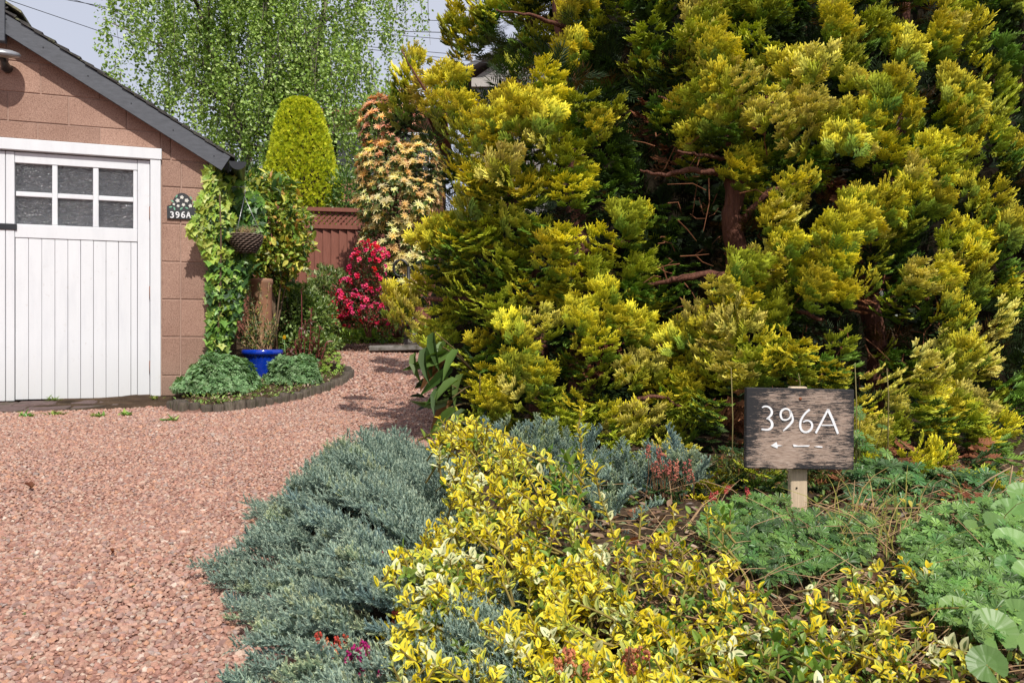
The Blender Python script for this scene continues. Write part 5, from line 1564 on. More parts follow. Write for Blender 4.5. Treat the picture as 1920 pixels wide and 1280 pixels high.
# low weeds and moss on the bed soil
rng = np.random.default_rng(45)
n = 2600
x = rng.uniform(-2.7, -1.5, n); y = rng.uniform(5.4, 7.6, n)
k = inpoly(x, y, BEDPOLY); x, y = x[k], y[k]; n = len(x)
p = np.stack([x, y, gz(x, y) + 0.04 + rng.uniform(0, 0.02, n)], -1)
o_ = link("bed_weeds", None, None) if False else None
gW = Geo(); gW.scatter(OV[0], orient(np.tile([0, -0.2, 1.0], (n, 1)), rng, 0.6, 0.2, 1.0) * rng.uniform(0.015, 0.035, n)[:, None, None], p, pick([(0.18, 0.28, 0.06), (0.30, 0.38, 0.10), (0.22, 0.14, 0.09), (0.35, 0.24, 0.17)], [3, 2, 2, 1.5], n, rng))
wd = link("bed_weeds", gW.mesh("bed_weeds", M_leaf), None, kind="stuff"); wd["label"] = "low weeds and leaf litter on the soil of the edged bed"

def frond_fern(px, py, Y, size, label, seed, nf=7):
    rng = np.random.default_rng(seed); b = P(px, py, Y); b[2] = float(gz(b[0], b[1])) + 0.02
    t = thing("fern", label, "fern", b, group=None)
    for k in range(nf):
        a_ = rng.uniform(-math.pi, 0) if k else -1.5
        d0 = np.array([math.cos(a_), math.sin(a_), 0])
        g = Geo(); m = 13
        for i in range(m):
            s_ = (i + 1) / m; pos_ = b + d0 * size * s_ + np.array([0, 0, size * (0.85 * s_ - 0.75 * s_ * s_)])
            tan = nrm(d0 + np.array([0, 0, 0.85 - 1.5 * s_])); sd_ = nrm(np.cross(tan, [0, 0, 1.0]))
            for sg in (-1, 1):
                g.merge(quadleaf(1, 0.42), basis(nrm(sd_ * sg + tan * 0.45)[None], np.array([[0, 0, 1.0]]))[0] * size * 0.30 * (1.05 - s_ * 0.85), pos_, (0.28, 0.40, 0.08))
        link("frond", g.mesh("frond", M_leaf), t)
for i_, (px, py, s_, lb) in enumerate([(455, 752, 0.10, "fern at the middle of the log edging"), (525, 744, 0.12, "fern growing over the right stretch of log edging"), (415, 760, 0.09, "fern at the foot of the larger green mound"), (345, 750, 0.08, "small fern by the first log next to the garage"), (480, 762, 0.08, "small fern tucked against the logs between the two larger ferns")]):
    frond_fern(px, py, 5.75 if px < 500 else 6.0, s_, "bright green " + lb, 60 + i_)
# weeds rooted in the joints before the garage
rng = np.random.default_rng(70)
for i_, (px, py, lb) in enumerate([(48, 782, "left of the kerb below the white door"), (107, 778, "on the kerb below the middle of the door"), (290, 746, "at the foot of the white door jamb"), (185, 782, "small one on the kerb towards its right end"), (238, 780, "on the kerb right of the door's centre"), (100, 752, "tiny one at the sill of the white door"), (316, 790, "alone in the gravel near the log edging")]):
    b = ground_at(px, py); u_, o_ = wall_uv(b[0], b[1])
    if o_ < 0.62: b[2] = zap(max(o_, 0))
    t = thing("weed", "tuft of green weed " + lb, "weed", b)
    m = 22; oo = nrm(rdir(m, rng) * np.array([1, 1, 0.3]) + np.array([0, 0, 0.7]))
    g = Geo(); g.scatter(NARROW[0], basis(oo, np.tile([0, 0, 1.0], (m, 1))) * rng.uniform(0.03, 0.06, m)[:, None, None], b + rng.normal(0, 0.022, (m, 3)) * np.array([1, .6, 0.0]), pick([(0.16, 0.28, 0.06), (0.30, 0.38, 0.09)], [2, 1], m, rng))
    link("leaves", g.mesh("leaves", M_leaf), t)

# ------------------------------------------------------------------ ivy on the garage corner
rng = np.random.default_rng(14)
ivy = thing("ivy", "yellow-green ivy climbing the corner and side wall of the garage", "ivy", (-2.3, 6.6, 0.3))
IV = [(388, 312), (410, 312), (440, 332), (470, 350), (492, 372), (498, 420), (478, 470), (468, 512), (456, 560), (444, 610), (425, 660), (398, 700), (392, 640), (392, 486), (374, 455), (352, 430), (362, 412), (374, 400), (372, 372), (384, 350)]
n = 5200
px = rng.uniform(350, 505, n); py = rng.uniform(310, 700, n)
k = inpoly(px, py, IV); px, py = px[k], py[k]; n = len(px)
dep = 6.30 + np.clip((px - 392) / 100, -0.4, 1.2) * 0.55 + rng.uniform(0, 0.30, n) * np.clip((px - 385) / 20, 0.1, 1)
p = np.array([P(a, b, c) for a, b, c in zip(px, py, dep)])
# keep outside the walls
s_, o_ = wall_uv(p[:, 0], p[:, 1])
inside = (s_ > -0.02) & (o_ < 0.02)
p[inside] += np.outer((0.03 + rng.uniform(0, 0.05, n) - o_)[inside], AW[:, 1])
nr = nrm(np.array([0.25, -0.8, 0.45]) + rdir(n, rng) * 0.55); dn = nrm(np.array([0, -0.25, -1.0]) + rdir(n, rng) * 0.6)
A = basis(dn, nr); S = rng.uniform(0.042, 0.078, n)
front = rng.uniform(0, 1, n) < 0.42
bright = ((px < 440) & (py < 490)) | (rng.uniform(0, 1, n) < 0.25)
order = np.argsort(dep - 0.2 * front)
cY = [(0.40, 0.47, 0.07), (0.52, 0.55, 0.14), (0.28, 0.40, 0.06)]; cG = [(0.16, 0.28, 0.045), (0.22, 0.36, 0.06), (0.08, 0.16, 0.03)]
cD = [(0.03, 0.07, 0.02), (0.05, 0.10, 0.03)]
mY = [ivyleaf(tuple(v * 0.85 for v in c), c).mesh("leaf", M_leaf) for c in cY]; mG = [ivyleaf(tuple(v * 0.8 for v in c), c).mesh("leaf", M_leaf) for c in cG]
used = np.zeros(n, bool); cnt = 0
for i_ in order:
    if cnt >= 300: break
    if rng.uniform() < 0.45: continue
    ms = mY if bright[i_] else mG
    link("leaf", ms[rng.integers(3)], ivy, p[i_] + np.array([0, -0.02, 0]), quat(A[i_]), float(S[i_])); used[i_] = True; cnt += 1
C = np.where(bright[:, None], pick(cY, [2, 1, 2], n, rng), pick(cG, [2, 1, 2], n, rng))
dk = rng.uniform(0, 1, n) < 0.25; C[dk] = pick(cD, [1, 1], dk.sum(), rng)
m = ~used
gI = Geo(); gI.scatter(ivyleaf((0.85, 0.9, 0.85), (1, 1, 1)), A[m] * S[m][:, None, None], p[m], C[m]); link("foliage", gI.mesh("foliage", M_leaf), ivy, kind="stuff")
stems(ivy, W(-0.05, -0.15, 0.2), [W(-0.1, -0.2, 1.2), W(-0.08, 0.0, 1.8), W(-0.15, -0.5, 1.7), W(-0.12, -0.6, 1.0)], 0.014, M_twig, (0.5, 0.45, 0.4), rng=rng)

# hanging basket
YHB = 6.62
hb_c = P(460, 441, YHB)
hb = thing("hanging_basket", "conical dark wicker hanging basket of dried grass on three chains", "hanging basket", hb_c)
rB = 30.0 / F * YHB; hB = 33.0 / F * YHB
gB = Geo(); glathe(gB, [(rB * 0.95, 0), (rB * 0.93, -hB * 0.4), (rB * 0.62, -hB * 0.86), (0.03, -hB * 0.98)], n=24)
link("liner", gB.mesh("liner", M_dark, True), hb, hb_c)
for q in range(9):
    f = q / 8.0; zq = -hB * (0.02 + 0.92 * f); rq = rB * (1.02 - 0.42 * f ** 2.2)
    g = Geo(); ph = q * math.pi
    pts = [(rq * (1 + 0.035 * math.cos(t * 18 + ph)) * math.cos(t), rq * (1 + 0.035 * math.cos(t * 18 + ph)) * math.sin(t), zq + 0.0035 * math.sin(t * 18 + ph)) for t in np.linspace(0, 2 * math.pi, 109)]
    gtube(g, pts, 0.0062, 5, cap=False); link("woven_band", g.mesh("woven_band", M_wicker, True), hb, hb_c)
rngb = np.random.default_rng(3)
g = Geo()
for q in range(90):
    a_ = rngb.uniform(0, 6.28); r_ = rngb.uniform(0, rB * 0.6); b = hb_c + np.array([r_ * math.cos(a_), r_ * math.sin(a_), -0.01])
    gtube(g, [b, b + np.array([rngb.normal(0, 0.025), rngb.normal(0, 0.02), 0.04]), b + np.array([rngb.normal(0, 0.05), rngb.normal(0, 0.03), rngb.uniform(0.05, 0.10)])], [0.0018, 0.0014, 0.0008], 3, (1.3, 1.2, 1.0), cap=False)
link("dried_grass", g.mesh("dried_grass", M_twig), hb)
apex = P(458, 368, YHB)
for q in range(3):
    a_ = 0.3 + q * 2.094; e = hb_c + np.array([rB * math.cos(a_), rB * math.sin(a_), 0.0])
    link("chain", gtube(Geo(), [e, (e + apex) / 2 + np.array([0, 0, -0.004]), apex], 0.0028, 5).mesh("chain", M_chain, True), hb)
brk = thing("basket_bracket", "thin white metal bracket carrying the hanging basket out from the ivy", "bracket", W(-0.02, -0.2, 1.85))
a0 = P(428, 350, YHB); a1 = P(459, 351, YHB)
link("arm", gtube(Geo(), [a0 + np.array([-0.1, 0.0, 0]), a0, a1, a1 + np.array([0.004, 0, -0.03]), apex], 0.0045, 6).mesh("arm", M_chain, True), brk)

# ================================================================== golden conifers
# 0 none, 1 bright, 2 small bright tip, 3 pale, 4 mid, 5 green, 6 deep, 7 small deep, 8 brown, 9 hollow
CODE = ['.', 'Y', 'y', 'P', 'M', 'G', 'D', 'd', 'B', 'H']
ROWS = {
 -2: [0, 0, 4, 4, 5, 4, 5, 4, 4, 1, 4, 5, 4, 4, 1, 4, 4, 4, 4],
 -1: [0, 0, 4, 4, 5, 1, 5, 4, 5, 4, 4, 4, 5, 1, 4, 4, 1, 4, 5],
  0: [0, 0, 1, 4, 5, 1, 5, 6, 5, 1, 5, 5, 6, 1, 4, 4, 1, 1, 5],
  1: [2, 0, 4, 5, 4, 1, 6, 4, 6, 4, 1, 4, 1, 5, 4, 1, 6, 5, 4],
  2: [1, 1, 1, 2, 1, 4, 6, 6, 5, 4, 1, 3, 3, 6, 3, 1, 6, 1, 4],
  3: [6, 4, 1, 1, 1, 6, 4, 8, 5, 4, 4, 8, 3, 1, 1, 1, 4, 1, 1],
  4: [7, 6, 4, 1, 5, 4, 4, 5, 8, 5, 4, 5, 5, 5, 5, 4, 1, 1, 4],
  5: [0, 6, 1, 4, 4, 4, 5, 5, 9, 9, 9, 5, 1, 8, 1, 1, 1, 6, 1],
  6: [0, 1, 4, 4, 4, 6, 9, 1, 5, 9, 9, 6, 1, 1, 1, 4, 5, 1, 1],
  7: [0, 4, 4, 4, 5, 1, 4, 4, 5, 9, 9, 1, 4, 1, 4, 5, 1, 1, 4],
  8: [1, 4, 4, 5, 4, 4, 1, 4, 5, 9, 1, 5, 5, 1, 8, 5, 4, 1, 4],
  9: [0, 4, 6, 4, 1, 6, 1, 1, 1, 1, 1, 4, 6, 9, 9, 9, 6, 1, 3],
 10: [0, 0, 5, 5, 1, 5, 8, 1, 1, 3, 1, 1, 1, 4, 9, 5, 3, 1, 3],
 11: [0, 0, 5, 1, 4, 4, 5, 9, 1, 4, 6, 6, 9, 4, 9, 3, 3, 1, 4],
 12: [0, 0, 5, 4, 5, 4, 5, 1, 5, 4, 8, 9, 9, 9, 1, 4, 4, 4, 4],
 13: [0, 0, 0, 5, 4, 5, 6, 4, 3, 6, 6, 9, 9, 5, 4, 8, 1, 8, 5],
 14: [0, 0, 0, 0, 6, 6, 6, 6, 6, 4, 6, 5, 6, 8, 5, 6, 5, 8, 4],
}
OFF = {'Y': 0.0, 'y': 0.05, 'P': 0.02, 'M': 0.15, 'G': 0.33, 'D': 0.55, 'd': 0.42, 'B': 0.34, 'H': 0.85}
CNT = {'Y': 4, 'y': 2, 'P': 3, 'M': 3, 'G': 3, 'D': 2, 'd': 1, 'B': 2, 'H': 0}
ELEV = {'Y': 0.38, 'y': 0.9, 'P': 0.15, 'M': 0.05, 'G': -0.12, 'D': -0.25, 'd': -0.1, 'B': -0.5}
def is_left(c, r_):            # which of the two trees a bough belongs to
    return (c <= 18 and r_ >= 4) or (c <= 17 and r_ == 3) or (c <= 16 and r_ == 2) or (c <= 12 and r_ <= 1)
def ydepth(c, r_):
    if is_left(c, r_):
        return 3.35 + 0.045 * (c - 15.5) ** 2 * (0.75 if c < 15.5 else 0.2) + (0.07 * (3 - r_) if r_ < 3 else 0) - 0.035 * max(0, r_ - 6) - (0.16 * max(0, r_ - 11) if c > 15 else 0)
    b = 3.15 + 0.012 * (c - 24) ** 2 - 0.03 * max(0, r_ - 6) - 0.20 * max(0, r_ - 11)
    if r_ < 2: b += 0.12 * (2 - r_)
    if c < 19: b += 0.12 * (19 - c)
    return b
rng = np.random.default_rng(2024)
treeA = thing("golden_conifer", "lower left golden conifer with feathery yellow-tipped sprays sweeping out over the path", "tree", (0.05, 3.95, 0.15))
treeB = thing("golden_conifer", "tall middle golden conifer with an open dark hollow showing its red-brown trunk", "tree", (0.98, 3.85, 0.18))
treeD = thing("golden_conifer", "rightmost golden conifer of dense bright boughs filling the right edge behind the sign", "tree", (1.75, 3.9, 0.2))
treeC = thing("dark_conifer", "upper dark green conifer with a few yellow tips overhanging the grey house at top centre", "tree", (0.35, 4.55, 0.2))
axA, axB = np.array([0.05, 4.3]), np.array([1.2, 4.2])
spr = {0: [], 1: [], 2: [], 3: []}; deep = {0: [], 1: [], 2: [], 3: []}
def which(c, r_): return 0 if is_left(c, r_) else (2 if c <= 19 and r_ <= 3 else (1 if c < 25 else 3))
cols_extra = range(30, 35)
for r_, row in ROWS.items():
    cells = [(11 + i, ch) for i, ch in enumerate([CODE[v] for v in row])] + [(c, CODE[(1, 4, 5, 4, 1)[(c + r_) % 5]] if r_ < 12 else 'G') for c in cols_extra]
    for c, ch in cells:
        if ch == '.': continue
        left = is_left(c, r_); ax = axA if left else axB
        yd = ydepth(c, r_)
        for _ in range((CNT.get(ch, 0) + (1 if r_ >= 12 and ch != 'H' else 0)) if c < 30 else 1):
            px = (c + rng.uniform(-0.05, 1.05)) * 64; py = (r_ + rng.uniform(-0.05, 1.05)) * 64
            if ch == 'y': px += 20 * (r_ == 2) + 12; py += 6
            if c <= 12 and ch != 'y': px += 30
            elif c == 13 and r_ > 1: px += 18
            if 862 < px < 940 and 100 < py < 182: continue
            Yd = yd + OFF[ch] + rng.uniform(-0.07, 0.09) + 0.06
            if py > 660: Yd = min(Yd, 0.44 * F / (py - 640))
            if Yd < 2.12: continue
            p = P(px, py + 8, Yd)
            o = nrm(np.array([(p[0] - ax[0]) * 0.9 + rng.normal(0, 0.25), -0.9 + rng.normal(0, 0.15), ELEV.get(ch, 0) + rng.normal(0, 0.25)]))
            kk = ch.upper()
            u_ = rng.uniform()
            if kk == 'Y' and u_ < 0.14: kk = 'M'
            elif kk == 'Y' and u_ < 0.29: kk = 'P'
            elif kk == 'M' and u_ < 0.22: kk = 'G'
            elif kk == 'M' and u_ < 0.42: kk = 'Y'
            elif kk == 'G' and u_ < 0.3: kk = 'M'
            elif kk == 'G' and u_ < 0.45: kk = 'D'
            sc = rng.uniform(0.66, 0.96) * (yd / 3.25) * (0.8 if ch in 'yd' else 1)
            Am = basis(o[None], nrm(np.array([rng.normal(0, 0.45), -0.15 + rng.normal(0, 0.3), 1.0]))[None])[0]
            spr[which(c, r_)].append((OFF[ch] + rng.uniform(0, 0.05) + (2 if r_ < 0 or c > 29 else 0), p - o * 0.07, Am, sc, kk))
        # inner foliage behind every bough, its shade put into near-black greens
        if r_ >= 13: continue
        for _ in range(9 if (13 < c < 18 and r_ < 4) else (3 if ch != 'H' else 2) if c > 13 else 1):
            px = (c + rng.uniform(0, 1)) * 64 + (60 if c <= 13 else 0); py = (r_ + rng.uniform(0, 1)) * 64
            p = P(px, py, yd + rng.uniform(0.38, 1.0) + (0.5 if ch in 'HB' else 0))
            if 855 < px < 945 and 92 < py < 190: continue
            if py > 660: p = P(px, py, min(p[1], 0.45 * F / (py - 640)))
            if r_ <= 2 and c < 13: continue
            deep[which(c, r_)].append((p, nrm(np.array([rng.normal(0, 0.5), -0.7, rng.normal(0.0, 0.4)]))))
# the far side and the tops, so that the trees have bodies
for (tree_i, cx, cy, rx, ry, z0, z1, m) in ((3, 2.1, 4.3, 0.8, 0.8, 0.4, 2.8, 90), (2, 0.35, 4.8, 0.45, 0.5, 1.3, 3.2, 70), (0, 0.15, 4.2, 0.50, 0.6, 0.3, 1.6, 90), (1, 1.25, 4.2, 1.25, 0.9, 0.4, 2.9, 230)):
    for _ in range(m):
        th = rng.uniform(-0.2, math.pi + 0.2); zz = rng.uniform(z0, z1); f = math.sqrt(max(0.1, 1 - ((zz - z0) / (z1 - z0 + 0.5)) ** 2))
        p = np.array([cx + rx * f * math.cos(th), cy + ry * f * math.sin(th), zz])
        deep[tree_i].append((p, nrm(np.array([math.cos(th), math.sin(th), 0.3]))))
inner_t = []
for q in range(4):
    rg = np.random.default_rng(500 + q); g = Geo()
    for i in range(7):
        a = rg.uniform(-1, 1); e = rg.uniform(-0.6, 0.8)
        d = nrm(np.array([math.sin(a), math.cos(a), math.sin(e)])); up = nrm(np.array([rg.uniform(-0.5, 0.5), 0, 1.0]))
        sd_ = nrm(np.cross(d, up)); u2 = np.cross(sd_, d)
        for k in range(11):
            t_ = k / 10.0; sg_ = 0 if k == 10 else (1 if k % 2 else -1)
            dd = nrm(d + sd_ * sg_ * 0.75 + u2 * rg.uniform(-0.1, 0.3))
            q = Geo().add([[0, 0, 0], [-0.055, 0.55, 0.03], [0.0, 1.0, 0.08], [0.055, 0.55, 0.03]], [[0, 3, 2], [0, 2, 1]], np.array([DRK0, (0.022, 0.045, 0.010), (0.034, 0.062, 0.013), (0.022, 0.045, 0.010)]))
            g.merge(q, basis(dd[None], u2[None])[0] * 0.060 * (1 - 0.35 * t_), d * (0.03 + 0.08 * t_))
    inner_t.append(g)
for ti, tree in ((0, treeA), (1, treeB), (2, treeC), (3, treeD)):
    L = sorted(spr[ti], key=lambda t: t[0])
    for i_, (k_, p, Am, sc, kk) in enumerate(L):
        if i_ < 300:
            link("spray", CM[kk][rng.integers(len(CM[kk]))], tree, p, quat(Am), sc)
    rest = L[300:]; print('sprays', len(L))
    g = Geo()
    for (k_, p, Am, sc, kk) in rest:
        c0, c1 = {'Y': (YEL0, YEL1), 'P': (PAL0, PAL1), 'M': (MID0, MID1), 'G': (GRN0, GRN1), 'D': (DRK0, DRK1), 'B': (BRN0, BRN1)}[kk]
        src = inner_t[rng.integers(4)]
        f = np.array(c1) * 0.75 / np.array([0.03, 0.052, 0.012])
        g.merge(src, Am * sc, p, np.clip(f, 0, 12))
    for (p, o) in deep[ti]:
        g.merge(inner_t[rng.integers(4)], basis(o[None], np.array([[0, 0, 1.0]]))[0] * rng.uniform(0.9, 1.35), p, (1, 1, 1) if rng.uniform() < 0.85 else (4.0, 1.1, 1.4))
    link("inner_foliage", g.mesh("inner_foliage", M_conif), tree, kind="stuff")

def wood(tree, name, pts, rads, col=(1, 1, 1), n=9, jit=0.004, mat=None):
    pts = np.array(pts, float); t = np.linspace(0, 1, len(pts)); tt = np.linspace(0, 1, len(pts) * 5)
    q = np.stack([np.interp(tt, t, pts[:, i]) for i in range(3)], -1)
    q[1:-1] = (q[:-2] + q[1:-1] * 2 + q[2:]) / 4
    q += rng.normal(0, jit, q.shape)
    g = Geo(); gtube(g, q, np.interp(tt, t, rads) * rng.uniform(0.88, 1.12, len(tt)), n, col)
    return link(name, g.mesh(name, mat or M_bark, True), tree)
def pp_(lst): return [P(*a) for a in lst]
b0 = P(1385, 900, 3.85); b0[2] = 0.12
tb = wood(treeB, "trunk", [b0] + pp_([(1378, 700, 3.8), (1384, 520, 3.7), (1372, 400, 3.62), (1380, 300, 3.64), (1360, 200, 3.9), (1350, 60, 4.1), (1350, -120, 4.2)]), [0.075, 0.062, 0.055, 0.045, 0.042, 0.038, 0.03, 0.02], jit=0.006)
tb2 = wood(treeD, "trunk", [P(1640, 900, 4.0)] + pp_([(1650, 700, 4.0), (1620, 500, 4.0), (1690, 300, 4.1), (1700, 0, 4.2)]), [0.05, 0.05, 0.045, 0.035, 0.02], jit=0.006)
for pts, r0, r1 in (([(1380, 330, 3.6), (1330, 322, 3.57), (1285, 318, 3.55), (1240, 330, 3.6), (1200, 320, 3.7)], 0.020, 0.005), ([(1375, 300, 3.6), (1320, 292, 3.5), (1270, 285, 3.4)], 0.010, 0.005),
                    ([(1385, 525, 3.7), (1330, 512, 3.6), (1270, 522, 3.55), (1220, 535, 3.6), (1160, 520, 3.75)], 0.022, 0.005), ([(1360, 205, 3.85), (1400, 190, 3.8), (1450, 215, 3.75), (1500, 215, 3.8)], 0.014, 0.006),
                    ([(1360, 190, 3.85), (1290, 205, 3.8), (1235, 180, 3.8)], 0.012, 0.005), ([(1385, 420, 3.65), (1440, 360, 3.55), (1520, 340, 3.5)], 0.018, 0.010),
                    ([(1388, 620, 3.75), (1450, 560, 3.6), (1540, 600, 3.4)], 0.018, 0.008), ([(1620, 560, 4.0), (1670, 520, 3.7), (1740, 560, 3.45)], 0.018, 0.01), ([(1640, 660, 4.0), (1700, 640, 3.6), (1760, 690, 3.35)], 0.015, 0.008)):
    wood(treeD if pts[0][0] > 1600 else treeB, "branch", pp_(pts), np.linspace(r0, r1, len(pts)), jit=0.003)
a0_ = P(1020, 860, 4.0); a0_[2] = 0.12
wood(treeA, "trunk", [a0_] + pp_([(1010, 700, 4.0), (1000, 520, 3.95), (960, 380, 3.95), (920, 230, 4.0)]), [0.07, 0.06, 0.045, 0.035, 0.015], jit=0.006)
for pts, r0, r1 in (([(1090, 890, 3.6), (1130, 800, 3.45), (1200, 745, 3.3), (1240, 742, 3.3), (1290, 770, 3.4)], 0.016, 0.004), ([(1010, 640, 3.95), (900, 560, 3.8), (800, 560, 3.9)], 0.022, 0.01), ([(1005, 520, 3.95), (1080, 480, 3.7), (1180, 450, 3.5)], 0.022, 0.01),
                    ([(980, 450, 3.95), (930, 390, 3.95), (880, 330, 4.0)], 0.018, 0.008)):
    wood(treeA, "branch", pp_(pts), np.linspace(r0, r1, len(pts)), jit=0.003)
wood(treeC, "trunk", [(0.42, 4.7, 0.15), (0.40, 4.7, 1.2), (0.30, 4.65, 2.4), (0.25, 4.6, 3.2)], [0.09, 0.07, 0.05, 0.03], jit=0.006)
for pts, r0, r1 in (([(1080, 60, 4.65), (1000, 30, 4.45), (930, 20, 4.3)], 0.014, 0.004),):
    wood(treeC, "branch", pp_(pts), np.linspace(r0, r1, len(pts)), jit=0.003)
wood(treeA, "branch", pp_([(920, 300, 4.0), (850, 230, 3.95), (790, 160, 3.95), (752, 95, 3.95)]), np.linspace(0.012, 0.003, 4), jit=0.003)
# bare dead twiglets in the hollows
g = Geo()
for _ in range(260):
    u_ = rng.uniform()
    px, py = (rng.uniform(1225, 1500), rng.uniform(240, 720)) if u_ < 0.6 else (rng.uniform(1500, 1760), rng.uniform(520, 780))
    a = P(px, py, rng.uniform(3.45, 3.9)); e = a + rng.normal(0, 0.07, 3) + np.array([0, -0.04, -0.02])
    gtube(g, [a, (a + e) / 2 + rng.normal(0, 0.012, 3), e], [0.003, 0.002, 0.001], 4, (0.75, 0.42, 0.30), cap=False)
link("dead_twigs", g.mesh("dead_twigs", M_twig), treeB, kind="stuff")

# dark leafy backdrop added behind, keeping the hollows between the trunks black
shrub("dark_backdrop", "dark evergreen hedge added to keep the gaps behind the golden conifers black", "backdrop", (1.2, 5.4, 0.2),
      [((-0.05, 5.1, 0.75), (0.5, 0.45, 0.75)), ((0.95, 5.4, 1.2), (0.75, 0.45, 1.3)), ((1.9, 5.4, 1.3), (0.9, 0.45, 1.5)), ((3.1, 5.4, 1.3), (0.9, 0.45, 1.5)), ((1.45, 5.3, 2.5), (1.15, 0.4, 0.7)), ((2.6, 5.3, 2.7), (1.2, 0.4, 0.7))],
      9000, NARROW + OV, 0.10, [(0.018, 0.035, 0.012), (0.03, 0.055, 0.018)], [1, 1], M_leaf, 0, 77, nst=12)
backdrop_ = bpy.data.objects["dark_backdrop"]
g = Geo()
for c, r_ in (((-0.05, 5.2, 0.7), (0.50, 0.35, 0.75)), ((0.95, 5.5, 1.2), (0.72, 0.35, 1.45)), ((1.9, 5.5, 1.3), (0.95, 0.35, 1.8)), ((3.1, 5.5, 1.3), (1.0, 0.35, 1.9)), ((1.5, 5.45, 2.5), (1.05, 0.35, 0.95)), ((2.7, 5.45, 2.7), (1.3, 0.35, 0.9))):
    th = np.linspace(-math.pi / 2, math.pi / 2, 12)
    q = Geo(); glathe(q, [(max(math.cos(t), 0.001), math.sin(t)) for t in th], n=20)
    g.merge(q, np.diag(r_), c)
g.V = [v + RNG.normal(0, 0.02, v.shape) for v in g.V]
link("dark_core", g.mesh("dark_core", M_dark, True), backdrop_, kind="stuff")  # near-black solid cores, painting deep shade behind the leaves

# ================================================================== broad-leaved shrub reaching out of the conifer over the path
rng = np.random.default_rng(31)
bl = thing("broadleaf_shrub", "drooping long-leaved shoots poking out of the lower left conifer above the path", "shrub", P(860, 800, 3.5))
BLV = [((815, 640), (800, 690)), ((812, 622), (812, 676)), ((840, 640), (806, 668)), ((845, 655), (778, 690)), ((800, 650), (790, 700)), ((838, 668), (795, 712)), ((780, 660), (774, 700)), ((850, 690), (800, 725)), ((862, 712), (815, 735)),
       ((842, 745), (792, 768)), ((826, 728), (806, 758)), ((852, 750), (806, 800)), ((855, 765), (815, 797)), ((845, 725), (808, 742)), ((860, 655), (832, 690)), ((870, 700), (846, 742)), ((880, 770), (836, 792))]
lt = [leaf(1.0, 0.30, 0.13, 0.25, (0.8, 0.9, 0.7), c) for c in ((0.16, 0.24, 0.06), (0.10, 0.17, 0.045), (0.24, 0.32, 0.14))] + [leaf(1.0, 0.30, 0.13, 0.25, (0.8, 0.6, 0.4), (0.30, 0.20, 0.08))]
ltm = []
for q, c in enumerate(((0.09, 0.16, 0.03), (0.05, 0.10, 0.02), (0.13, 0.21, 0.05), (0.22, 0.12, 0.05))):
    ltm.append(leaf(1.0, 0.25, 0.20, 0.42, tuple(v * 0.8 for v in c), c).mesh("leaf", M_leaf))
for i_, (a, b) in enumerate(BLV):
    Y1 = 3.25 + rng.uniform(-0.08, 0.1); p0 = P(*a, Y1 + 0.04); p1 = P(*b, Y1 - 0.05)
    d = p1 - p0; ln = np.linalg.norm(d)
    Am = basis(nrm(d)[None], nrm(np.array([-0.35, -0.9, 0.3]) + rng.normal(0, 0.3, 3))[None])[0]
    link("leaf", ltm[(0, 1, 2, 0, 1, 3)[i_ % 6]], bl, p0, quat(Am), ln * 1.12)
g = Geo()
for a, b in (((900, 760), (842, 720)), ((900, 760), (838, 765)), ((890, 700), (815, 622)), ((890, 700), (830, 650)), ((900, 830), (900, 700)), ((900, 720), (848, 745))):
    gtube(g, [P(*a, 3.6), P((a[0] + b[0]) / 2, (a[1] + b[1]) / 2 - 6, 3.4), P(*b, 3.27)], [0.006, 0.004, 0.002], 5, (0.5, 0.5, 0.3))
link("stem", g.mesh("stem", M_twig, True), bl)

# ================================================================== blue creeping juniper
def juniper_branch(seed, L=0.155, nt_=17):
    rg = np.random.default_rng(seed); g = Geo()
    base, mid, tip = ((0.15, 0.23, 0.20), (0.37, 0.50, 0.42), (0.62, 0.72, 0.50)) if seed % 7 < 4 else ((0.15, 0.23, 0.16), (0.42, 0.52, 0.34), (0.78, 0.80, 0.44))
    if seed % 7 == 6: base, mid, tip = (0.11, 0.18, 0.17), (0.26, 0.38, 0.36), (0.42, 0.56, 0.50)
    def brush(p0, d, ln, w=0.0072):
        d = nrm(d); s = nrm(np.cross(d, [0.1, 0.2, 1.0])); u = np.cross(s, d)
        m = 8
        for i in range(m):
            t = i / (m - 1); p = p0 + d * ln * t * 0.85
            for j in range(3):
                a = i * 1.3 + j * 2.1 + rg.uniform(-0.3, 0.3)
                r_ = s * math.cos(a) + u * math.sin(a)
                e = nrm(d * 0.95 + r_ * (0.75 - 0.3 * t)) * w * (1.15 - 0.25 * t) * 1.5
                sd_ = nrm(np.cross(e, r_)) * w * 0.26
                c = [mid[k] * (1 - t) + tip[k] * t for k in range(3)]
                g.add(np.array([p + sd_, p - sd_, p + e]), np.array([[0, 1, 2]]), np.array([base, base, c]))
        q = np.array([p0 + s * w * 0.22, p0 - s * w * 0.22, p0 + u * w * 0.3, p0 + d * ln])
        g.add(q, np.array([[0, 1, 3], [1, 2, 3], [2, 0, 3]]), np.array([base, base, base, mid]))
    for i in range(nt_):
        t = (i + 0.5) / nt_; sg = 1 if i % 2 else -1
        p = np.array([0, L * t, 0.012 * math.sin(t * 3)])
        d = np.array([sg * rg.uniform(0.35, 0.9), rg.uniform(0.7, 1.1), rg.uniform(0.05, 0.75)])
        brush(p, d, L * rg.uniform(0.17, 0.34) * (1.15 - 0.5 * t))
        if i % 2 == 0:
            brush(p, np.array([rg.uniform(-0.3, 0.3), 0.7, 1.0]), L * rg.uniform(0.15, 0.25))
    brush(np.array([0, L * 0.8, 0.01]), np.array([0, 1, 0.25]), L * 0.3)
    return g
JB = [juniper_branch(903 + i) for i in range(7)]
JM = [g.mesh("juniper_branch", M_junip) for g in JB]
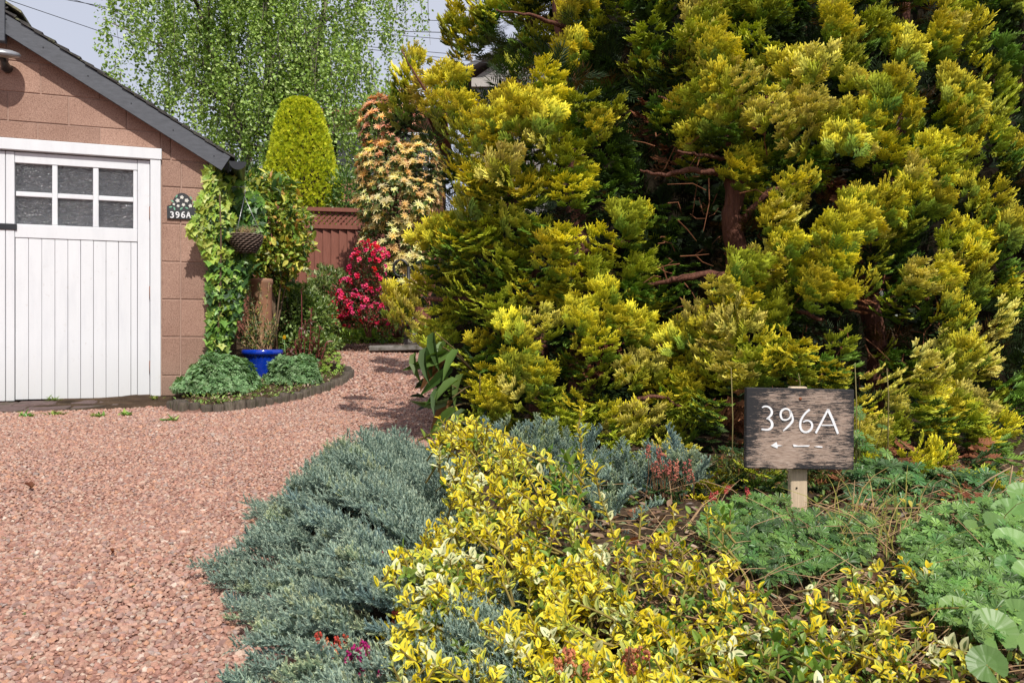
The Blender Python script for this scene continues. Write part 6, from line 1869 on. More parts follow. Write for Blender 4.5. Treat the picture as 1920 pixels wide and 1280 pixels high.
jun = thing("creeping_juniper", "wide mat of blue-green creeping juniper spilling over the gravel edge", "shrub", (-0.3, 2.4, 0.05))
rng = np.random.default_rng(32)
def jh(x, y):
    e = np.clip((x - (xb(y) + 0.0)) / 0.22, 0, 1)
    h = (0.10 - 0.07 * np.clip((x - xb(y) - 0.22) / 0.2, 0, 1)) * np.sqrt(e) + 0.032 * np.sin(x * 13 + y * 6) * np.cos(y * 10 - x * 5) + 0.015 * np.sin(x * 31 + 1) * np.cos(y * 23)
    far = np.clip((2.98 - y) / 0.25, 0, 1)
    return np.maximum(h, 0.0) * np.sqrt(far) + 0.01
def jbranches(n, dens_obj):
    y = 1.12 + (2.88 - 1.12) * rng.uniform(0, 1, n) ** 1.12
    wv = 0.05 * np.sin(y * 9) + 0.035 * np.sin(y * 21 + 1)
    x = xb(y) - 0.015 + wv + rng.uniform(0, 1, n) * (0.40 + 0.05 * y)
    z = gz(x, y) + jh(x, y)
    return np.stack([x, y, z], -1)
pj = jbranches(1000, 0)
edge_ = np.clip((pj[:, 0] - (xb(pj[:, 1]) + 0.04)) / 0.30, 0, 1)
d = np.stack([-0.75 + 0.25 * rng.normal(size=len(pj)), 0.25 * rng.normal(size=len(pj)) - 0.15 + 0.25 * (pj[:, 1] > 3), 0.18 + 0.38 * edge_ + 0.15 * rng.normal(size=len(pj))], -1)
Aj = basis(nrm(d), nrm(np.array([0, -0.15, 1.0]) + rdir(len(pj), rng) * 0.25))
Sj = rng.uniform(0.62, 0.98, len(pj)) * np.interp(pj[:, 1], [1.2, 3.5], [0.85, 1.25])
pj = pj - nrm(d) * 0.08 * Sj[:, None]
# the 300 that show largest: nearest first, clear of the yellow shrub
score = pj[:, 1] + np.where(pj[:, 0] > -0.18 * pj[:, 1] + 0.1, 2.0, 0) + rng.uniform(0, 1.6, len(pj)) - 4 * (pj[:, 2] - gz(pj[:, 0], pj[:, 1]))
od = np.argsort(score)
for i_ in od[:300]:
    link("branch", JM[rng.integers(7)], jun, pj[i_], quat(Aj[i_]), float(Sj[i_]))
rest = od[300:]
JL = []
for q in range(3):
    V, C, U, F3, F4 = JB[q].arrays(); k = np.arange(len(F3)) % 5 < 2
    h_ = Geo(); h_.add(V, F3[k], C); JL.append(h_)
g = Geo(); ti = rng.integers(0, 3, len(rest))
for k in range(3):
    m = rest[ti == k]; g.scatter(JL[k], Aj[m] * Sj[m][:, None, None] * 1.12, pj[m])
link("foliage", g.mesh("foliage", M_junip), jun, kind="stuff")
# near-black sheet under the mat, painting the shade between its branches
xs_ = np.linspace(0, 1, 22); ys_ = np.linspace(1.0, 2.9, 40)
V = []
for yv in ys_:
    for s in xs_:
        xv = xb(yv) + 0.06 + s * (0.38 + 0.05 * yv); V.append([xv, yv, gz(xv, yv) + float(jh(xv, yv)) * 0.5 * (1 - (1 - min(1, s * 6)) ** 2) - 0.006])
i = np.arange(39)[:, None] * 22 + np.arange(21)[None]
link("dark_underlay", Geo().add(np.array(V), np.stack([i, i + 1, i + 23, i + 22], -1).reshape(-1, 4)).mesh("dark_underlay", M_dark, True), jun)

def juniper_clump(label, lobes, n, seed):
    rg = np.random.default_rng(seed)
    c0 = np.asarray(lobes[0][0]); t = thing("blue_juniper", label, "shrub", (c0[0], c0[1], float(gz(c0[0], c0[1]))))
    for c, r_ in lobes:
        p, o = cloud(c, r_, n, rg, 0.15, 2, 0.35)
        k = (o[:, 1] < 0.6) & (p[:, 2] > gz(p[:, 0], p[:, 1]) - 0.02); p, o = p[k], o[k]
        A = basis(nrm(o + np.array([0, 0, 0.5]) + rdir(len(o), rg) * 0.5), nrm(o * 0.5 + np.array([0, 0, 1.0])))
        for a, b in zip(p, A): link("branch", JM[rg.integers(7)], t, a - b[:, 1] * 0.05, quat(b), float(rg.uniform(0.45, 0.75)))
juniper_clump("bushy silver-blue juniper clump between the yellow shrub and the wooden sign", [lob(1275, 915, 60, 66, 2.3), lob(1185, 905, 66, 44, 2.4)], 75, 91)
juniper_clump("dim blue juniper patch between the yellow shrub and the foot of the left conifer", [lob(1010, 850, 70, 34, 2.75), lob(1080, 865, 60, 36, 2.65), lob(935, 830, 50, 26, 2.9)], 50, 95)
juniper_clump("low blue juniper strand right of the variegated shrub's edge", [lob(1150, 990, 55, 70, 2.0), lob(1160, 1120, 40, 50, 1.72), lob(1080, 940, 50, 55, 2.2)], 45, 92)

# ================================================================== yellow variegated euonymus
def egeo(c_edge, L=1.0, W_=0.52):
    g = Geo(); V = [[0, 0, 0]]; U = [0.5]
    rowsL = ((0.14, 0.60), (0.40, 1.0), (0.66, 0.88), (0.86, 0.50))
    for t, w in rowsL:
        for s in (-1, -0.5, 0, 0.5, 1):
            V.append([s * W_ * 0.5 * w, t, 0.16 * W_ * abs(s) ** 1.5 * w - 0.16 * t * t]); U.append(abs(s) * (1.0) if 0.15 < t < 0.8 else 0.35 + 0.65 * abs(s))
    V.append([0, 1.0, -0.17]); U.append(1.0)
    Fq = []
    for r_ in range(len(rowsL) - 1):
        b = 1 + r_ * 5
        for k in range(4): Fq.append([b + k, b + k + 1, b + 6 + k, b + 5 + k])
    b = 1
    Ft = [[0, b + k + 1, b + k] for k in range(4)]; e = 1 + (len(rowsL) - 1) * 5; last = len(V) - 1
    Ft += [[e + k, e + k + 1, last] for k in range(4)]
    return g.add(np.array(V), (np.array(Fq), np.array(Ft)), c_edge, u=U)
EC = [(0.78, 0.62, 0.020), (0.82, 0.70, 0.05), (0.66, 0.54, 0.015), (0.62, 0.62, 0.07), (0.74, 0.74, 0.42), (0.48, 0.52, 0.14)]
EG = [egeo(c, 1.0, w_) for c, w_ in zip(EC, (0.52, 0.60, 0.46, 0.50, 0.58, 0.42))]
EMs = [g.mesh("leaf", M_euon) for g in EG]
LGm = [leaf(1.0, 0.5, 0.1, 0.15, tuple(v * 0.8 for v in c), c) for c in ((0.13, 0.24, 0.03), (0.22, 0.34, 0.05))]
def euonymus(label, sprigs, seed, nobj, size=0.033, w=(5, 4, 3, 2, 1.2, 0.8), plain_green=0.0, spread=0.9, fromz=None):
    """sprigs: (base point, tip point). Leaves in crossed pairs up each shoot, a tuft at the tip."""
    rg = np.random.default_rng(seed)
    s0_ = sprigs[0][0]; t = thing("variegated_euonymus" if plain_green < 0.5 else "green_euonymus", label, "shrub", (s0_[0], s0_[1], float(gz(s0_[0], s0_[1]))))
    Ls = []; g = Geo()
    w = np.array(w) / sum(w)
    for a, b in sprigs:
        d = b - a; ln = np.linalg.norm(d); dn = nrm(d)
        bend = rg.normal(0, 0.1, 3) * ln
        pts = np.array([a + d * s + bend * s * (1 - s) for s in np.linspace(0, 1, 5)])
        gtube(g, pts, np.linspace(0.0026, 0.0014, 5), 4, (0.9, 0.95, 0.4), cap=False)
        x = nrm(np.cross(dn, rg.normal(size=3))); y = np.cross(dn, x)
        kind = rg.choice(6, p=w); gr = rg.uniform() < plain_green
        npair = max(3, int(ln / 0.013))
        for k in range(npair):
            s = 1 - 0.80 * (k / npair)
            pos = a + d * s + bend * s * (1 - s)
            ax_ = x if k % 2 else y
            for sg in (-1, 1):
                if rg.uniform() < 0.05: continue
                o = nrm(ax_ * sg * 0.9 + dn * (1.1 - 0.75 * (1 - s)) * (1.5 if k == 0 else 0.75) + rg.normal(0, 0.22, 3) + np.array([0, 0, 0.15]))
                up_ = nrm(dn * 0.9 + np.array([0, -0.15, 0.5]) + rg.normal(0, 0.2, 3))
                sz = size * (0.62 + 0.45 * min(1, (k + 0.4) / 2)) * rg.uniform(0.6, 1.25)
                kk = kind if rg.uniform() < 0.7 else rg.choice(6, p=w)
                Ls.append((pos, basis(o[None], up_[None])[0], sz, kk if not gr else 10 + rg.integers(2), s + rg.uniform(0, 0.2) + (b[2] - gz(b[0], b[1])) * 1.5))
    link("stem", g.mesh("stem", M_twig, True), t, kind="stuff")
    Ls.sort(key=lambda q: -q[4])
    gs = Geo(); ge = Geo()
    gm = [q.mesh("leaf", M_leaf) for q in LGm] if plain_green > 0 else None
    for i_, (pos, A, sz, kk, _) in enumerate(Ls):
        if i_ < nobj: link("leaf", EMs[kk] if kk < 10 else gm[kk - 10], t, pos, quat(A), float(sz))
        elif kk < 10: ge.merge(EG[kk], A * sz, pos)
        else: gs.merge(LGm[kk - 10], A * sz, pos)
    if ge.n: link("foliage", ge.mesh("foliage", M_euon), t, kind="stuff")
    if gs.n: link("green_foliage", gs.mesh("green_foliage", M_leaf), t, kind="stuff")
    return len(Ls)
EYY = [(760, 1.98), (850, 1.80), (950, 1.62), (1050, 1.44), (1150, 1.29), (1290, 1.12)]
def epoint(px, py, dy=0.0):
    Yd = np.interp(py, [a for a, b in EYY], [b for a, b in EYY]) + dy
    p = P(px, py, Yd); p[2] = max(p[2], float(gz(p[0], p[1])) + 0.015); return p
rng = np.random.default_rng(33)
EPOLY = [(815, 780), (880, 772), (960, 828), (1050, 862), (1010, 900), (1080, 960), (1120, 1040), (1160, 1100), (1250, 1180), (1300, 1300), (735, 1300), (738, 1180), (715, 1095), (800, 990), (850, 950), (825, 890)]
HOLES = [(850, 1200, 26, 30), (1110, 1160, 30, 26), (900, 1040, 24, 24), (1060, 1240, 26, 20), (960, 1115, 50, 42), (905, 1145, 30, 30), (1030, 1010, 26, 40), (1000, 870, 30, 18), (845, 960, 20, 20)]
sp = []
while len(sp) < 580:
    px, py = rng.uniform(700, 1310), rng.uniform(765, 1300)
    if not inpoly(np.array([px]), np.array([py]), EPOLY)[0]: continue
    if any(((px - a) / c) ** 2 + ((py - b) / d) ** 2 < 1 for a, b, c, d in HOLES): continue
    tip = epoint(px, py, rng.uniform(-0.05, 0.08)); tip[2] += 0.03 * float(np.clip((980 - px) / 150, 0, 1)) * float(py > 1000); dr = nrm(np.array([rng.normal(-0.25, 0.5), -0.35 + rng.normal(0, 0.3), 0.75 + rng.normal(0, 0.2)]))
    sp.append((tip - dr * rng.uniform(0.05, 0.11), tip))
print("euonymus leaves", euonymus("bright yellow variegated euonymus sprawling over the blue juniper in the foreground", sp, 34, 300, size=0.0215, w=(4, 4, 3, 4, 2.0, 2.2), plain_green=0.13))
sp = []
while len(sp) < 230:
    px, py = rng.uniform(1200, 1900), rng.uniform(1040, 1300)
    dens = 0.22 + 0.78 * np.clip((py - 1060) / 140.0, 0, 1)
    if 1440 < px < 1580: dens *= 0.45
    if px > 1720: dens *= 0.35
    if rng.uniform() > dens: continue
    tip = epoint(px, py, rng.uniform(-0.02, 0.06)); dr = nrm(np.array([rng.normal(0, 0.6), -0.3 + rng.normal(0, 0.4), 0.6 + rng.normal(0, 0.2)]))
    sp.append((tip - dr * rng.uniform(0.03, 0.08), tip))
for _ in range(34):
    tip = epoint(rng.uniform(1130, 1340), rng.uniform(955, 1090), -0.02); sp.append((tip - np.array([rng.normal(0, 0.03), 0.02, 0.05]), tip))
euonymus("sparser yellow variegated euonymus shoots creeping low along the front right of the bed", sp, 35, 300, size=0.0205, w=(3, 3, 3, 3, 1.2, 1.0), plain_green=0.30)
sp = []
for (px, py) in ((1058, 850), (1075, 880), (1055, 905), (1085, 925), (1040, 885), (1070, 950), (1030, 1045), (1020, 1070), (1045, 1060), (945, 905), (955, 925)):
    tip = epoint(px, py, 0.02); sp.append((tip - np.array([rng.normal(0, 0.02), 0.01, 0.07]), tip))
euonymus("reverted plain green euonymus shoots rising inside the yellow variegated one", sp, 36, 60, size=0.030, plain_green=1.0)
sp = []
for (px, py) in ((1480, 1180), (1500, 1210), (1460, 1225), (1520, 1240), (1540, 1200), (1490, 1265), (1450, 1190), (1555, 1255), (1355, 965), (1370, 955)):
    tip = epoint(px, py, 0.0); sp.append((tip - np.array([rng.normal(0, 0.02), 0.01, 0.055]), tip))
euonymus("plain green bushy euonymus shoots low in front of the sign post", sp, 37, 100, size=0.030, plain_green=1.0)
# single long whips
for lb, pts_ in (("thin yellow-leaved whip climbing from the shrub into the conifer", [(1085, 905), (1090, 850), (1084, 800), (1092, 765)]), ("yellow-leaved whip arching to the right of the blue juniper strand", [(1165, 1080), (1150, 1000), (1125, 930), (1112, 870)]),
                 ("short yellow-tipped shoot standing before the sign post", [(1465, 1110), (1468, 1075), (1460, 1045)]), ("yellow-tipped shoot leaning left beside the sign post", [(1545, 1085), (1520, 1055), (1500, 1030)])):
    Yw = 2.0 if pts_[0][1] < 1000 else 1.75
    sp = [(P(*a, Yw), P(*b, Yw)) for a, b in zip(pts_, pts_[1:])]
    sp[0] = (np.array([sp[0][0][0], sp[0][0][1], float(gz(sp[0][0][0], sp[0][0][1]))]), sp[0][1])
    euonymus(lb, sp, 40 + len(lb), 60, size=0.026, w=(4, 4, 3, 2, 1, 0.5))

# ================================================================== wooden sign
SG = P(1496, 870, 2.05)
sg = thing("wooden_sign", "weathered flaking black board lettered 396A with a left arrow on a short pine post", "sign", (SG[0], SG[1], 0.18))
sgA = np.array(Euler((R(-2), R(1.2), R(2.0))).to_matrix())
bc = P(1498, 803, 2.04)
bw, bh = 102 / F * 2.04 * 1.0, 75 / F * 2.04
sb = link("board", gbev(Geo(), (-bw, -0.009, -bh), (bw, 0.009, bh), 0.0015, jit=0.0004).mesh("board", M_sign), sg, bc, Euler((R(-2), R(1.2), R(2.0))).to_quaternion())
def sgpx(x, y): return ((x - 585) / 465.0 * bw, (511 - y) / 348.0 * bh)
STR = {'3': [([(252, 334), (275, 321), (308, 326), (333, 350), (338, 382), (322, 408), (292, 432)], [8, 15, 18, 22, 24, 20, 10]), ([(300, 424), (332, 446), (343, 480), (330, 512), (300, 526), (248, 520)], [10, 22, 27, 24, 18, 14])],
       '9': [([(505, 372), (478, 342), (445, 340), (415, 362), (410, 400), (424, 432), (455, 440), (488, 424), (500, 396), (488, 345), (512, 400), (520, 440), (485, 486), (435, 531)], [14, 16, 18, 20, 21, 19, 14, 14, 14, 20, 20, 24, 20, 8])],
       '6': [([(662, 344), (632, 368), (600, 408), (580, 455), (582, 505), (604, 535), (642, 540), (674, 518), (688, 480), (672, 446), (640, 436), (604, 452)], [22, 18, 18, 22, 24, 22, 20, 22, 22, 18, 14, 8])],
       'A': [([(822, 338), (775, 430), (716, 546)], [18, 20, 20]), ([(820, 340), (862, 430), (908, 548)], [26, 26, 22]), ([(765, 478), (874, 474)], [10, 12])]}
for ch, sts in STR.items():
    g = Geo()
    for pts_, wd_ in sts:
        q = smooth_pts(pts_, 3 if len(pts_) > 4 else 2); ww = np.interp(np.linspace(0, 1, len(q)), np.linspace(0, 1, len(wd_)), wd_) / 465.0 * bw * 0.84
        stroke(g, [sgpx(*v) for v in q], ww, -0.0085, -0.0112)
    o = link("character", g.mesh("character", M_letter), sg, bc, Euler((R(-2), R(1.2), R(2.0))).to_quaternion())
g = Geo()
for poly in ([(330, 660), (378, 628), (386, 650), (432, 658), (392, 664), (384, 682)], [(518, 648), (530, 646), (562, 656), (665, 650), (655, 663), (562, 664), (528, 667)], [(703, 662), (745, 656), (776, 660), (772, 670), (738, 668)]):
    g.merge(gprism(Geo(), [sgpx(*v) for v in poly], -0.0112, -0.0088))
link("arrow", g.mesh("arrow", M_letter), sg, bc, Euler((R(-2), R(1.2), R(2.0))).to_quaternion())
sx_, sz_ = sgpx(583, 252)
g = Geo(); gtube(g, [[sx_, -0.0088, sz_], [sx_, -0.0115, sz_]], [0.0042, 0.0036], 12); link("screw", g.mesh("screw", M_rust, True), sg, bc, Euler((R(-2), R(1.2), R(2.0))).to_quaternion())
pw = 15.5 / F * 2.06
post = link("post", gbev(Geo(), (-pw, -0.012, -0.30), (pw, 0.012, 0.155), 0.002).mesh("post", M_post), sg, (P(1496, 803, 2.065)[0], 2.068, bc[2] - 0.05))
g = Geo(); q = P(1495, 915, 2.05); gtube(g, [q + np.array([0, 0.0055, 0]), q + np.array([0, 0.0035, 0])], 0.0024, 8); link("nail_hole", g.mesh("nail_hole", M_dark), sg)

# ================================================================== herbaceous growth round the sign
PALM = [palmleaf(7, 0.72, 1.0, (0.85, 0.9, 0.8), (1, 1, 1), 320, True), palmleaf(7, 0.78, 1.0, (0.9, 0.95, 0.85), (1.1, 1.08, 1.0), 330, True)]
PC = [(0.075, 0.16, 0.035), (0.12, 0.23, 0.05), (0.18, 0.31, 0.07), (0.05, 0.10, 0.03)]
def cranes(label, poly, n, Yf, seed, size, nobj=300, hmin=0.02, hmax=0.09, cols=PC, w=(3, 4, 2, 2)):
    rg = np.random.default_rng(seed)
    xs0, ys0 = np.array(poly).T; q = []
    while len(q) < n:
        px, py = rg.uniform(xs0.min(), xs0.max()), rg.uniform(ys0.min(), ys0.max())
        if inpoly(np.array([px]), np.array([py]), poly)[0]: q.append((px, py))
    T = []
    for px, py in q:
        p = P(px, py, float(np.interp(py, *Yf)) + rg.uniform(-0.04, 0.08)); p[2] = max(p[2], float(gz(p[0], p[1])) + 0.012); T.append(p)
    T = np.array(T); c = T.mean(0)
    t = thing("cranesbill", label, "plant", (c[0], c[1], float(gz(c[0], c[1]))))
    nr = nrm(np.array([0.0, -0.45, 0.8]) + rdir(n, rg) * 0.45); A = basis(nrm(np.cross(nr, rdir(n, rg))), nr)
    S = size * rg.uniform(0.7, 1.25, n); C = pick(cols, w, n, rg, 0.15)
    cl = pick(cols, w, 10, rg, 0.12); ms = [Geo().merge(PALM[k % 2], None, (0, 0, 0), cl[k]).mesh("leaf", M_leaf) for k in range(10)]
    k = min(nobj, n); leaves_as_parts(t, "leaf", ms, A, T, S, k)
    if n > k: stuff(t, "foliage", PALM, A[k:], T[k:], S[k:], C[k:], M_leaf, rg)
    g = Geo()
    for p in T[:: 2]:
        b = p + np.array([rg.normal(0, 0.02), rg.uniform(0, 0.05), 0]); b[2] = float(gz(b[0], b[1])) - 0.003
        gtube(g, [b, (b + p) / 2 + rg.normal(0, 0.004, 3), p], [0.0014, 0.0012, 0.001], 4, (0.6, 0.8, 0.35), cap=False)
    link("stem", g.mesh("stem", M_twig), t, kind="stuff")
YFl = ([860, 940, 1000, 1060, 1100, 1200, 1280], [2.25, 1.99, 1.78, 1.62, 1.52, 1.32, 1.18])
cranes("low green cranesbill clump spreading left of the sign post", [(1335, 950), (1400, 925), (1480, 935), (1500, 960), (1640, 965), (1640, 1030), (1560, 1070), (1440, 1085), (1350, 1030), (1310, 990)], 620, YFl, 51, 0.021)
cranes("tall dark green finger-leaved cranesbill behind and right of the sign", [(1590, 870), (1680, 860), (1760, 880), (1900, 890), (1880, 950), (1700, 985), (1600, 960)], 420, ([840, 900, 980], [2.45, 2.3, 2.15]), 52, 0.030, cols=[(0.05, 0.12, 0.035), (0.08, 0.18, 0.05), (0.14, 0.26, 0.07)], w=(3, 3, 1))
cranes("large finger-leaved cranesbill clump at the right edge beside the round-leaved plant", [(1690, 985), (1780, 940), (1925, 930), (1960, 1180), (1850, 1190), (1760, 1160), (1700, 1080)], 760, ([0] + YFl[0], [YFl[1][0]] + [v - 0.09 for v in YFl[1]]), 53, 0.021, cols=[(0.11, 0.22, 0.05), (0.17, 0.31, 0.07), (0.24, 0.40, 0.10), (0.06, 0.12, 0.03)])
cranes("few young cranesbill leaves against the trunk base right of the sign", [(1600, 760), (1640, 770), (1680, 840), (1640, 880), (1605, 860)], 22, ([750, 900], [2.5, 2.35]), 54, 0.026)
shrub("heath_undergrowth", "twiggy olive and rust-brown undergrowth between the blue juniper and the sign post", "undergrowth", P(1400, 930, 2.4),
      [lob(1400, 900, 60, 55, 2.5), lob(1520, 915, 60, 40, 2.5)], 6500, NARROW + TINY, 0.013, [(0.10, 0.13, 0.03), (0.22, 0.24, 0.05), (0.28, 0.13, 0.05), (0.05, 0.08, 0.02)], [3, 2, 1.5, 3], M_leaf, 0, 58, nst=8, r0=0.002)
# lady's mantle
rl = roundleaf(27, (0.95, 1, 0.9), (1, 1, 1))
lmn = thing("ladys_mantle", "pale green round scalloped leaves at the right edge of the bed", "plant", P(1880, 1120, 1.7))
rg = np.random.default_rng(56)
mm = [Geo().merge(rl, None, (0, 0, 0), c).mesh("leaf", M_leaf) for c in ((0.16, 0.27, 0.07), (0.12, 0.22, 0.055), (0.20, 0.31, 0.095))]
for i_, (px, py, sz, tl) in enumerate([(1895, 962, 32, 0.5), (1872, 990, 34, 0.6), (1900, 1020, 36, 0.5), (1830, 990, 22, 0.2), (1888, 1058, 20, 0.6), (1795, 1148, 34, 0.5), (1862, 1182, 42, 0.7), (1850, 1245, 34, 0.9), (1905, 1160, 38, 0.5), (1915, 925, 24, 0.6), (1890, 1090, 18, 0.5), (1935, 1080, 34, 0.5), (1940, 1220, 34, 0.6)]):
    Yl = float(np.interp(py, *YFl)) - 0.10
    nr_ = nrm(np.array([rg.normal(-0.1, 0.25), -0.75 * tl - 0.2, 0.8]))
    A = basis(nrm(np.cross(nr_, np.array([1.0, 0.2, rg.normal(0, 0.3)])))[None], nr_[None])[0]
    lf_p = P(px, py, Yl)
    link("leaf", mm[i_ % 3], lmn, lf_p, quat(A), sz / F * Yl)
    b = lf_p + np.array([0.02, 0.05, 0]); b[2] = float(gz(b[0], b[1]))
    link("stalk", gtube(Geo(), [b, (b + lf_p) / 2 + np.array([0.01, 0, 0]), lf_p], 0.0018, 5, (0.8, 1.0, 0.45)).mesh("stalk", M_twig, True), lmn)
# litter, dry stalks, grass
rg = np.random.default_rng(57)
def bedpts(n, pxr, pyr):
    out = []
    while len(out) < n:
        px, py = rg.uniform(*pxr), rg.uniform(*pyr)
        lo, hi = 0.9, 6.0
        for _ in range(24):
            m = 0.5 * (lo + hi); x = (px - 960) / F * m
            if EYE - (py - 640) / F * m > float(gz(x, m)): lo = m
            else: hi = m
        out.append([(px - 960) / F * m, m, float(gz((px - 960) / F * m, m))])
    return np.array(out)
T = bedpts(3000, (1000, 2000), (835, 1330)); n = len(T); T[:, 2] += rg.uniform(0.002, 0.02, n)
g = Geo(); Al = basis(nrm(rdir(n, rg) * np.array([1, 1, 0.3])), nrm(np.array([0, -0.2, 1.0]) + rdir(n, rg) * 0.5)); Sl = rg.uniform(0.012, 0.034, n)
g.scatter(leaf(1, 0.5, 0.2, -0.25), Al * Sl[:, None, None], T, pick([(0.20, 0.11, 0.06), (0.32, 0.21, 0.13), (0.10, 0.055, 0.03), (0.42, 0.30, 0.20), (0.10, 0.15, 0.04), (0.42, 0.16, 0.07)], [3, 3, 3, 1.4, 2.5, 1], n, rg))
lt_ = link("leaf_litter", g.mesh("leaf_litter", M_leaf), None, kind="stuff"); lt_["label"] = "brown dead leaves lying on the soil of the front bed"
g = Geo()
T = bedpts(400, (1180, 1960), (880, 1290))
for p in T:
    a_ = rg.normal(0.15, 0.55) + (math.pi if rg.uniform() < 0.5 else 0); ln = rg.uniform(0.05, 0.24); lift = abs(rg.normal(0, 0.05))
    e = p + np.array([math.cos(a_) * ln, math.sin(a_) * ln * 0.7, lift]); mid = (p + e) / 2 + np.array([0, 0, rg.uniform(0.0, 0.04)])
    c = rg.uniform(0.7, 1.35); gtube(g, [p + np.array([0, 0, 0.006]), (p + mid) / 2 + np.array([0, 0, 0.004]), mid, (mid + e) / 2 + np.array([0, 0, 0.003]), e + np.array([0, 0, 0.004])], [0.0011, 0.0011, 0.001, 0.0008, 0.0005], 4, (c * 1.3, c * 1.15, c * 0.9), cap=False)
ds = link("dry_stalks", g.mesh("dry_stalks", M_twig), None, kind="stuff"); ds["label"] = "tangle of dry straw-coloured stalks over the front bed"
g = Geo()
for k in range(95):
    if k < 60: px, py = rg.uniform(1555, 1720), rg.uniform(960, 1080)
    else: px, py = rg.uniform(1330, 1900), rg.uniform(900, 1200)
    b = bedpts(1, (px, px + 0.1), (py, py + 0.1))[0]; ln = rg.uniform(0.08, 0.22); a_ = rg.uniform(0, 6.28); rr_ = rg.uniform(0.2, 0.8)
    pts = [b + np.array([math.cos(a_) * rr_, math.sin(a_) * rr_ * 0.6, 0]) * ln * s * s + np.array([0, 0, ln * (s - 0.35 * s * s)]) for s in np.linspace(0, 1, 5)]
    c = [(0.9, 1.15, 0.35), (0.6, 0.95, 0.3), (1.5, 1.4, 0.8)][rg.integers(3)]
    gtube(g, pts, np.linspace(0.0018, 0.0004, 5), 3, c, cap=False)
gr_ = link("grass", g.mesh("grass", M_twig), None, kind="stuff"); gr_["label"] = "long grass blades growing right of the sign post"
rg = np.random.default_rng(59)
T = bedpts(3200, (1000, 1960), (885, 1320)); cl_ = np.sin(T[:, 0] * 14 + 1) * np.sin(T[:, 1] * 11) + 0.5 * np.sin(T[:, 0] * 31 + T[:, 1] * 23)
T = T[cl_ > -0.35]; n = len(T); T[:, 2] += rg.uniform(0.004, 0.045, n)
g = Geo(); g.scatter(OV[0], basis(nrm(rdir(n, rg) + np.array([0, 0, 0.3])), nrm(np.array([0, -0.3, 1.0]) + rdir(n, rg) * 0.4)) * rg.uniform(0.010, 0.024, n)[:, None, None], T,
    pick([(0.12, 0.22, 0.04), (0.20, 0.32, 0.06), (0.07, 0.12, 0.03), (0.55, 0.48, 0.05)], [4, 3, 2, 1.3], n, rg))
lw_ = link("low_weeds", g.mesh("low_weeds", M_leaf), None, kind="stuff"); lw_["label"] = "small green weeds scattered over the soil of the front bed"
# upright dead stems in the hollow behind the sign
for px, top_, bot, lb in ((1604, 680, 830, "thin green-grey stem standing right of the sign board"), (1664, 690, 790, "thin pale stem standing in the dark gap right of the sign"), (1498, 700, 730, "pale dry stem rising just above the sign board"), (1372, 690, 880, "thin dry stem standing left of the sign board")):
    b = P(px, bot + 60, 2.45); b[2] = float(gz(b[0], b[1]))
    t = thing("dead_stem", lb, "stem", b)
    link("stalk", gtube(Geo(), [b, P(px + 2, (top_ + bot) / 2, 2.44), P(px - 1, top_, 2.43)], [0.0020, 0.0018, 0.001], 5, (0.9, 1.0, 0.6)).mesh("stalk", M_twig, True), t)
tw = thing("broken_twig", "forked pale dead twig lying across the bottom right of the bed", "twig", P(1850, 1230, 1.35))
link("shoot", gtube(Geo(), [P(1780, 1290, 1.27), P(1838, 1220, 1.36), P(1897, 1172, 1.42)], [0.0036, 0.003, 0.0022], 6, (1.2, 1.0, 0.75)).mesh("shoot", M_twig, True), tw)
link("shoot", gtube(Geo(), [P(1838, 1220, 1.36), P(1880, 1262, 1.33), P(1886, 1270, 1.33)], [0.0028, 0.002, 0.0012], 6, (1.2, 1.0, 0.75)).mesh("shoot", M_twig, True), tw)
tw = thing("broken_twig", "pale forked dead twig rising at the right edge below the conifer", "twig", P(1885, 950, 2.0))
link("shoot", gtube(Geo(), [P(1880, 948, 2.0), P(1893, 905, 2.0), P(1899, 872, 2.0)], [0.0025, 0.002, 0.0013], 6, (1.4, 1.3, 1.1)).mesh("shoot", M_twig, True), tw)
link("shoot", gtube(Geo(), [P(1822, 922, 2.02), P(1858, 896, 2.0), P(1895, 876, 2.0)], [0.0025, 0.002, 0.0013], 6, (1.4, 1.3, 1.1)).mesh("shoot", M_twig, True), tw)
cone = thing("wood_offcut", "pale grey-brown piece of broken stem lying left of the cranesbill", "wood", P(1225, 1020, 1.9))
link("bark_piece", gtube(Geo(), [P(1208, 1002, 1.9), P(1222, 1016, 1.89), P(1240, 1030, 1.88)], [0.006, 0.0085, 0.005], 8, (1.1, 0.95, 0.85)).mesh("bark_piece", M_twig, True), cone)

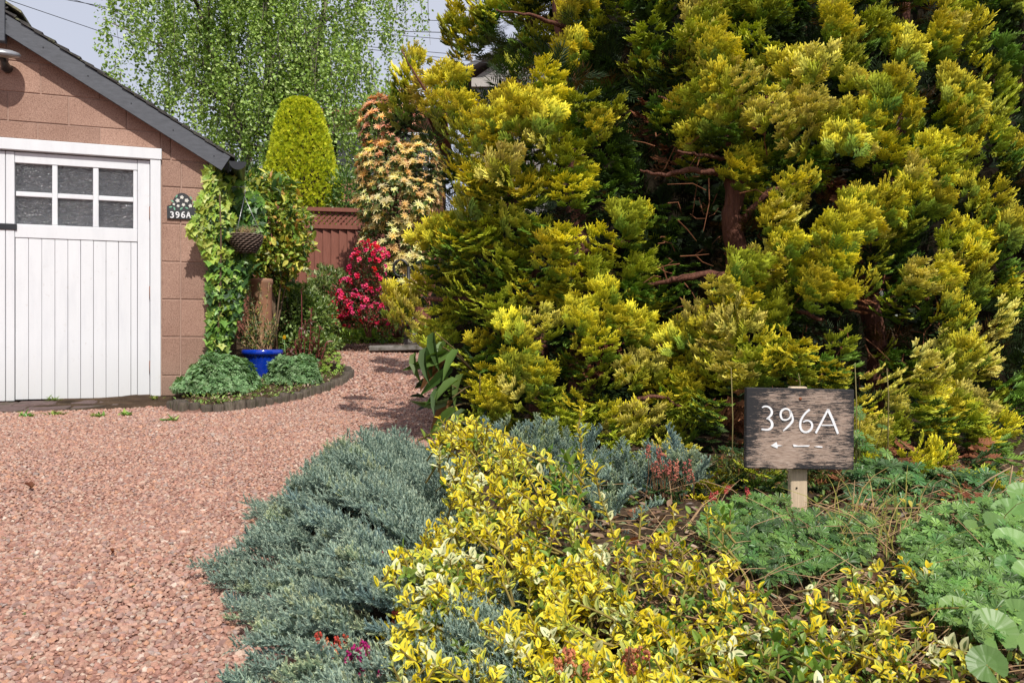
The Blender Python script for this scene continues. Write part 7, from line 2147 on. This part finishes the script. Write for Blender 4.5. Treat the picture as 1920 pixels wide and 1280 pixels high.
# heather: spikes of tiny bells
octv = np.array([[1, 0, 0], [-1, 0, 0], [0, 1, 0], [0, -1, 0], [0, 0, 1.5], [0, 0, -1.5]]); octf = np.array([[0, 2, 4], [2, 1, 4], [1, 3, 4], [3, 0, 4], [2, 0, 5], [1, 2, 5], [3, 1, 5], [0, 3, 5]])
def heather(label, spots, Y, col, seed, h=0.04):
    rg = np.random.default_rng(seed); b = P(*spots[0], Y)
    t = thing("heather", label, "flower", (b[0], b[1], float(gz(b[0], b[1]))))
    for (px, py) in spots:
        tip = P(px, py, Y + rg.uniform(-0.03, 0.03)); dr = nrm(np.array([rg.normal(0, 0.35), rg.normal(-0.1, 0.2), 1.0])); a = tip - dr * h
        g = Geo()
        for i in range(13):
            s = rg.uniform(0.15, 1.0); a_ = i * 2.4; off = np.array([math.cos(a_), math.sin(a_), -0.2]) * 0.0042
            c = np.array(col) * rg.uniform(0.7, 1.25)
            g.add(octv * 0.0023 * rg.uniform(0.8, 1.2) + a + dr * h * s + off, octf, c)
        link("flower_spike", g.mesh("flower_spike", M_petal), t)
    g = Geo()
    for (px, py) in spots:
        tip = P(px, py, Y); root = tip + np.array([rg.normal(0, 0.02), 0.02, 0]); root[2] = min(float(gz(root[0], root[1])), tip[2] - 0.03)
        gtube(g, [root, (root + tip) / 2 + rg.normal(0, 0.005, 3), tip], [0.0012, 0.001, 0.0008], 4, (0.7, 0.5, 0.35), cap=False)
    link("stem", g.mesh("stem", M_twig), t, kind="stuff")
rg = np.random.default_rng(61)
def sc_(cx, cy, rx, ry, n): return [(cx + rg.uniform(-rx, rx), cy + rg.uniform(-ry, ry)) for _ in range(n)]
heather("coral-red heather spikes in front of the conifer above the silver-blue juniper", sc_(1255, 855, 40, 26, 24), 2.18, (0.50, 0.17, 0.13), 62)
heather("orange-coral heather spikes rising from the near part of the juniper mat", sc_(622, 1195, 26, 16, 14), 1.30, (0.60, 0.12, 0.06), 63, 0.03)
heather("magenta heather spikes at the bottom edge of the juniper mat", sc_(672, 1215, 18, 20, 9) + sc_(690, 1262, 40, 14, 14), 1.22, (0.42, 0.02, 0.16), 64, 0.03)
heather("small magenta heather spikes at the left tip of the yellow shrub", sc_(715, 1045, 22, 14, 9), 1.54, (0.45, 0.03, 0.12), 65, 0.025)
heather("rusty orange heather spikes among the yellow leaves at bottom centre", sc_(1075, 1230, 30, 22, 10) + sc_(1195, 1225, 20, 22, 8), 1.13, (0.55, 0.20, 0.10), 66, 0.025)
heather("dark red heather spikes between juniper and yellow leaves", sc_(745, 1165, 14, 26, 7), 1.33, (0.30, 0.05, 0.04), 67, 0.025)
heather("few pink-red heather bells in the shade left of the sign", sc_(1385, 915, 22, 14, 7) + sc_(1340, 930, 10, 10, 4), 2.08, (0.55, 0.10, 0.09), 68, 0.022)
# small things lying on the gravel
for (px, py, s_, cc, lb) in ((55, 922, 0.030, (0.18, 0.07, 0.04), "curled dark brown dead leaf lying on the gravel at the left"), (208, 1046, 0.014, (0.20, 0.07, 0.03), "tiny brown leaf on the gravel near the middle of the drive")):
    b = ground_at(px, py); b[2] += 0.012
    t = thing("fallen_leaf", lb, "leaf", b)
    for q in range(3):
        link("blade", leaf(1, 0.7, 0.3, -0.5, cc).mesh("blade", M_leaf), t, b + np.array([0.004 * q, 0, 0.004 * q]), quat(basis(nrm(np.array([[math.cos(q * 2.0), math.sin(q * 2.0), 0.2]])), np.array([[0.2, -0.5, 1.0]]))[0]), s_)
rg = np.random.default_rng(90)
g = Geo()
for _ in range(70):
    q = ground_at(rg.uniform(0, 640), rg.uniform(740, 1270)); q[2] += 0.012
    if not in_gravel(q[0], q[1]): continue
    g.merge(leaf(1, rg.uniform(0.3, 0.7), 0.25, -0.3), basis(nrm(rdir(1, rg) * np.array([1, 1, 0.2])), nrm(np.array([[0.0, 0, 1.0]]) + rdir(1, rg) * 0.4))[0] * rg.uniform(0.006, 0.016), q, [(0.22, 0.13, 0.08), (0.36, 0.27, 0.17), (0.14, 0.18, 0.06), (0.12, 0.06, 0.04)][rg.integers(4)])
gl_ = link("gravel_litter", g.mesh("gravel_litter", M_leaf), None, kind="stuff"); gl_["label"] = "scattered bits of dead leaf on the gravel drive"
b = ground_at(38, 1057); b[2] += 0.016
t = thing("twig", "small pale twig lying on the gravel at the left", "twig", b)
link("shoot", gtube(Geo(), [b + np.array([-0.018, 0, 0]), b, b + np.array([0.02, 0.003, 0.001])], [0.0018, 0.0017, 0.001], 5, (1.4, 1.1, 0.9)).mesh("shoot", M_twig, True), t)
